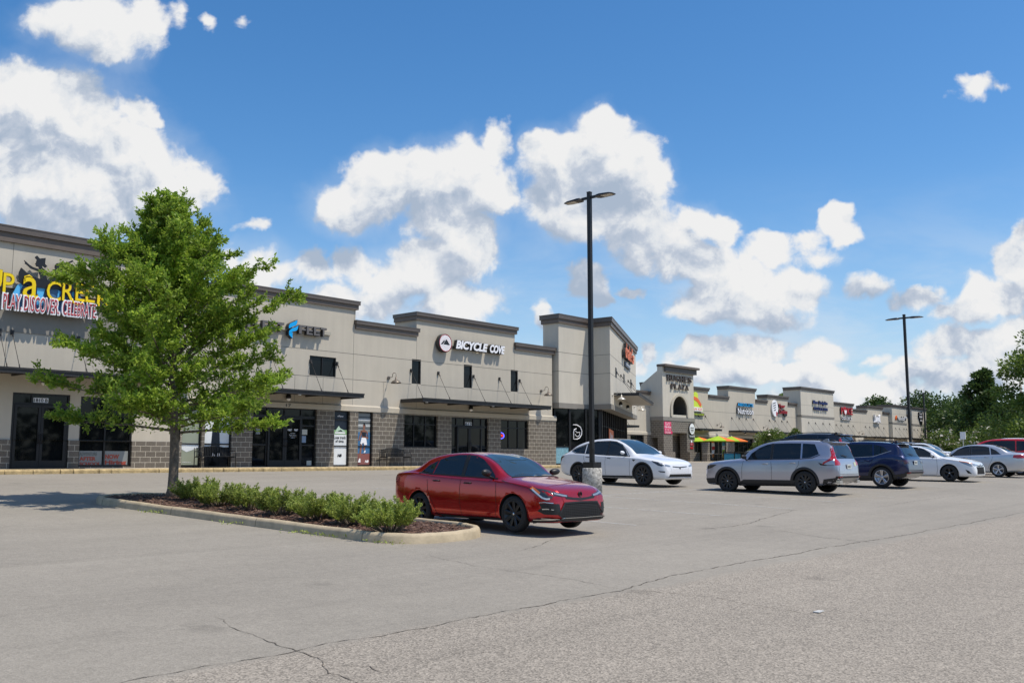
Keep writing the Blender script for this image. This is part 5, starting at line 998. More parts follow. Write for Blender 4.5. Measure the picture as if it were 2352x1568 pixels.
    def wheels(c,rim_r,nsp,style,rimm,capm=None,width=.21):
        S=c.S; Rr=S['wr']; W=S['W']/2-.015
        first=None
        for s in (S['fo'],S['fo']+S['wb']):
            for sd in (1,-1):
                y=s-c.org; mb=MB(); h=lambda v:sd*(W-v)
                w=width; prof=[(rim_r,.012),(rim_r+.015,.004),(Rr-.045,.0),(Rr-.012,.018),(Rr-.002,.045),(Rr,.07),(Rr,w-.07),(Rr-.002,w-.04),(Rr-.02,w-.012),(rim_r,w)]
                mb.lathe([(r,h(x)) for r,x in prof],(0,y,Rr),36,axis='x'); t=mb.build('wheel',c.tyre,c.root)
                mb=MB(); mb.lathe([(rim_r+.006,h(.01)),(rim_r+.004,h(.004)),(rim_r-.016,h(.012)),(rim_r-.022,h(.10)),(.0,h(.115))],(0,y,Rr),36,axis='x'); 
                r=mb.build('rim',rimm if style!='steel' else capm,t)
                mb=MB(); 
                for i in range(nsp):
                    a=2*math.pi*(i+.25)/nsp
                    ks=(-.16,.16) if style=='twin' else (0,)
                    for kk in ks:
                        w0,w1=(.032,.022) if style=='twin' else ((.03,.055) if style=='star' else (.028,.038)); b=len(mb.v)
                        for (rr,ww,x) in ((.035,w0,.035),(rim_r-.014,w1,.014)):
                            aa=a+kk*(rr/rim_r) if style=='twin' else a
                            ca,sa=math.cos(aa),math.sin(aa)
                            for (u,v) in ((-ww,x+.006),(-ww*.5,x-.006),(ww*.5,x-.006),(ww,x+.006),(ww*.8,x+.045),(-ww*.8,x+.045)): mb.v.append((h(v),y+ca*rr-sa*u,Rr+sa*rr+ca*u))
                        for q in range(6): q2=(q+1)%6; mb.face([b+q,b+q2,b+6+q2,b+6+q])
                mb.lathe([(0,h(.022)),(.03,h(.022)),(.055,h(.032)),(.06,h(.07))],(0,y,Rr),16,axis='x'); mb.build('spokes',rimm,t)
                mb=MB(); mb.lathe([(0,h(.0225-.004)),(.024,h(.0225-.004)),(.026,h(.03))],(0,y,Rr),12,axis='x'); mb.build('hub_cap',CHROME,t)
    def mirror(c,s,z,m,w=.235,hgt=.135,stalk=True,reach=.10):
        for sd in(1,-1):
            p,n=c.hit('R',s,z); x0=p.x; mb=MB(); b=len(mb.v); N=12; M_=8
            for i in range(M_+1):
                t=i/M_; xx=x0+reach-.02+w*t; r=math.sin(math.pi*min(max(t*.86+.10,0),1))**.45
                for j in range(N): a=2*math.pi*j/N; mb.v.append((sd*xx,s-c.org+.015+.075*r*math.cos(a)*(1.0 if math.cos(a)<0 else .55)-.03*t,z+.10+hgt/2*r*math.sin(a)+.02*t))
            for i in range(M_):
                for j in range(N): j2=(j+1)%N; mb.face([b+i*N+j,b+i*N+j2,b+(i+1)*N+j2,b+(i+1)*N+j],True)
            mb.face([b+j for j in range(N)]); mb.face([b+M_*N+j for j in range(N)])
            o=mb.build('wing_mirror',m,c.root)
            mb=MB(); mb.tube([(sd*(x0-.03),s-c.org,z+.0),(sd*(x0+reach+.05),s-c.org+.01,z+.06)],.022,6); mb.build('mirror_stalk',BLACK,o)
    def handle(c,s,z,m,l=.2):
        for ax in 'LR':
            p,n=c.hit(ax,s,z); mb=MB(); sg=1 if ax=='R' else -1; x=p.x
            mb.tube([(x+sg*-.005,s-c.org-l/2,z),(x+sg*.03,s-c.org-l/2+.03,z),(x+sg*.034,s-c.org,z+.002),(x+sg*.03,s-c.org+l/2-.03,z),(x-sg*.005,s-c.org+l/2,z)],.014,6); mb.build('door_handle',m,c.root)
    def arches(c,m,r0,r1,off=.008):
        S=c.S
        for ax in 'LR':
            for s in (S['fo'],S['fo']+S['wb']):
                P=[(s+r1*math.cos(t),S['wr']+r1*math.sin(t)) for t in np.linspace(-.35,math.pi+.35,30)]; Q=[(s+r0*math.cos(t),S['wr']+r0*math.sin(t)) for t in np.linspace(math.pi+.35,-.35,30)]
                P=[(a,max(b,.20)) for a,b in P]; Q=[(a,max(b,.20)) for a,b in Q]
                mb=MB(); n=len(P); Q=Q[::-1]
                for (a,b) in P: h,nn=c.hit(ax,a,b); mb.v.append(tuple(h+nn*off*.3))
                for (a,b),(a2,b2) in zip(P,Q): h,nn=c.hit(ax,a2+(a-a2)*.6,b2+(b-b2)*.6); mb.v.append(tuple(h+nn*off*2))
                for (a,b) in Q: h,nn=c.hit(ax,a,b); mb.v.append(tuple(h+nn*off*1.6))
                for (a,b) in Q: h,nn=c.hit(ax,a,b); mb.v.append(tuple(h-nn*.05))
                for k in range(3):
                    for i in range(n-1): mb.face([k*n+i,k*n+i+1,(k+1)*n+i+1,(k+1)*n+i],True)
                mb.build('arch_trim',m,c.root)
    def plate(c,axis,x0,x1,z0,z1,m,txt='',off=.02):
        p,n=c.hit(axis,(x0+x1)/2,(z0+z1)/2); y=p.y+(-off if axis=='F' else off); mb=MB(); mb.box(x0,x1,min(y,y+.01),max(y,y+.01),z0,z1); o=mb.build('number_plate',m,c.root)
        if txt:
            v,f=text_mesh(txt,.1,.004,.01); a=np.array(v); mn,mx=a.min(0),a.max(0); mb=MB(); yy=y+(.0125 if axis=='B' else -.0035)
            for x,yq,z in v: u=(x-mn[0])/(mx[0]-mn[0]); u=1-u if axis=='B' else u; mb.v.append((x0+.03+u*(x1-x0-.06),yy,z0+.03+(yq-mn[1])/(mx[1]-mn[1])*(z1-z0-.06)))
            for q in f: mb.face(q)
            mb.build('plate_lettering',NAVY,o)
def paint(name,col,metal=.5,rough=.32,coat=1.0):
    m=mat(name,col,rough,metal,coat=coat,coat_rough=.02); nt=m.node_tree; b=nt.nodes['Principled BSDF']
    tc=[n for n in nt.nodes if n.type=='TEX_COORD'][0]; n=nt.nodes.new('ShaderNodeTexNoise'); n.inputs['Scale'].default_value=900; nt.links.new(tc.outputs['Object'],n.inputs['Vector'])
    bp=nt.nodes.new('ShaderNodeBump'); bp.inputs['Strength'].default_value=.06; bp.inputs['Distance'].default_value=.001; nt.links.new(n.outputs[0],bp.inputs['Height']); nt.links.new(bp.outputs[0],b.inputs['Normal'])
    return m
RED=paint('red_metallic_paint',(.46,.006,.009),.55,.2); PWH=paint('white_paint',(.78,.79,.81),0,.3); SIL=paint('silver_paint',(.44,.44,.50),.65,.28); BLU=paint('blue_metallic_paint',(.010,.018,.075),.45,.3); SIL2=paint('pale_silver_paint',(.58,.59,.61),.5,.3); RED2=paint('bright_red_paint',(.58,.012,.014),.15,.3); DRK=paint('dark_paint',(.02,.022,.03),.4,.3)
CG=mat('car_glass',(.010,.014,.018),.02,spec=.5,ior=1.55); WSG=mat('windscreen_glass',(.025,.045,.055),.015,spec=.6,ior=1.85)
TYRE=mat('tyre_rubber',(.022,.022,.022),.75,noise=(30,.2)); BRIM=mat('black_alloy',(.05,.05,.052),.28,metal=.6); SRIM=mat('silver_alloy',(.55,.55,.56),.28,metal=.9); DDK=mat('trim_plastic',(.028,.028,.03),.55); SEAM=mat('panel_gap',(.01,.01,.01),.8)
LAMP=mat('headlamp_lens',(.30,.33,.36),.06,metal=.3,coat=1); LAMPD=mat('headlamp_dark',(.03,.033,.038),.05,coat=1); TAIL=mat('tail_lamp_red',(.42,.006,.010),.12,coat=1); TAILD=mat('tail_lamp_dark',(.06,.004,.006),.1,coat=1); AMB=mat('amber_lens',(.75,.20,.02),.2,coat=1); PLM=mat('plate_face',(.62,.64,.60),.4); DRL=mat('lamp_strip',(.80,.84,.86),.2,coat=1); GREY=mat('silver_trim',(.40,.40,.40),.4,metal=.5)
Car.tyre=TYRE

def corolla(name,label,pos,rz,paintm,rims,sport=True,scale=1.0):
    L=4.64
    S=dict(L=L,W=1.78,fo=.95,wb=2.70,wr=.325,arch=.365,paint=paintm,tumble=.40,
      top=[(0,.42),(.02,.60),(.05,.70),(.12,.765),(.35,.845),(.7,.91),(1.05,.965),(1.25,1.01),(1.6,1.20),(1.95,1.345),(2.25,1.41),(2.6,1.435),(3.0,1.42),(3.35,1.365),(3.75,1.24),(4.1,1.125),(4.3,1.085),(4.5,1.075),(4.60,1.03),(4.64,.86)],
      belt=[(0,.38),(.03,.56),(.1,.69),(.3,.78),(.7,.85),(1.15,.905),(1.8,.935),(2.6,.965),(3.4,1.01),(3.9,1.045),(4.3,1.035),(4.55,1.0),(4.64,.80)],
      bot=[(0,.25),(.08,.19),(.5,.18),(1.3,.185),(3.4,.19),(4.1,.24),(4.5,.33),(4.64,.48)],
      wid=[(0,.60),(.03,.69),(.10,.765),(.25,.825),(.5,.865),(.95,.888),(1.6,.875),(2.6,.875),(3.3,.885),(3.75,.89),(4.2,.865),(4.45,.82),(4.58,.75),(4.64,.62)])
    c=Car(name,label,S,pos,rz,scale)
    # side glass
    c.both('side_window',[(1.50,.955),(2.36,.985),(2.36,1.375),(2.18,1.36),(1.95,1.29),(1.72,1.155),(1.52,1.0)],CG)
    c.both('side_window',[(2.46,.99),(3.28,1.02),(3.20,1.285),(2.98,1.345),(2.70,1.378),(2.46,1.378)],CG)
    c.both('quarter_window',[(3.31,1.022),(3.66,1.045),(3.50,1.165),(3.24,1.275)],CG)
    c.both('pillar_trim',[(2.365,.985),(2.455,.988),(2.455,1.382),(2.365,1.38)],BLACK,off=.005)
    for ax in 'LR':
        c.line('window_trim',ax,[(1.42,.945),(2.4,.975),(3.3,1.008),(3.70,1.032)],.022,BLACK if sport else GREY,off=.006)
        c.line('panel_seam',ax,[(1.42,.94),(1.40,.75),(1.38,.45),(1.45,.23),(2.36,.225)],.009,SEAM); c.line('panel_seam',ax,[(2.41,.975),(2.42,.6),(2.38,.225)],.009,SEAM); c.line('panel_seam',ax,[(2.42,.225),(3.1,.235),(3.22,.45),(3.36,.68),(3.40,.9),(3.35,1.0)],.009,SEAM)
        c.line('panel_seam',ax,[(.30,.70),(.62,.80),(1.0,.86),(1.30,.915)],.008,SEAM)
    c.drape('windshield','T',[(-.60,1.235),(-.3,1.16),(0,1.135),(.3,1.16),(.60,1.235),(.56,1.7),(.505,2.10),(.25,2.15),(0,2.165),(-.25,2.15),(-.505,2.10),(-.56,1.7)],WSG,off=.005)
    c.drape('cowl','T',[(-.66,1.17),(0,1.06),(.66,1.17),(.61,1.23),(.3,1.155),(0,1.13),(-.3,1.155),(-.61,1.23)],BLACKM,off=.004)
    c.line('wiper','T',[(-.52,1.235),(-.05,1.19)],.025,BLACKM,off=.02); c.line('wiper','T',[(.02,1.19),(.48,1.23)],.025,BLACKM,off=.02)
    c.drape('rear_window','T',[(-.50,3.30),(0,3.27),(.50,3.30),(.56,3.7),(.60,3.98),(0,4.06),(-.60,3.98),(-.56,3.7)],CG,off=.004)
    # front end
    for sg in(1,-1):
        f=lambda P:[(x*sg,z) for x,z in P]
        if sport:
            c.drape('headlight','F',f([(.34,.665),(.52,.700),(.66,.735),(.76,.775),(.80,.78),(.79,.70),(.74,.62),(.66,.66),(.5,.64),(.36,.635)]),LAMPD,off=.004,res=.05)
            hl=c.drape('headlight','L' if sg<0 else 'R',[(.08,.62),(.10,.70),(.22,.745),(.45,.805),(.62,.835),(.55,.77),(.35,.66),(.24,.60),(.16,.58)],LAMPD,off=.005,res=.05)
            c.line('lamp_strip','L' if sg<0 else 'R',[(.11,.61),(.17,.605),(.24,.625),(.36,.70),(.48,.775)],.028,DRL,off=.008,parent=hl); c.line('turn_lens','L' if sg<0 else 'R',[(.30,.70),(.40,.76),(.52,.80)],.04,AMB,off=.007,parent=hl)
            c.line('lamp_strip','F',f([(.38,.65),(.5,.665),(.66,.70)]),.03,LAMP,off=.008,parent=hl)
            c.drape('bumper_vent','F',f([(.60,.52),(.80,.53),(.84,.40),(.80,.34),(.58,.33)]),BLACK,off=.006,res=.05)
            c.drape('bumper_vent','L' if sg<0 else 'R',[(.03,.50),(.20,.53),(.30,.52),(.24,.42),(.22,.36),(.06,.34)],BLACK,off=.006,res=.05)
            c.line('chrome_strip','L' if sg<0 else 'R',[(.06,.535),(.2,.55),(.30,.54)],.014,CHROME,off=.012); c.line('chrome_strip','L' if sg<0 else 'R',[(.05,.42),(.15,.435),(.24,.43)],.016,CHROME,off=.012)
        else:
            c.drape('headlight','F',f([(.30,.66),(.50,.68),(.70,.73),(.80,.76),(.78,.67),(.66,.60),(.45,.62),(.32,.64)]),LAMP,off=.004,res=.05)
            c.drape('headlight','L' if sg<0 else 'R',[(.08,.62),(.10,.68),(.30,.755),(.56,.80),(.50,.74),(.3,.65),(.16,.59)],LAMP,off=.005,res=.05)
            c.line('lamp_edge','L' if sg<0 else 'R',[(.12,.70),(.30,.755),(.56,.80)],.02,AMB,off=.008)
            c.drape('bumper_vent','L' if sg<0 else 'R',[(.12,.30),(.26,.32),(.34,.47),(.22,.42)],BLACK,off=.006,res=.05)
    if sport:
        c.drape('upper_grille','F',[(-.44,.655),(-.2,.62),(0,.612),(.2,.62),(.44,.655),(.40,.60),(0,.565),(-.40,.60)],BLACK,off=.006,res=.05)
        g=c.drape('grille','F',[(-.46,.525),(0,.535),(.46,.525),(.60,.34),(.52,.285),(0,.275),(-.52,.285),(-.60,.34)],BLACKM,off=.006,res=.05)
        for z in np.arange(.30,.52,.028): w=.44+.13*(.52-z)/.2; c.line('grille_bar','F',[(-w,z),(0,z),(w,z)],.006,DDK,off=.016,parent=g)
        for x in np.arange(-.48,.5,.06): c.line('grille_bar','F',[(x,.30),(x,.515)],.006,DDK,off=.016,parent=g)
        c.line('grille_frame','F',[(-.46,.53),(0,.54),(.46,.53),(.62,.34),(.54,.275),(0,.262),(-.54,.275),(-.62,.34),(-.46,.53)],.03,BLACK,off=.016)
        c.line('chin_spoiler','F',[(-.84,.262),(-.6,.25),(0,.243),(.6,.25),(.84,.262)],.030,DDK,off=.03)
        for ax in 'LR': c.line('chin_spoiler',ax,[(.04,.25),(.3,.24),(.50,.22)],.04,DDK,off=.03); c.line('side_skirt',ax,[(1.32,.21),(2.4,.205),(3.2,.225)],.07,DDK,off=.012); c.line('chrome_strip',ax,[(.05,.275),(.3,.265),(.44,.26)],.012,CHROME,off=.045)
        c.line('chrome_strip','F',[(-.8,.285),(-.6,.275),(0,.27),(.6,.275),(.8,.285)],.010,CHROME,off=.045)
        e=MB(); p,n=c.hit('F',0,.68); e.lathe([(.052,-.004),(.052,.012),(.040,.012),(.040,-.004)],(0,p.y-.018,.675),20,axis='y',closed=True); e.lathe([(.026,-.004),(.026,.012),(.018,.012)],(0,p.y-.018,.68),16,axis='y'); e.build('badge',BLACK,c.root)
    else:
        g=c.drape('grille','F',[(-.48,.56),(.48,.56),(.44,.44),(.50,.28),(-.50,.28),(-.44,.44)],BLACKM,off=.006,res=.05)
        for z in (.33,.38,.43,.48,.52): c.line('grille_bar','F',[(-.42,z),(.42,z)],.010,DDK,off=.016,parent=g)
        c.line('upper_grille','F',[(-.40,.625),(0,.60),(.40,.625)],.03,DDK,off=.01)
        c.line('grille_frame','F',[(-.50,.57),(.50,.57)],.02,GREY,off=.016)
        e=MB(); p,n=c.hit('F',0,.63); e.lathe([(.06,-.004),(.06,.012),(.045,.012),(.045,-.004)],(0,p.y-.02,.625),20,axis='y',closed=True); e.build('badge',CHROME,c.root)
    for ax in 'LR':
        sg=-1 if ax=='L' else 1
        c.drape('tail_light',ax,[(4.36,.93),(4.60,.955),(4.63,.86),(4.5,.82),(4.38,.86)],TAIL,off=.005,res=.05)
        c.drape('tail_light','B',[(sg*.45,.86),(sg*.5,.93),(sg*.72,.95),(sg*.76,.85)],TAIL,off=.005,res=.05)
    c.mirror(1.55,.94,BLACK if sport else paintm); c.handle(2.20,.855,BLACK if sport else paintm); c.handle(3.12,.885,BLACK if sport else paintm)
    if rims=='black': c.wheels(.235,9,'bar',BRIM)
    else: c.wheels(.20,5,'steel',BRIM,capm=BRIM)
    mb=MB(); mb.prism([(3.36-c.org,1.362),(3.60-c.org,1.29),(3.60-c.org,1.30),(3.54-c.org,1.375),(3.50-c.org,1.385)],-.012,.012,'s'); mb.build('roof_fin',BLACK,c.root)
    return c

def suv(name,label,pos,rz,p,L=4.69,W=1.865,H=1.69,wb=2.70,fo=.90,wr=.36,rails=True,scale=1.0,kind='a',cat='SUV'):
    k=H/1.69; h=lambda z:z*k
    if kind=='a':   # upright tailgate, long glass
        top=[(0,.55),(.02,.78),(.06,.90),(.15,.97),(.4,1.03),(.8,1.075),(1.15,1.10),(1.32,1.15),(1.65,1.36),(1.95,1.53),(2.25,1.63),(2.6,1.68),(3.0,1.69),(3.6,1.68),(4.1,1.655),(4.32,1.615),(4.42,1.50),(4.53,1.25),(4.60,1.10),(4.64,.98),(4.67,.75),(4.69,.6)]
        belt=[(0,.50),(.03,.74),(.1,.88),(.3,.96),(.8,1.01),(1.3,1.05),(2.2,1.065),(3.3,1.085),(4.0,1.12),(4.4,1.13),(4.58,1.04),(4.64,.94),(4.69,.58)]
    else:           # raked roof, flared haunches
        top=[(0,.55),(.02,.75),(.06,.88),(.15,.95),(.4,1.01),(.8,1.06),(1.15,1.09),(1.35,1.15),(1.7,1.36),(2.0,1.53),(2.3,1.62),(2.65,1.665),(3.0,1.67),(3.6,1.645),(4.05,1.60),(4.28,1.55),(4.40,1.42),(4.52,1.20),(4.60,1.06),(4.64,.98),(4.67,.75),(4.69,.6)]
        belt=[(0,.50),(.03,.72),(.1,.86),(.3,.94),(.8,.99),(1.3,1.03),(2.2,1.04),(3.2,1.08),(3.8,1.13),(4.3,1.16),(4.56,1.06),(4.64,.92),(4.69,.58)]
    f=L/4.69
    S=dict(L=L,W=W,fo=fo,wb=wb,wr=wr,arch=wr+.045,paint=p,tumble=.30,cat=cat,top=[(a*f,h(b)) for a,b in top],belt=[(a*f,h(b)) for a,b in belt],
      bot=[(0,.34),(.1,.25),(.5,.22),(L-.9,.24),(L-.3,.33),(L,.48)],
      wid=[(0,W/2-.26),(.03,W/2-.18),(.10,W/2-.10),(.25,W/2-.05),(.5,W/2-.02),(.95,W/2-.0),(1.7,W/2-.015),(3.0,W/2-.012),(L-1.0,W/2),(L-.4,W/2-.02),(L-.15,W/2-.06),(L-.04,W/2-.12),(L,W/2-.2)])
    c=Car(name,label,S,pos,rz,scale); b=lambda s:c.beltf(s)+.008; t=lambda s,d=.10:c.topf(s)-d*k
    F=lambda P:[(a*f,h(z)) for a,z in P]
    c.both('side_window',F([(1.62,1.075),(2.42,1.085),(2.42,1.575),(2.25,1.54),(2.0,1.44),(1.75,1.27)]),CG,res=.08)
    if kind=='a':
        c.both('side_window',F([(2.52,1.09),(3.46,1.10),(3.44,1.58),(3.0,1.59),(2.52,1.58)]),CG,res=.08); c.both('quarter_window',F([(3.52,1.11),(3.80,1.14),(4.06,1.24),(3.90,1.55),(3.50,1.575)]),CG,res=.08)
        bl=F([(1.55,1.06),(2.5,1.07),(3.5,1.085),(3.85,1.12),(4.10,1.22)])
    else:
        c.both('side_window',F([(2.52,1.07),(3.42,1.12),(3.38,1.55),(3.0,1.565),(2.52,1.565)]),CG,res=.08); c.both('quarter_window',F([(3.48,1.13),(4.0,1.30),(3.80,1.46),(3.44,1.545)]),CG,res=.08)
        bl=F([(1.55,1.045),(2.5,1.055),(3.45,1.105),(4.10,1.31)])
    for ax in 'LR':
        c.line('window_trim',ax,bl,.022,GREY if kind!='a' else p if False else BLACK,off=.006)
        c.line('panel_seam',ax,F([(1.50,1.03),(1.45,.8),(1.44,.42)]),.010,SEAM); c.line('panel_seam',ax,F([(2.47,1.06),(2.50,.8),(2.48,.34)]),.010,SEAM); c.line('panel_seam',ax,F([(3.44,1.08),(3.42,.9),(3.30,.72)]),.010,SEAM)
        c.drape('lower_cladding',ax,F([(1.30,.22),(3.42,.22),(3.42,.36),(3.28,.42),(1.50,.42),(1.38,.36)]),DDK,off=.012,res=.09)
    c.both('pillar_trim',F([(2.425,1.08),(2.515,1.085),(2.515,1.585),(2.425,1.58)]),BLACK,off=.005)
    c.arches(DDK,wr+.035,wr+.12)
    x=W/2
    c.drape('windshield','T',[(-x+.27,1.40*f),(0,1.30*f),(x-.27,1.40*f),(x-.36,2.12*f),(0,2.20*f),(-x+.36,2.12*f)],WSG,off=.005)
    c.line('cowl','T',[(-x+.22,1.32*f),(0,1.22*f),(x-.22,1.32*f)],.09,BLACKM,off=.004)
    rw=c.drape('rear_window','B',[(-x+.26,h(1.10)),(x-.26,h(1.10)),(x-.34,h(1.50)),(0,h(1.53)),(-x+.34,h(1.50))],CG,off=.006)
    c.line('wiper','B',[(-.05,h(1.14)),(.30,h(1.20))],.03,BLACKM,off=.03,parent=rw)
    for sg in(1,-1):
        ax='L' if sg<0 else 'R'; g=lambda P:[(q*sg,h(z)) for q,z in P]
        c.drape('headlight','F',g([(x-.38,.80),(x-.16,.84),(x-.10,.86),(x-.12,.74),(x-.38,.72)]),LAMP,off=.005,res=.05); c.drape('headlight',ax,F([(.07,.74),(.09,.86),(.3,.90),(.52,.90),(.35,.80),(.2,.76)]),LAMPD,off=.005,res=.05)
        if kind=='a':
            c.drape('tail_light',ax,F([(4.20,.90),(4.36,.99),(4.52,1.06),(4.57,1.14),(4.50,1.28),(4.44,1.42),(4.39,1.41),(4.45,1.20),(4.42,1.10),(4.22,.98)]),TAIL,off=.006,res=.04)
            c.drape('tail_light','B',g([(x-.32,.90),(x-.08,.89),(x-.10,1.03),(x-.17,1.10),(x-.26,1.47),(x-.30,1.47),(x-.21,1.08),(x-.34,.97)]),TAIL,off=.006,res=.04)
            c.drape('lamp_surround',ax,F([(4.06,.985),(4.22,.93),(4.36,.90),(4.55,.90),(4.56,.885),(4.3,.88),(4.15,.89)]),BLACK,off=.004,res=.05)
        else:
            c.drape('tail_light',ax,F([(4.14,1.02),(4.45,.98),(4.60,.98),(4.62,.86),(4.56,.84),(4.54,.93),(4.40,.94)]),TAILD,off=.006,res=.04)
            c.drape('tail_light','B',g([(.42,.96),(x-.12,.98),(x-.09,.84),(x-.16,.84),(x-.2,.93),(x-.3,.84),(x-.36,.85),(x-.34,.93)]),TAILD,off=.006,res=.04)
    if kind!='a': c.line('tail_light','B',[(-x+.2,h(.965)),(x-.2,h(.965))],.03,TAILD,off=.006)
    c.drape('grille','F',[(-x+.40,h(.80)),(x-.40,h(.80)),(x-.36,h(.50)),(-x+.36,h(.50))],BLACKM,off=.006,res=.07)
    c.drape('lower_bumper','F',[(-x+.14,h(.40)),(x-.14,h(.40)),(x-.16,h(.27)),(-x+.16,h(.27))],DDK,off=.01,res=.08)
    for ax in 'LR':
        c.drape('bumper_cladding',ax,F([(4.22,.46),(4.66,.52),(4.66,.42),(4.5,.30),(4.16,.30)]),DDK,off=.012,res=.07); c.drape('bumper_cladding',ax,F([(.03,.44),(.42,.46),(.48,.30),(.1,.27)]),DDK,off=.010,res=.07)
    c.drape('bumper_cladding','B',[(-x+.10,h(.56)),(x-.10,h(.56)),(x-.10,h(.40)),(-x+.10,h(.40))],DDK,off=.012,res=.07)
    c.drape('skid_plate','B',[(-x+.14,h(.50)),(x-.14,h(.50)),(x-.22,h(.38)),(-x+.22,h(.38))],GREY,off=.03,res=.07)
    for sg in(1,-1): c.line('reflector','B',[(sg*(x-.28),h(.535)),(sg*(x-.14),h(.535))],.02,TAIL,off=.034)
    c.line('panel_seam','B',[(-x+.22,h(1.06)),(-x+.2,h(.62)),(x-.2,h(.62)),(x-.22,h(1.06))],.01,SEAM)
    # spoiler and fin
    mb=MB(); y=4.24*f-c.org; mb.prism([(y-.12,h(1.652)),(y+.20,h(1.62)),(y+.23,h(1.60)),(y+.20,h(1.575)),(y-.02,h(1.58))],-x+.27,x-.27,'s'); mb.build('roof_spoiler',p,c.root)
    mb=MB(); y=3.95*f-c.org; zt=c.topf(3.95*f); mb.prism([(y-.14,zt-.01),(y+.12,zt-.02),(y+.09,zt+.065),(y+.04,zt+.07)],-.016,.016,'s'); mb.build('roof_fin',p,c.root)
    if rails:
        for sg in(1,-1):
            P=[]
            for s in np.linspace(2.05*f,4.1*f,14):
                pt,n=c.hit('T',sg*(x-.37),s); e=1 if .0<(s-2.05*f) and s<4.09*f else 0; P.append((pt.x,pt.y,pt.z+(.05 if e else .0)))
            mb=MB(); mb.tube(P,.018,6); mb.build('roof_rail',BLACK,c.root)
    c.mirror(1.62*f,h(1.04),BLACK if kind=='a' else p); c.handle(2.28*f,h(.93),GREY if kind=='a' else p); c.handle(3.22*f,h(.96),GREY if kind=='a' else p)
    c.drape('fuel_flap','L',F([(3.62,.90),(3.84,.91),(3.84,1.03),(3.62,1.02)]),p,off=.003,res=.08)
    return c

# red saloon nearest the camera, nose to the south
c=corolla('parked_car','red metallic saloon with black wheels parked beside the planting island',(13.14,12.05,gz(13.1,12.0)),R(-2.5),RED,'black',True,.915)
c.root.scale=(.92,.91,.955)
c.plate('B',-.16,.16,.72,.86,PLM)
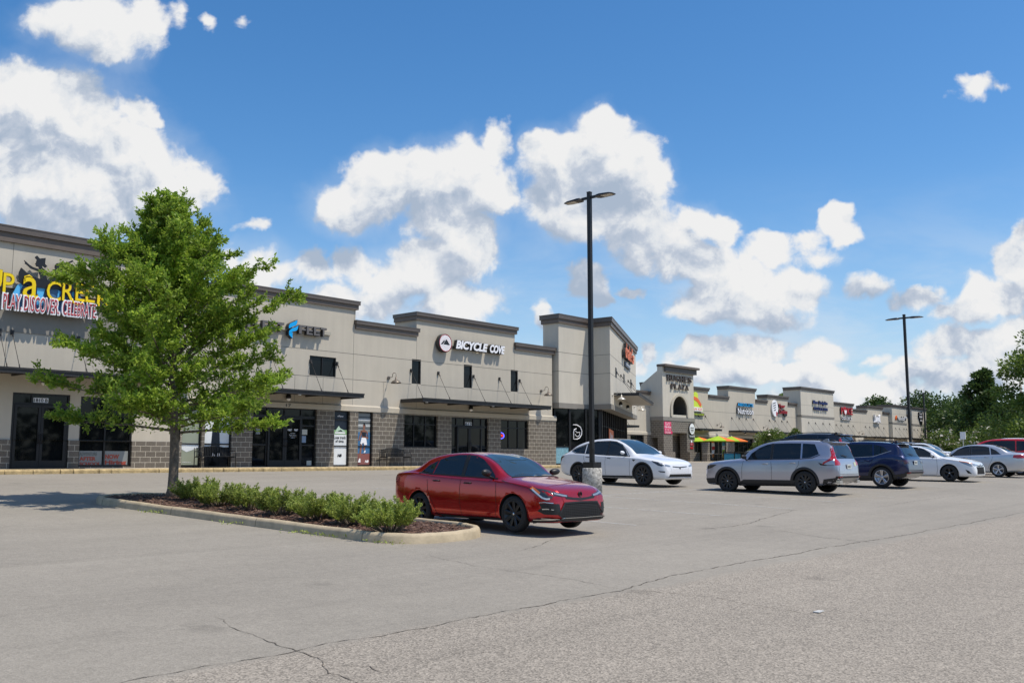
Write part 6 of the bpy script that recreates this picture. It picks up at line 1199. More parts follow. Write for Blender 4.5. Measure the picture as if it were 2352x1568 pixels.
# white fastback behind the lamp pole
def fastback():
    W=2.0; L=5.04
    S=dict(L=L,W=W,fo=.93,wb=2.965,wr=.375,arch=.415,paint=PWH,tumble=.40,
      top=[(0,.45),(.02,.66),(.05,.76),(.12,.83),(.35,.91),(.7,.985),(1.05,1.05),(1.3,1.13),(1.7,1.36),(2.05,1.53),(2.4,1.64),(2.8,1.68),(3.2,1.665),(3.7,1.58),(4.15,1.42),(4.5,1.27),(4.75,1.165),(4.88,1.12),(4.96,1.05),(5.01,.90),(5.04,.7)],
      belt=[(0,.42),(.03,.62),(.1,.75),(.3,.83),(.7,.91),(1.15,.97),(1.8,1.015),(2.8,1.06),(3.6,1.11),(4.2,1.14),(4.7,1.09),(4.9,1.03),(5.0,.85),(5.04,.66)],
      bot=[(0,.27),(.08,.21),(.5,.22),(1.3,.24),(3.8,.24),(4.5,.30),(4.85,.38),(5.04,.5)],
      wid=[(0,.66),(.03,.76),(.10,.85),(.25,.92),(.5,.965),(.95,.995),(1.6,.98),(2.6,.975),(3.4,.985),(3.95,1.0),(4.5,.97),(4.8,.90),(4.97,.80),(5.04,.66)])
    c=Car('parked_car','white fastback electric car with black wheels behind the near lamp pole',S,(28.85,19.95,gz(28.8,19.9)),R(-4),.99,'vehicles parked in the lot')
    c.both('side_window',[(1.62,1.035),(2.55,1.075),(2.55,1.555),(2.3,1.53),(2.0,1.42),(1.78,1.24)],CG); c.both('side_window',[(2.62,1.08),(3.60,1.13),(3.60,1.47),(3.2,1.55),(2.62,1.56)],CG); c.both('quarter_window',[(3.64,1.135),(4.05,1.16),(4.28,1.235),(4.1,1.31),(3.64,1.46)],CG)
    c.both('pillar_trim',[(2.55,1.07),(2.62,1.075),(2.62,1.57),(2.55,1.565)],BLACK,off=.005)
    for ax in 'LR':
        c.line('window_trim',ax,[(1.52,1.01),(2.55,1.06),(3.6,1.115),(4.1,1.145),(4.32,1.235),(4.1,1.33),(3.64,1.475),(3.2,1.56),(2.6,1.575),(2.3,1.545),(2.0,1.44),(1.76,1.25),(1.52,1.01)],.022,BLACK,off=.007)
        c.line('panel_seam',ax,[(1.52,1.0),(1.48,.8),(1.50,.34)],.009,SEAM); c.line('panel_seam',ax,[(2.60,1.06),(2.62,.8),(2.60,.34)],.009,SEAM); c.line('panel_seam',ax,[(3.66,1.10),(3.62,.9),(3.5,.75)],.009,SEAM)
        c.line('door_handle',ax,[(2.36,.945),(2.54,.955)],.025,BLACK,off=.006,parent=c.root); c.line('door_handle',ax,[(3.36,.985),(3.54,.995)],.025,BLACK,off=.006,parent=c.root)
        c.drape('lower_cladding',ax,[(1.36,.24),(3.45,.24),(3.45,.34),(1.36,.34)],DDK,off=.010,res=.09); c.drape('side_badge',ax,[(1.22,.90),(1.38,.915),(1.31,.84)],BLACK,off=.006,res=.05)
        c.drape('headlight',ax,[(.09,.70),(.12,.765),(.3,.82),(.55,.865),(.46,.80),(.28,.70),(.16,.67)],LAMPD,off=.005,res=.05); c.drape('tail_light',ax,[(4.62,1.03),(4.93,1.03),(5.0,.86),(4.86,.84),(4.78,.96)],TAILD,off=.005,res=.05)
        c.drape('bumper_vent',ax,[(.06,.50),(.28,.52),(.20,.47),(.06,.46)],BLACK,off=.005,res=.04)
        sg=-1 if ax=='L' else 1; c.drape('headlight','F',[(sg*.52,.69),(sg*.78,.75),(sg*.86,.76),(sg*.84,.68),(sg*.6,.65)],LAMP,off=.005,res=.05)
    c.arches(DDK,.405,.455,off=.005)
    c.drape('windshield','T',[(-.72,1.35),(0,1.16),(.72,1.35),(.60,2.0),(.54,2.75),(-.54,2.75),(-.60,2.0)],WSG,off=.005)
    c.drape('rear_window','T',[(-.52,3.3),(.52,3.3),(.62,4.4),(-.62,4.4)],CG,off=.005); c.line('tail_spoiler','T',[(-.7,4.80),(.7,4.80)],.06,BLACK,off=.03)
    c.line('grille','F',[(-.42,.66),(0,.635),(.42,.66)],.026,BLACK,off=.008); c.drape('badge','F',[(-.05,.64),(.05,.64),(0,.55)],BLACK,off=.012,res=.04); c.drape('lower_grille','F',[(-.62,.40),(.62,.40),(.68,.30),(-.68,.30)],BLACKM,off=.008,res=.06)
    c.line('front_lip','F',[(-.9,.275),(0,.262),(.9,.275)],.03,PWH,off=.02)
    c.mirror(1.72,1.04,PWH); c.wheels(.262,10,'bar',BRIM,width=.24)
fastback()
c=suv('parked_suv','silver sport utility car with black wheels and red tail lamps',(28.86,14.05,gz(28.9,14)),R(180),SIL,rails=True,scale=.98); c.wheels(.235,10,'bar',BRIM); c.plate('B',-.16,.16,.78,.92,PLM,'4AK7'); c.drape('sticker','B',[(-.62,.86),(-.46,.86),(-.46,.99),(-.62,.99)],mat('sticker_cream',(.55,.58,.42),.5),off=.008)
mb=MB(); mb.box(-.78,-.58,2.32,2.44,.33,.43); mb.build('exhaust_tip',CHROME,c.root); mb=MB(); mb.box(.58,.78,2.32,2.44,.33,.43); mb.build('exhaust_tip',CHROME,c.root)
c=suv('parked_suv','dark blue sport utility car with silver star wheels',(34.36,13.75,gz(34.4,13.7)),R(180),BLU,L=4.55,H=1.665,wb=2.755,fo=.88,wr=.365,kind='b',scale=.98); c.wheels(.25,5,'star',SRIM); c.plate('B',-.16,.16,.80,.94,PLM,'7BX2')
c=corolla('parked_car','white saloon with black steel wheels facing out of its bay',(41.12,13.56,gz(41.1,13.5)),R(0),PWH,'steel',False,1.0)
def sonata():
    L=4.80
    S=dict(L=L,W=1.83,fo=.95,wb=2.73,wr=.325,arch=.36,paint=SIL2,tumble=.38,
      top=[(0,.42),(.02,.58),(.06,.70),(.2,.79),(.6,.87),(1.1,.94),(1.35,1.0),(1.7,1.20),(2.05,1.37),(2.4,1.455),(2.8,1.475),(3.2,1.455),(3.55,1.385),(3.95,1.23),(4.25,1.12),(4.5,1.10),(4.7,1.08),(4.77,1.0),(4.80,.8)],
      belt=[(0,.38),(.03,.54),(.1,.66),(.4,.78),(1.2,.89),(1.9,.93),(2.8,.955),(3.6,.985),(4.2,1.03),(4.6,1.02),(4.74,.97),(4.80,.76)],
      bot=[(0,.25),(.08,.19),(.5,.18),(1.3,.185),(3.6,.19),(4.3,.24),(4.65,.32),(4.80,.45)],
      wid=[(0,.62),(.03,.71),(.12,.80),(.3,.86),(.95,.905),(1.8,.90),(3.7,.905),(4.3,.885),(4.6,.83),(4.75,.74),(4.80,.62)])
    c=Car('parked_car','pale silver saloon with five spoke wheels at the right edge',S,(47.58,13.42,gz(47.6,13.4)),R(180),1.0)
    c.both('side_window',[(1.62,.955),(2.48,.975),(2.48,1.40),(2.25,1.375),(1.95,1.24)],CG); c.both('side_window',[(2.56,.98),(3.36,1.0),(3.30,1.335),(3.1,1.38),(2.8,1.405),(2.56,1.405)],CG); c.both('quarter_window',[(3.40,1.0),(3.80,1.02),(3.6,1.19),(3.36,1.31)],CG)
    for ax in 'LR':
        c.line('window_trim',ax,[(1.5,.93),(2.5,.962),(3.84,1.005)],.018,CHROME,off=.006); c.line('panel_seam',ax,[(1.5,.92),(1.46,.5),(1.5,.22)],.009,SEAM); c.line('panel_seam',ax,[(2.52,.96),(2.53,.22)],.009,SEAM); c.line('panel_seam',ax,[(3.5,.98),(3.45,.8),(3.25,.35)],.009,SEAM); c.line('side_moulding',ax,[(1.6,.50),(3.1,.52)],.03,GREY,off=.012)
        c.drape('tail_light',ax,[(4.30,.86),(4.34,.98),(4.62,1.0),(4.76,.93),(4.76,.84),(4.5,.83)],TAIL,off=.005,res=.05); sg=-1 if ax=='L' else 1; c.drape('tail_light','B',[(sg*.45,.84),(sg*.5,.96),(sg*.78,.98),(sg*.78,.84)],TAIL,off=.005,res=.05)
        c.drape('headlight',ax,[(.07,.60),(.1,.68),(.4,.76),(.5,.76),(.3,.64)],LAMP,off=.005,res=.05)
    c.both('pillar_trim',[(2.485,.975),(2.555,.978),(2.555,1.41),(2.485,1.408)],BLACK,off=.005)
    c.drape('windshield','T',[(-.66,1.40),(0,1.28),(.66,1.40),(.54,2.2),(-.54,2.2)],WSG,off=.005); c.drape('rear_window','T',[(-.52,3.5),(.52,3.5),(.62,4.1),(-.62,4.1)],CG,off=.005)
    c.drape('grille','F',[(-.4,.62),(.4,.62),(.36,.5),(-.36,.5)],BLACKM,off=.006,res=.06)
    c.drape('fuel_flap','L',[(3.98,.82),(4.16,.83),(4.16,.96),(3.98,.95)],SIL2,off=.003,res=.08)
    c.mirror(1.68,.95,SIL2); c.handle(2.32,.86,CHROME); c.handle(3.22,.88,CHROME); c.wheels(.225,5,'bar',SRIM); c.plate('B',-.16,.16,.80,.94,PLM)
sonata()
c=suv('parked_suv','big bright red sport utility car behind the silver saloon',(51.6,13.6,gz(51.6,13.6)),R(180),RED2,L=5.1,W=1.95,H=1.80,wb=3.04,fo=.90,wr=.375,rails=False,scale=.98); c.wheels(.25,5,'star',SRIM)
c=suv('parked_suv','white sport utility car beyond the big red one',(56.5,14.4,gz(56.5,14.4)),R(180),PWH,L=5.0,W=1.95,H=1.78,wb=2.95,fo=.95,wr=.37,rails=False,scale=1.05,kind='b'); c.wheels(.25,6,'bar',SRIM)
c=suv('parked_suv','dark sport utility car with roof rack mostly hidden behind the silver one',(45.2,20.9,gz(45,21)),R(180),DRK,L=5.2,W=2.0,H=1.92,wb=3.0,fo=.95,wr=.39,rails=True,scale=1.04); c.wheels(.25,6,'bar',BRIM)
c=suv('parked_suv','small distant white sport utility car left of the blossoming shrub',(76,24.5,gz(76,24.5)),R(0),PWH,L=4.6,W=1.85,H=1.72,rails=True,scale=1.05); c.wheels(.235,6,'bar',BRIM)
# ------------------------------------------------------------------ vegetation
BARK=mat('tree_bark',(.16,.13,.10),.9,noise=(14,.35),bump=(40,.6,.02)); BARKL=mat('pale_bark',(.27,.22,.17),.85,noise=(10,.3))
OAK=leafmat('oak_leaf',(.13,.25,.022),(.42,.54,.075),.5); OAKD=leafmat('dark_leaf',(.035,.07,.018),(.08,.13,.03),.3); MIDL=leafmat('mid_leaf',(.055,.105,.022),(.15,.21,.045),.35); JUN=leafmat('juniper_leaf',(.16,.24,.035),(.52,.58,.14),.32); MYR=leafmat('myrtle_leaf',(.07,.13,.02),(.20,.26,.05),.33)
OAKM=leafmat('shade_tree_leaf',(.04,.08,.02),(.10,.155,.035),.32)
OAKR=leafmat('right_oak_leaf',(.07,.13,.02),(.20,.27,.05),.38)
BLOS=mat('white_blossom',(.66,.60,.50),.6)
def leaves_mesh(name,C,U,l,w,m,parent,rnd,loc,bend=.25):
    """C: leaf base points, U: leaf directions; each leaf a folded diamond"""
    n=len(C); C=np.asarray(C,float)-np.array(loc); U=np.asarray(U,float); U/=np.linalg.norm(U,axis=1)[:,None]+1e-9
    Rn=rnd.normal(size=(n,3)); Rn[:,2]+=0.0; S=np.cross(U,Rn); S/=np.linalg.norm(S,axis=1)[:,None]+1e-9; N=np.cross(S,U)
    L=l*rnd.uniform(.65,1.25,(n,1)); W=w*rnd.uniform(.7,1.2,(n,1))
    a=C; b=C+U*L*.45+S*W*.5-N*L*bend*.15; c=C+U*L-N*L*bend*.3; d=C+U*L*.45-S*W*.5-N*L*bend*.15
    V=np.stack([a,b,c,d],1).reshape(-1,3); me=bpy.data.meshes.new(name)
    me.vertices.add(4*n); me.vertices.foreach_set('co',V.ravel()); me.loops.add(4*n); me.loops.foreach_set('vertex_index',np.arange(4*n)); me.polygons.add(n); me.polygons.foreach_set('loop_start',np.arange(0,4*n,4)); me.polygons.foreach_set('loop_total',np.full(n,4)); me.update(calc_edges=True); me.validate()
    me.materials.append(m); o=bpy.data.objects.new(name,me); COL.objects.link(o)
    if parent: o.parent=parent
    return o
def oak():
    loc=(10.95,19.8,gz(10.95,19.8)+.13); t=thing('oak_tree','young bright green oak with slim grey trunk in the planting island','tree',loc)
    rnd=np.random.default_rng(11); H=6.85
    prof=pchip([(1.2,.6),(1.4,2.1),(1.8,2.5),(2.4,2.5),(3.0,2.35),(3.8,2.15),(4.5,1.72),(5.0,1.35),(5.5,1.0),(6.0,.68),(6.5,.36),(6.85,.1)])
    lean=lambda z:(-.02*z*z*.35/ .7*.2, .03*z)
    def ax(z): k=z/H; return np.array([loc[0]-.10*k*k*3.2+.0,loc[1]+.12*k*k*3.2,loc[2]+z])
    mb=MB(); zs=np.linspace(-.1,H*.95,22); mb.tube([tuple(ax(z)+np.array([math.sin(z*2.1)*.02,math.cos(z*1.7)*.02,0])) for z in zs],[max(.012,.115*(1-z/H)**.8+(.06 if z<.05 else 0)*1) for z in zs],12); mb.build('trunk',BARK,t,base='world')
    br=MB(); C=[];U=[]
    nb=118
    for i in range(nb):
        z0=1.42+(H-1.75)*((i+.5)/nb)**.95; az=i*2.399963+rnd.uniform(-.4,.4); rise=.55+.9*(z0/H)+rnd.uniform(-.15,.2)
        # tip where the branch meets the crown outline
        r=prof(min(z0+(.3 if z0<2 else .55),6.7))*rnd.uniform(.60,1.24) ; lift=(r*rise*.80+.1)*smooth(1.0,3.0,z0)+.04
        b0=ax(z0); d=np.array([math.cos(az),math.sin(az),0]); sx=1.0
        pts=[]; 
        for k in range(9):
            u=k/8; p=b0+d*r*u+np.array([0,0,lift*u**1.0*(1-.25*u)])+rnd.normal(size=3)*.035*u; pts.append(p)
        br.tube([tuple(p) for p in pts],[max(.005,.038*(1-u/8.6)*(1-z0/H*.6)) for u in range(9)],5)
        ntw=int(8+r*9)
        for k in range(ntw):
            u=.18+.82*rnd.random()**.75; q=pts[0]+(pts[-1]-pts[0])*u; i0=min(7,int(u*8)); q=pts[i0]+(pts[i0+1]-pts[i0])*(u*8-i0)
            side=rnd.normal(size=3); side[2]=side[2]*.5+.5; td=d*.8+side*.75; td/=np.linalg.norm(td); L=rnd.uniform(.22,.62)*(1-.3*u)
            e=q+td*L+np.array([0,0,.06]); br.tube([tuple(q),tuple(q+td*L*.5+[0,0,.02]),tuple(e)],[.006,.004,.002],3,cap=False)
            nl=int(28+L*72)
            for j in range(nl):
                v=rnd.random()**.7; c=q+(e-q)*v+rnd.normal(size=3)*.03; ld=td*.7+rnd.normal(size=3)*.6; ld[2]+=.18
                C.append(c); U.append(ld)
    br.build('limbs',BARK,t,base='world')
    # fill leaves along the leader
    for k in range(4500):
        z=rnd.uniform(3.8,6.8); p=ax(min(z,6.8))+rnd.normal(size=3)*np.array([.18,.18,.1])*(1.2-.8*z/H+.2); C.append(p); U.append(rnd.normal(size=3)+[0,0,.6])
    for k in range(11000):
        z=rnd.uniform(1.5,5.2); a=rnd.uniform(0,6.283); r=prof(z)*.74*math.sqrt(rnd.random()); q=ax(z); p=q+np.array([math.cos(a)*r,math.sin(a)*r,0]); 
        if math.sin(p[0]*5.1+p[2]*3.7)*math.sin(p[1]*4.7-p[2]*5.3)<-.1: continue
        C.append(p); U.append(rnd.normal(size=3)+[math.cos(a)*.5,math.sin(a)*.5,.2])
    o=leaves_mesh('crown',C,U,.092,.044,OAK,t,rnd,loc)
oak()
def far_tree(label,x,y,h,r,m,seed,n=9000,leaf=.35,conic=False,trunk=True,base=.10,group='trees beyond the far wing',name='broadleaf_tree',zb=None,open_=.0):
    z0=gz(x,y) if zb is None else zb; loc=(x,y,z0); t=thing(name,label,'tree',loc,group=group); rnd=np.random.default_rng(seed)
    mb=MB(); mb.tube([(x,y,z0-.2),(x+.1,y,z0+h*.3),(x,y+.1,z0+h*.8)],[h*.028,h*.02,h*.006],8); mb.build('trunk',BARK,t,base='world')
    K=46 if not conic else 95; cl=[]
    for i in range(K):
        u=(i+.5)/K; zz=h*(base+(1-base)*u); rr=r*(math.sin(math.pi*min(1,.18+.82*u))**.6 if not conic else (1-u)**.75+.08); a=i*2.4+rnd.uniform(-.5,.5); q=rnd.uniform(.35,1.0)
        cl.append((x+math.cos(a)*rr*q,y+math.sin(a)*rr*q,z0+zz+rnd.uniform(-.04,.04)*h,rnd.uniform(.16,.32)*r*(1 if not conic else .62*(1-u*.5))))
    lb=MB()
    for c in cl[::3]: lb.tube([(x,y,z0+(c[2]-z0)*.55),((x+c[0])/2,(y+c[1])/2,z0+(c[2]-z0)*.85),c[:3]],[h*.008,h*.005,h*.002],4,cap=False)
    lb.build('limbs',BARK,t,base='world')
    C=[];U=[]; per=n//K
    for (a,b,c,s) in cl:
        g=rnd.normal(size=(per,3)); g/=np.linalg.norm(g,axis=1)[:,None]; q=rnd.random((per,1))**.45; g=g*q*s*1.25; g[:,2]*=.62; C.append(g+np.array([a,b,c])); U.append(g*1.2/s+rnd.normal(size=(per,3))*.6+np.array([0,0,.15]))
    leaves_mesh('crown',np.concatenate(C),np.concatenate(U),leaf,leaf*.55,m,t,rnd,loc)
    return t
def bush(x,y,i,label):
    z0=gz(x,y)+.13; loc=(x,y,z0); t=thing('juniper_bush',label,'bush',loc,group='spreading junipers in the planting island'); rnd=np.random.default_rng(100+i)
    mb=MB(); C=[];U=[]; 
    for k in range(52):
        a=rnd.uniform(0,6.283); r=.46*math.sqrt(rnd.random())*rnd.uniform(.8,1.12)+.04; h=rnd.uniform(.30,.54)*(1.05-.30*(r/.5)**2); d=np.array([math.cos(a),math.sin(a),0])
        p0=np.array([x,y,z0-.05])+d*.04; pts=[p0+d*r*u**.8+np.array([0,0,h*u**1.15]) for u in np.linspace(0,1,6)]; mb.tube([tuple(p) for p in pts],[.014,.011,.008,.006,.004,.002],5,cap=False)
        for j in range(20):
            u=rnd.uniform(.42,1.0); i0=min(4,int(u*5)); q=pts[i0]+(pts[i0+1]-pts[i0])*(u*5-i0); td=d*rnd.uniform(.1,.9)+rnd.normal(size=3)*.5; td[2]=abs(td[2])*.7+.55; td/=np.linalg.norm(td); L=rnd.uniform(.05,.14)*(1.25-.5*u)
            if rnd.random()<.02: L*=1.9
            m_=int(12+L*110)
            v=rnd.random((m_,1)); C.append(q+td*L*v+rnd.normal(size=(m_,3))*.008); U.append(td+rnd.normal(size=(m_,3))*.52)
    mb.tube([(x,y,z0-.1),(x+.01,y,z0+.05),(x,y,z0+.15)],[.035,.03,.02],7); mb.build('stem',BARK,t,base='world')
    leaves_mesh('foliage',np.concatenate(C),np.concatenate(U),.032,.016,JUN,t,rnd,loc,bend=.1)
BL=['juniper bush nearest the tree trunk','second juniper from the tree trunk','third juniper from the tree trunk with an upright shoot','middle juniper of the row in the planting island','fifth juniper from the tree trunk','sixth juniper from the tree trunk just before the last one','large end juniper with a bare stem beside the red car rear wheel']
for i,(x,y) in enumerate([(10.98,18.85),(10.62,17.3),(10.67,16.25),(10.45,14.95),(10.42,13.8),(10.38,12.75),(10.1,11.5)]): bush(x,y,i,BL[i])
def myrtle(label,x,y,h,r,seed,zb=0,fl=500,leaf=.16,base=.25):
    t=far_tree(label,x,y,h,r,MYR,seed,n=11000,leaf=leaf,group='crape myrtles with white blossom',name='flowering_tree',base=base)
    rnd=np.random.default_rng(seed+1); mb=MB(); z0=t.location.z
    cr=[o for o in t.children if o.name.startswith('crown')][0]; co=np.empty(len(cr.data.vertices)*3); cr.data.vertices.foreach_get('co',co); co=co.reshape(-1,3)
    d=np.linalg.norm((co-[0,0,h*.62])/[r,r,h*.42],axis=1); idx=np.where(d>.68)[0]; 
    for k in rnd.choice(idx,min(fl,len(idx)),replace=False):
        p=co[k]; s=leaf*.26
        for q in range(3):
            a=rnd.normal(size=3)*s; b=rnd.normal(size=3)*s; c=p+rnd.normal(size=3)*s*.8; mb.quad(tuple(c-a-b),tuple(c+a-b),tuple(c+a+b),tuple(c-a+b))
    mb.build('blossom',BLOS,t)
myrtle('crape myrtle with sparse white blossom in front of the cookie shop',85.3,42.0,2.9,2.0,31,fl=200)
myrtle('smaller crape myrtle with white blossom just right of the cookie shop tree',90.6,42.0,3.1,1.0,33,fl=240)
myrtle('round crape myrtle covered in white blossom right of the far wing',112,34.2,3.3,2.4,35,fl=520,leaf=.20,base=.08)
myrtle('broad crape myrtle with white blossom nearer the right edge',114,29.9,3.9,3.6,37,fl=420,leaf=.20,base=.08)
T=[('dense mid green tree just right of the far wing end',165,53,10.0,8,OAKM),('dense mid green tree between the wing end and the tall dark one',160,45,9.4,7,OAKM),('tall dark layered tree rising above the others at right',142,38.0,12.4,4.8,OAKM),('dark tree behind and right of the tall dark one',152,34,9.0,6,OAKM),('broad dark tree low behind the white blossoms',152,41,9.0,7.5,OAKM),
   ('light green tree top peeking over the low parapet of the far wing',143,66,10.2,4.0,MIDL),('light green tree top showing over the parapet left of the lamp pole',152,72,10.2,4.0,MIDL),('light green crown behind the last tall parapet of the far wing',172,64,10.4,5,OAKM)]
for i,(l,x,y,h,r,m) in enumerate(T): far_tree(l,x,y,h,r,m,50+i,n=9000,leaf=.55,conic=('tall dark' in l and i==2))
far_tree('large yellow green oak cut off by the right picture edge',75,16.0,9.0,3.9,OAKR,71,n=18000,leaf=.27,group='trees in the lot',base=.06,name='oak_tree')
far_tree('shaded mid green tree behind the big oak at the right edge',97,20.0,6.0,4.2,MIDL,72,n=9000,leaf=.4,group='trees in the lot',base=.05,name='oak_tree')
far_tree('green tree outside the lot behind the red car',124,23,7.0,6.0,MIDL,73,n=9000,leaf=.5,base=.03)
# ground cover hedge line far away
def treeline():
    rnd=np.random.default_rng(5); C=[];U=[]
    for i in range(90):
        x=185+rnd.uniform(-10,25); y=-40+110*i/90; h=rnd.uniform(4,8); g=rnd.normal(size=(160,3)); g/=np.linalg.norm(g,axis=1)[:,None]; s=rnd.uniform(3,4.5); C.append(g*[s,s,h*.6]+[x,y,gz(x,y)+h*.45]); U.append(g+rnd.normal(size=(160,3))*.5)
    o=leaves_mesh('distant_wood',np.concatenate(C),np.concatenate(U),1.1,.7,OAKD,None,rnd,(0,0,0)); tag(o,'dark distant wood reading as one mass beyond the lot at right','wood',kind='stuff')
treeline()
def wood_behind():
    rnd=np.random.default_rng(8); C=[];U=[]
    for i in range(150):
        t=i/150; x=-75+190*t+rnd.uniform(-4,4); y=-62+8*math.sin(t*9)+rnd.uniform(-5,5); h=rnd.uniform(6,11)
        if i%3==0: x=-62+rnd.uniform(-5,5); y=-55+105*t
        g=rnd.normal(size=(170,3)); g/=np.linalg.norm(g,axis=1)[:,None]; s=rnd.uniform(2.6,4.2); C.append(g*[s,s,h*.55]+[x,y,gz(x,y)+h*.5]); U.append(g+rnd.normal(size=(170,3))*.5)
    o=leaves_mesh('roadside_wood',np.concatenate(C),np.concatenate(U),1.3,.9,OAKD,None,rnd,(0,0,0)); tag(o,'belt of dark trees standing across the road from the shops','wood',kind='stuff')
wood_behind()
# ------------------------------------------------------------------ lamp poles, benches, patio
POLE=mat('pole_bronze',(.030,.028,.027),.4,metal=.4); LENS=mat('led_lens',(.50,.46,.38),.4,noise=(60,.5))
def lamp_pole(label,x,y,H,base_h=.75,heads=(-1,1),ang=35,w=.125,basis=True):
    z0=gz(x,y); t=thing('lamp_pole',label,'lamp pole',(x,y,z0),group='lamp poles of the lot')
    if basis:
        mb=MB(); mb.lathe([(0,-.1),(.30,-.1),(.30,base_h-.015),(.285,base_h),(0,base_h)],(x,y,z0),28); mb.build('concrete_base',WORN,t,base='world')
        mb=MB(); mb.box(x-.2,x+.2,y-.2,y+.2,z0+base_h,z0+base_h+.18); mb.build('base_cover',POLE,t,base='world')
    mb=MB(); b0=base_h if basis else 0; mb.box(x-w/2,x+w/2,y-w/2,y+w/2,z0+b0+(.001 if not basis else .181),z0+H); mb.box(x-w/2-.008,x+w/2+.008,y-w/2-.008,y+w/2+.008,z0+H,z0+H+.03); mb.build('pole',POLE,t,base='world',bevel=.01)
    if basis: mb=MB(); mb.box(x-.03,x+.03,y-w/2-.012,y-w/2-.001,z0+b0+.45,z0+b0+.60); mb.build('hand_hole_cover',POLE,t,base='world')
    a=R(ang); d=Vector((math.cos(a),math.sin(a),0)); s=Vector((-d.y,d.x,0))
    for sg in heads:
        F=Frame(0,0,0); P=lambda u,v,z:Vector((x,y,z0+H-.16))+d*(sg*u)+s*v+Vector((0,0,z))
        mb=MB(); b=len(mb.v); 
        for u in (w/2,.30): 
            for v,z in ((-.03,-.04),(.03,-.04),(.03,.04),(-.03,.04)): mb.v.append(tuple(P(u,v,z)))
        for q in range(4): mb.face([b+q,b+(q+1)%4,b+4+(q+1)%4,b+4+q])
        mb.face([b,b+1,b+2,b+3]); mb.face([b+4,b+5,b+6,b+7]); mb.build('arm',POLE,t,base='world')
        mb=MB(); b=len(mb.v); st=[(.27,.07,.05),(.34,.15,.085),(.45,.17,.09),(.80,.165,.065),(.93,.12,.035),(.955,.10,.02)]
        for u,hw,th in st:
            for v,z in ((-hw,-.045),(hw,-.045),(hw*.92,-.045+th*.6),(hw*.5,-.045+th),(-hw*.5,-.045+th),(-hw*.92,-.045+th*.6)): mb.v.append(tuple(P(u,v,z)))
        for k in range(len(st)-1):
            for q in range(6): mb.face([b+k*6+q,b+k*6+(q+1)%6,b+(k+1)*6+(q+1)%6,b+(k+1)*6+q])
        mb.face([b+q for q in range(6)]); mb.face([b+30+q for q in range(6)]); h=mb.build('lamp_head',POLE,t,base='world')
        mb=MB(); mb.quad(P(.52,-.13,-.047),P(.88,-.11,-.047),P(.88,.11,-.047),P(.52,.13,-.047)); mb.build('lens',LENS,h,base='world')
    return t
lamp_pole('tall dark twin headed lamp pole on a weathered concrete drum behind the red car',23.55,17.55,9.42,ang=90)
lamp_pole('tall dark twin headed lamp pole rising behind the white saloon',50.4,17.1,8.25,ang=90)
lamp_pole('single headed lamp pole at the end of the far wing',112,36.3,7.9,heads=(1,),ang=90,w=.16)
def bench(x,y,z,label):
    t=thing('bench',label,'bench',(x,y,z),group='black metal benches on the pavement'); w=1.5; I=mat('bench_metal',(.018,.018,.018),.45,metal=.3)
    for i in range(5): mb=MB(); yy=y-.02-.095*i; mb.box(x-w/2+.04,x+w/2-.04,yy-.075,yy,z+.42,z+.445); (mb.build('seat',I,t,base='world') if False else None)
    mb=MB()
    for i in range(5): yy=y-.02-.095*i; mb.box(x-w/2+.04,x+w/2-.04,yy-.075,yy,z+.42,z+.445)
    mb.box(x-w/2+.03,x-w/2+.07,y-.49,y-.01,z+.39,z+.419); mb.box(x+w/2-.07,x+w/2-.03,y-.49,y-.01,z+.39,z+.419); mb.build('seat',I,t,base='world')
    mb=MB(); n=19
    for i in range(n):
        xx=x-w/2+.10+(w-.2)*i/(n-1); zt=z+.76+.05*math.sin(math.pi*i/(n-1)); mb.box(xx-.015,xx+.015,y-.01,y+.012,z+.447,zt)
    mb.tube([(x-w/2+.06,y,z+.74),(x-w/4,y,z+.80),(x,y,z+.82),(x+w/4,y,z+.80),(x+w/2-.06,y,z+.74)],.018,6); mb.build('backrest',I,t,base='world')
    for sg in(-1,1):
        xx=x+sg*w/2; mb=MB(); mb.tube([(xx,y+.01,z),(xx,y+.005,z+.44),(xx,y+.02,z+.76)],.018,6); mb.tube([(xx,y-.50,z),(xx,y-.50,z+.55),(xx,y-.44,z+.63),(xx,y-.02,z+.62)],.018,6); mb.tube([(xx,y-.48,z+.40),(xx,y-.02,z+.40)],.015,6); mb.build('side_frame',I,t,base='world')
bench(29.55,33.62,-.34,'black slatted metal bench in front of the block wall by the red car')
bench(20.2,33.62,-.34,'black slatted metal bench behind the bushes left of the marked door')
mb=MB(); mb.box(12.6,14.9,32.9,33.75,-.341,-.325); tag(mb.build('door_mat',mat('rubber_mat',(.02,.02,.02),.8)),'flat black rubber mat before the leftmost doors','door mat')
mb=MB(); mb.box(22.9,25.2,32.9,33.75,-.341,-.325); tag(mb.build('door_mat',mat('rubber_mat')),'flat black rubber mat before the doors marked 17','door mat')
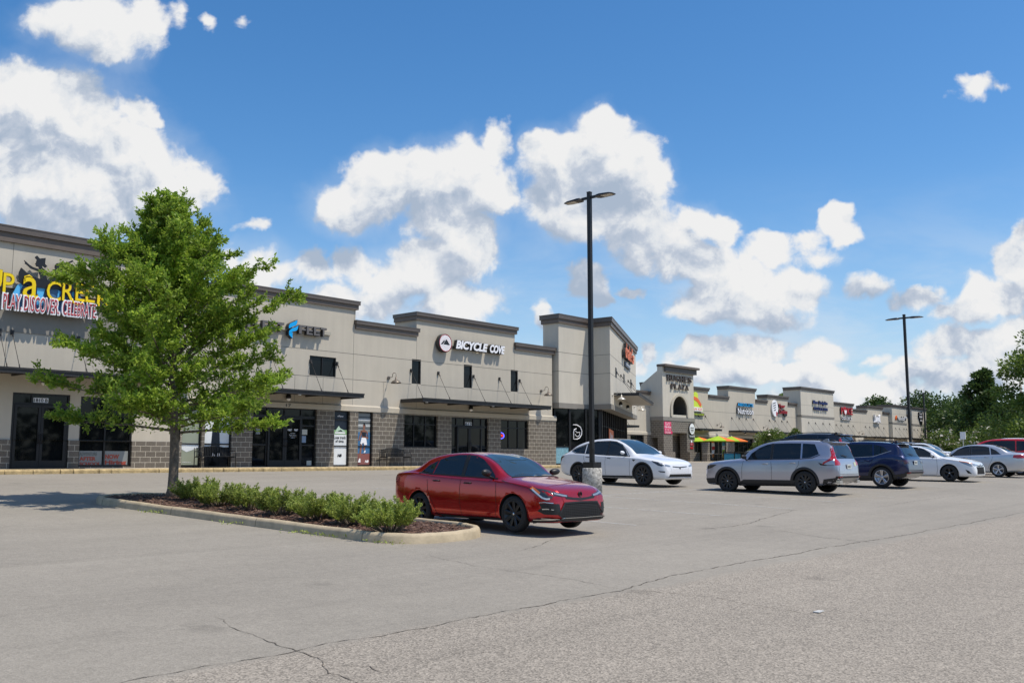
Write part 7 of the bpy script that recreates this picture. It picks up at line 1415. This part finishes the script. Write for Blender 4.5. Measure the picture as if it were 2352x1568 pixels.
def umbrella(x,y,label,r=1.6,zt=2.42):
    z=-.25; t=thing('patio_umbrella',label,'umbrella',(x,y,z),group='lime and orange patio umbrellas'); 
    mb=MB(); mb.tube([(x,y,z),(x,y,z+zt+.08)],.022,8); mb.build('pole',GALV,t,base='world')
    mb=MB(); mb.lathe([(0,.0),(.26,.0),(.26,.05),(.05,.10),(.0,.10)],(x,y,z),16); mb.build('foot',BLACK,t,base='world')
    G=mat('umbrella_lime',(.33,.50,.02),.8); O=mat('umbrella_orange',(.75,.16,.02),.8)
    for k in range(8):
        a0,a1=2*math.pi*k/8+.2,2*math.pi*(k+1)/8+.2; mb=MB(); z1=z+zt; z0=z+zt-.48
        p=lambda a,u:(x+math.cos(a)*r*u,y+math.sin(a)*r*u,z1+(z0-z1)*u+.03*math.sin(math.pi*u))
        for i in range(5):
            u,v=i/5,(i+1)/5
            if i: mb.quad(p(a0,u),p(a0,v),p(a1,v),p(a1,u))
            else: mb.quad(p(a0,0),p(a0,v),p(a1,v))
        q0,q1=p(a0,1),p(a1,1); mb.quad(q0,(q0[0],q0[1],q0[2]-.06),(q1[0],q1[1],q1[2]-.06),q1)
        mb.build('canopy_panel',O if k in(5,6) else G,t,base='world')
umbrella(82.0,48.25,'lime umbrella partly hidden by the tower, leftmost of the three'); umbrella(81.3,45.5,'middle patio umbrella in lime with an orange panel'); umbrella(83.9,45.5,'rightmost patio umbrella in lime with an orange edge')
for x in (79.2,81.3,83.9):
    t=thing('patio_table',{79.2:'pale patio table under the leftmost umbrella',81.3:'pale patio table under the middle umbrella',83.9:'pale patio table under the rightmost umbrella'}[x],'table',(x,45.5,-.25),group='patio tables'); mb=MB(); mb.lathe([(.03,.70),(.45,.70),(.46,.72),(.45,.735),(.03,.735)],(x,45.5,-.25),20,closed=True); mb.build('table_top',mat('table_stone',(.55,.52,.45),.6),t,base='world'); mb=MB(); mb.tube([(x+.3,45.5,-.25),(x+.05,45.5,.2),(x+.3,45.5,.44)],.015,5); mb.tube([(x-.3,45.5,-.25),(x-.05,45.5,.2),(x-.3,45.5,.44)],.015,5); mb.build('leg_frame',BLACK,t,base='world')
t=thing('patio_fence','low black railing round the umbrella patio','fence',(83,45.25,-.25)); 
mb=MB(); mb.box(80.2,86.5,44.36,44.40,.62-.02,.66); mb.box(80.2,86.5,44.36,44.40,-.18,-.14); mb.build('rail',BLACK,t,base='world')
mb=MB()
for i in range(56): x=80.2+6.3*i/55; mb.box(x-.012,x+.012,44.37,44.39,-.139,.598)
mb.build('balusters',BLACK,t,base='world')
for x in (80.2,82.3,84.4,86.5): mb=MB(); mb.box(x-.03,x+.03,44.34,44.42,-.25,.72); mb.build('post',BLACK,t,base='world')
tag(MB().box(80.4,83.6,44.45,44.47,-.15,.5).build('banner',mat('banner_cyan',(.05,.42,.68),.6)),'bright blue banner tied low behind the patio railing','banner')
def feather(x,y,h,cols,label,seed):
    z=-.25; t=thing('feather_flag',label,'flag',(x,y,z)); mb=MB(); mb.tube([(x,y,z),(x,y,z+h*.8),(x+.12,y,z+h*.97),(x+.35,y,z+h)],.012,5); mb.build('pole',WHITE,t,base='world')
    n=len(cols)
    for i,cm in enumerate(cols):
        u,v=i/n,(i+1)/n; wd=lambda q:.55-.25*q**3 if q>.1 else .35; mb=MB(); mb.quad((x+.01,y,z+.35+(h-.5)*u),(x+wd(u),y+.06*math.sin(u*7),z+.35+(h-.5)*u+.05),(x+wd(v),y+.06*math.sin(v*7),z+.35+(h-.5)*v+.05),(x+.01,y,z+.35+(h-.5)*v)); mb.build('cloth_panel',cm,t,base='world')
LB=mat('flag_blue',(.15,.45,.75),.7)
feather(80.7,45.9,2.25,[mat('flag_orange',(.6,.2,.04),.7),SWHT,SRED,SWHT,ORG],'slim feather flag with orange and white lettering colours left of the middle umbrella',1)
feather(82.7,45.9,2.35,[YEL,GRN,SWHT,LB,SRED],'rainbow feather flag in yellow, green, blue and red behind the railing',2)
# small road furniture at right
t=thing('sign_post','thin white sign seen edge on behind the silver saloon','sign',(61,17.6,gz(61,17.6))); mb=MB(); z=gz(61,17.6); mb.tube([(61,17.6,z),(61,17.6,z+2.3)],.03,6); mb.build('post',GALV,t,base='world'); mb=MB(); mb.box(60.97,61.03,17.45,17.75,z+1.85,z+2.3); mb.build('sign_plate',WHITE,t,base='world')
mb=MB(); z=gz(100,24); t=thing('utility_pole','pale utility pole before the trees at right','pole',(100,23.4,z)); mb.tube([(100,23.4,z),(100,23.4,z+8)],[.16,.11],8); mb.build('shaft',mat('pole_timber',(.30,.27,.23),.9),t,base='world')
tag(MB().box(9.0,9.13,4.0,4.06,gz(9.1,4.04)+.004,gz(9.1,4.04)+.012).build('paper_scrap',mat('dull_paper',(.5,.5,.48),.8)),'small scrap of white paper lying on the near asphalt','litter')
for i,(x,y) in enumerate([(9.3,15.2),(9.3,17.9),(9.32,13.1),(9.3,12.3),(9.45,11.2)]):
    rnd=np.random.default_rng(900+i); n=60; C=rnd.normal(size=(n,3))*[.09,.22,.012]+[x+.25,y,gz(x,y)+.02]; o=leaves_mesh('weed_tuft',C,rnd.normal(size=(n,3))+[0,0,1.2],.05,.02,JUN,None,rnd,(0,0,0)); tag(o,['weed tuft in the kerb joint nearest the tree','weed tuft along the kerb, second nearest the tree','weed tuft at the kerb by the middle bushes','weed tuft at the kerb near the last bush','weed tuft where the kerb turns near the red car'][i],'weed','weeds growing in the kerb joint')
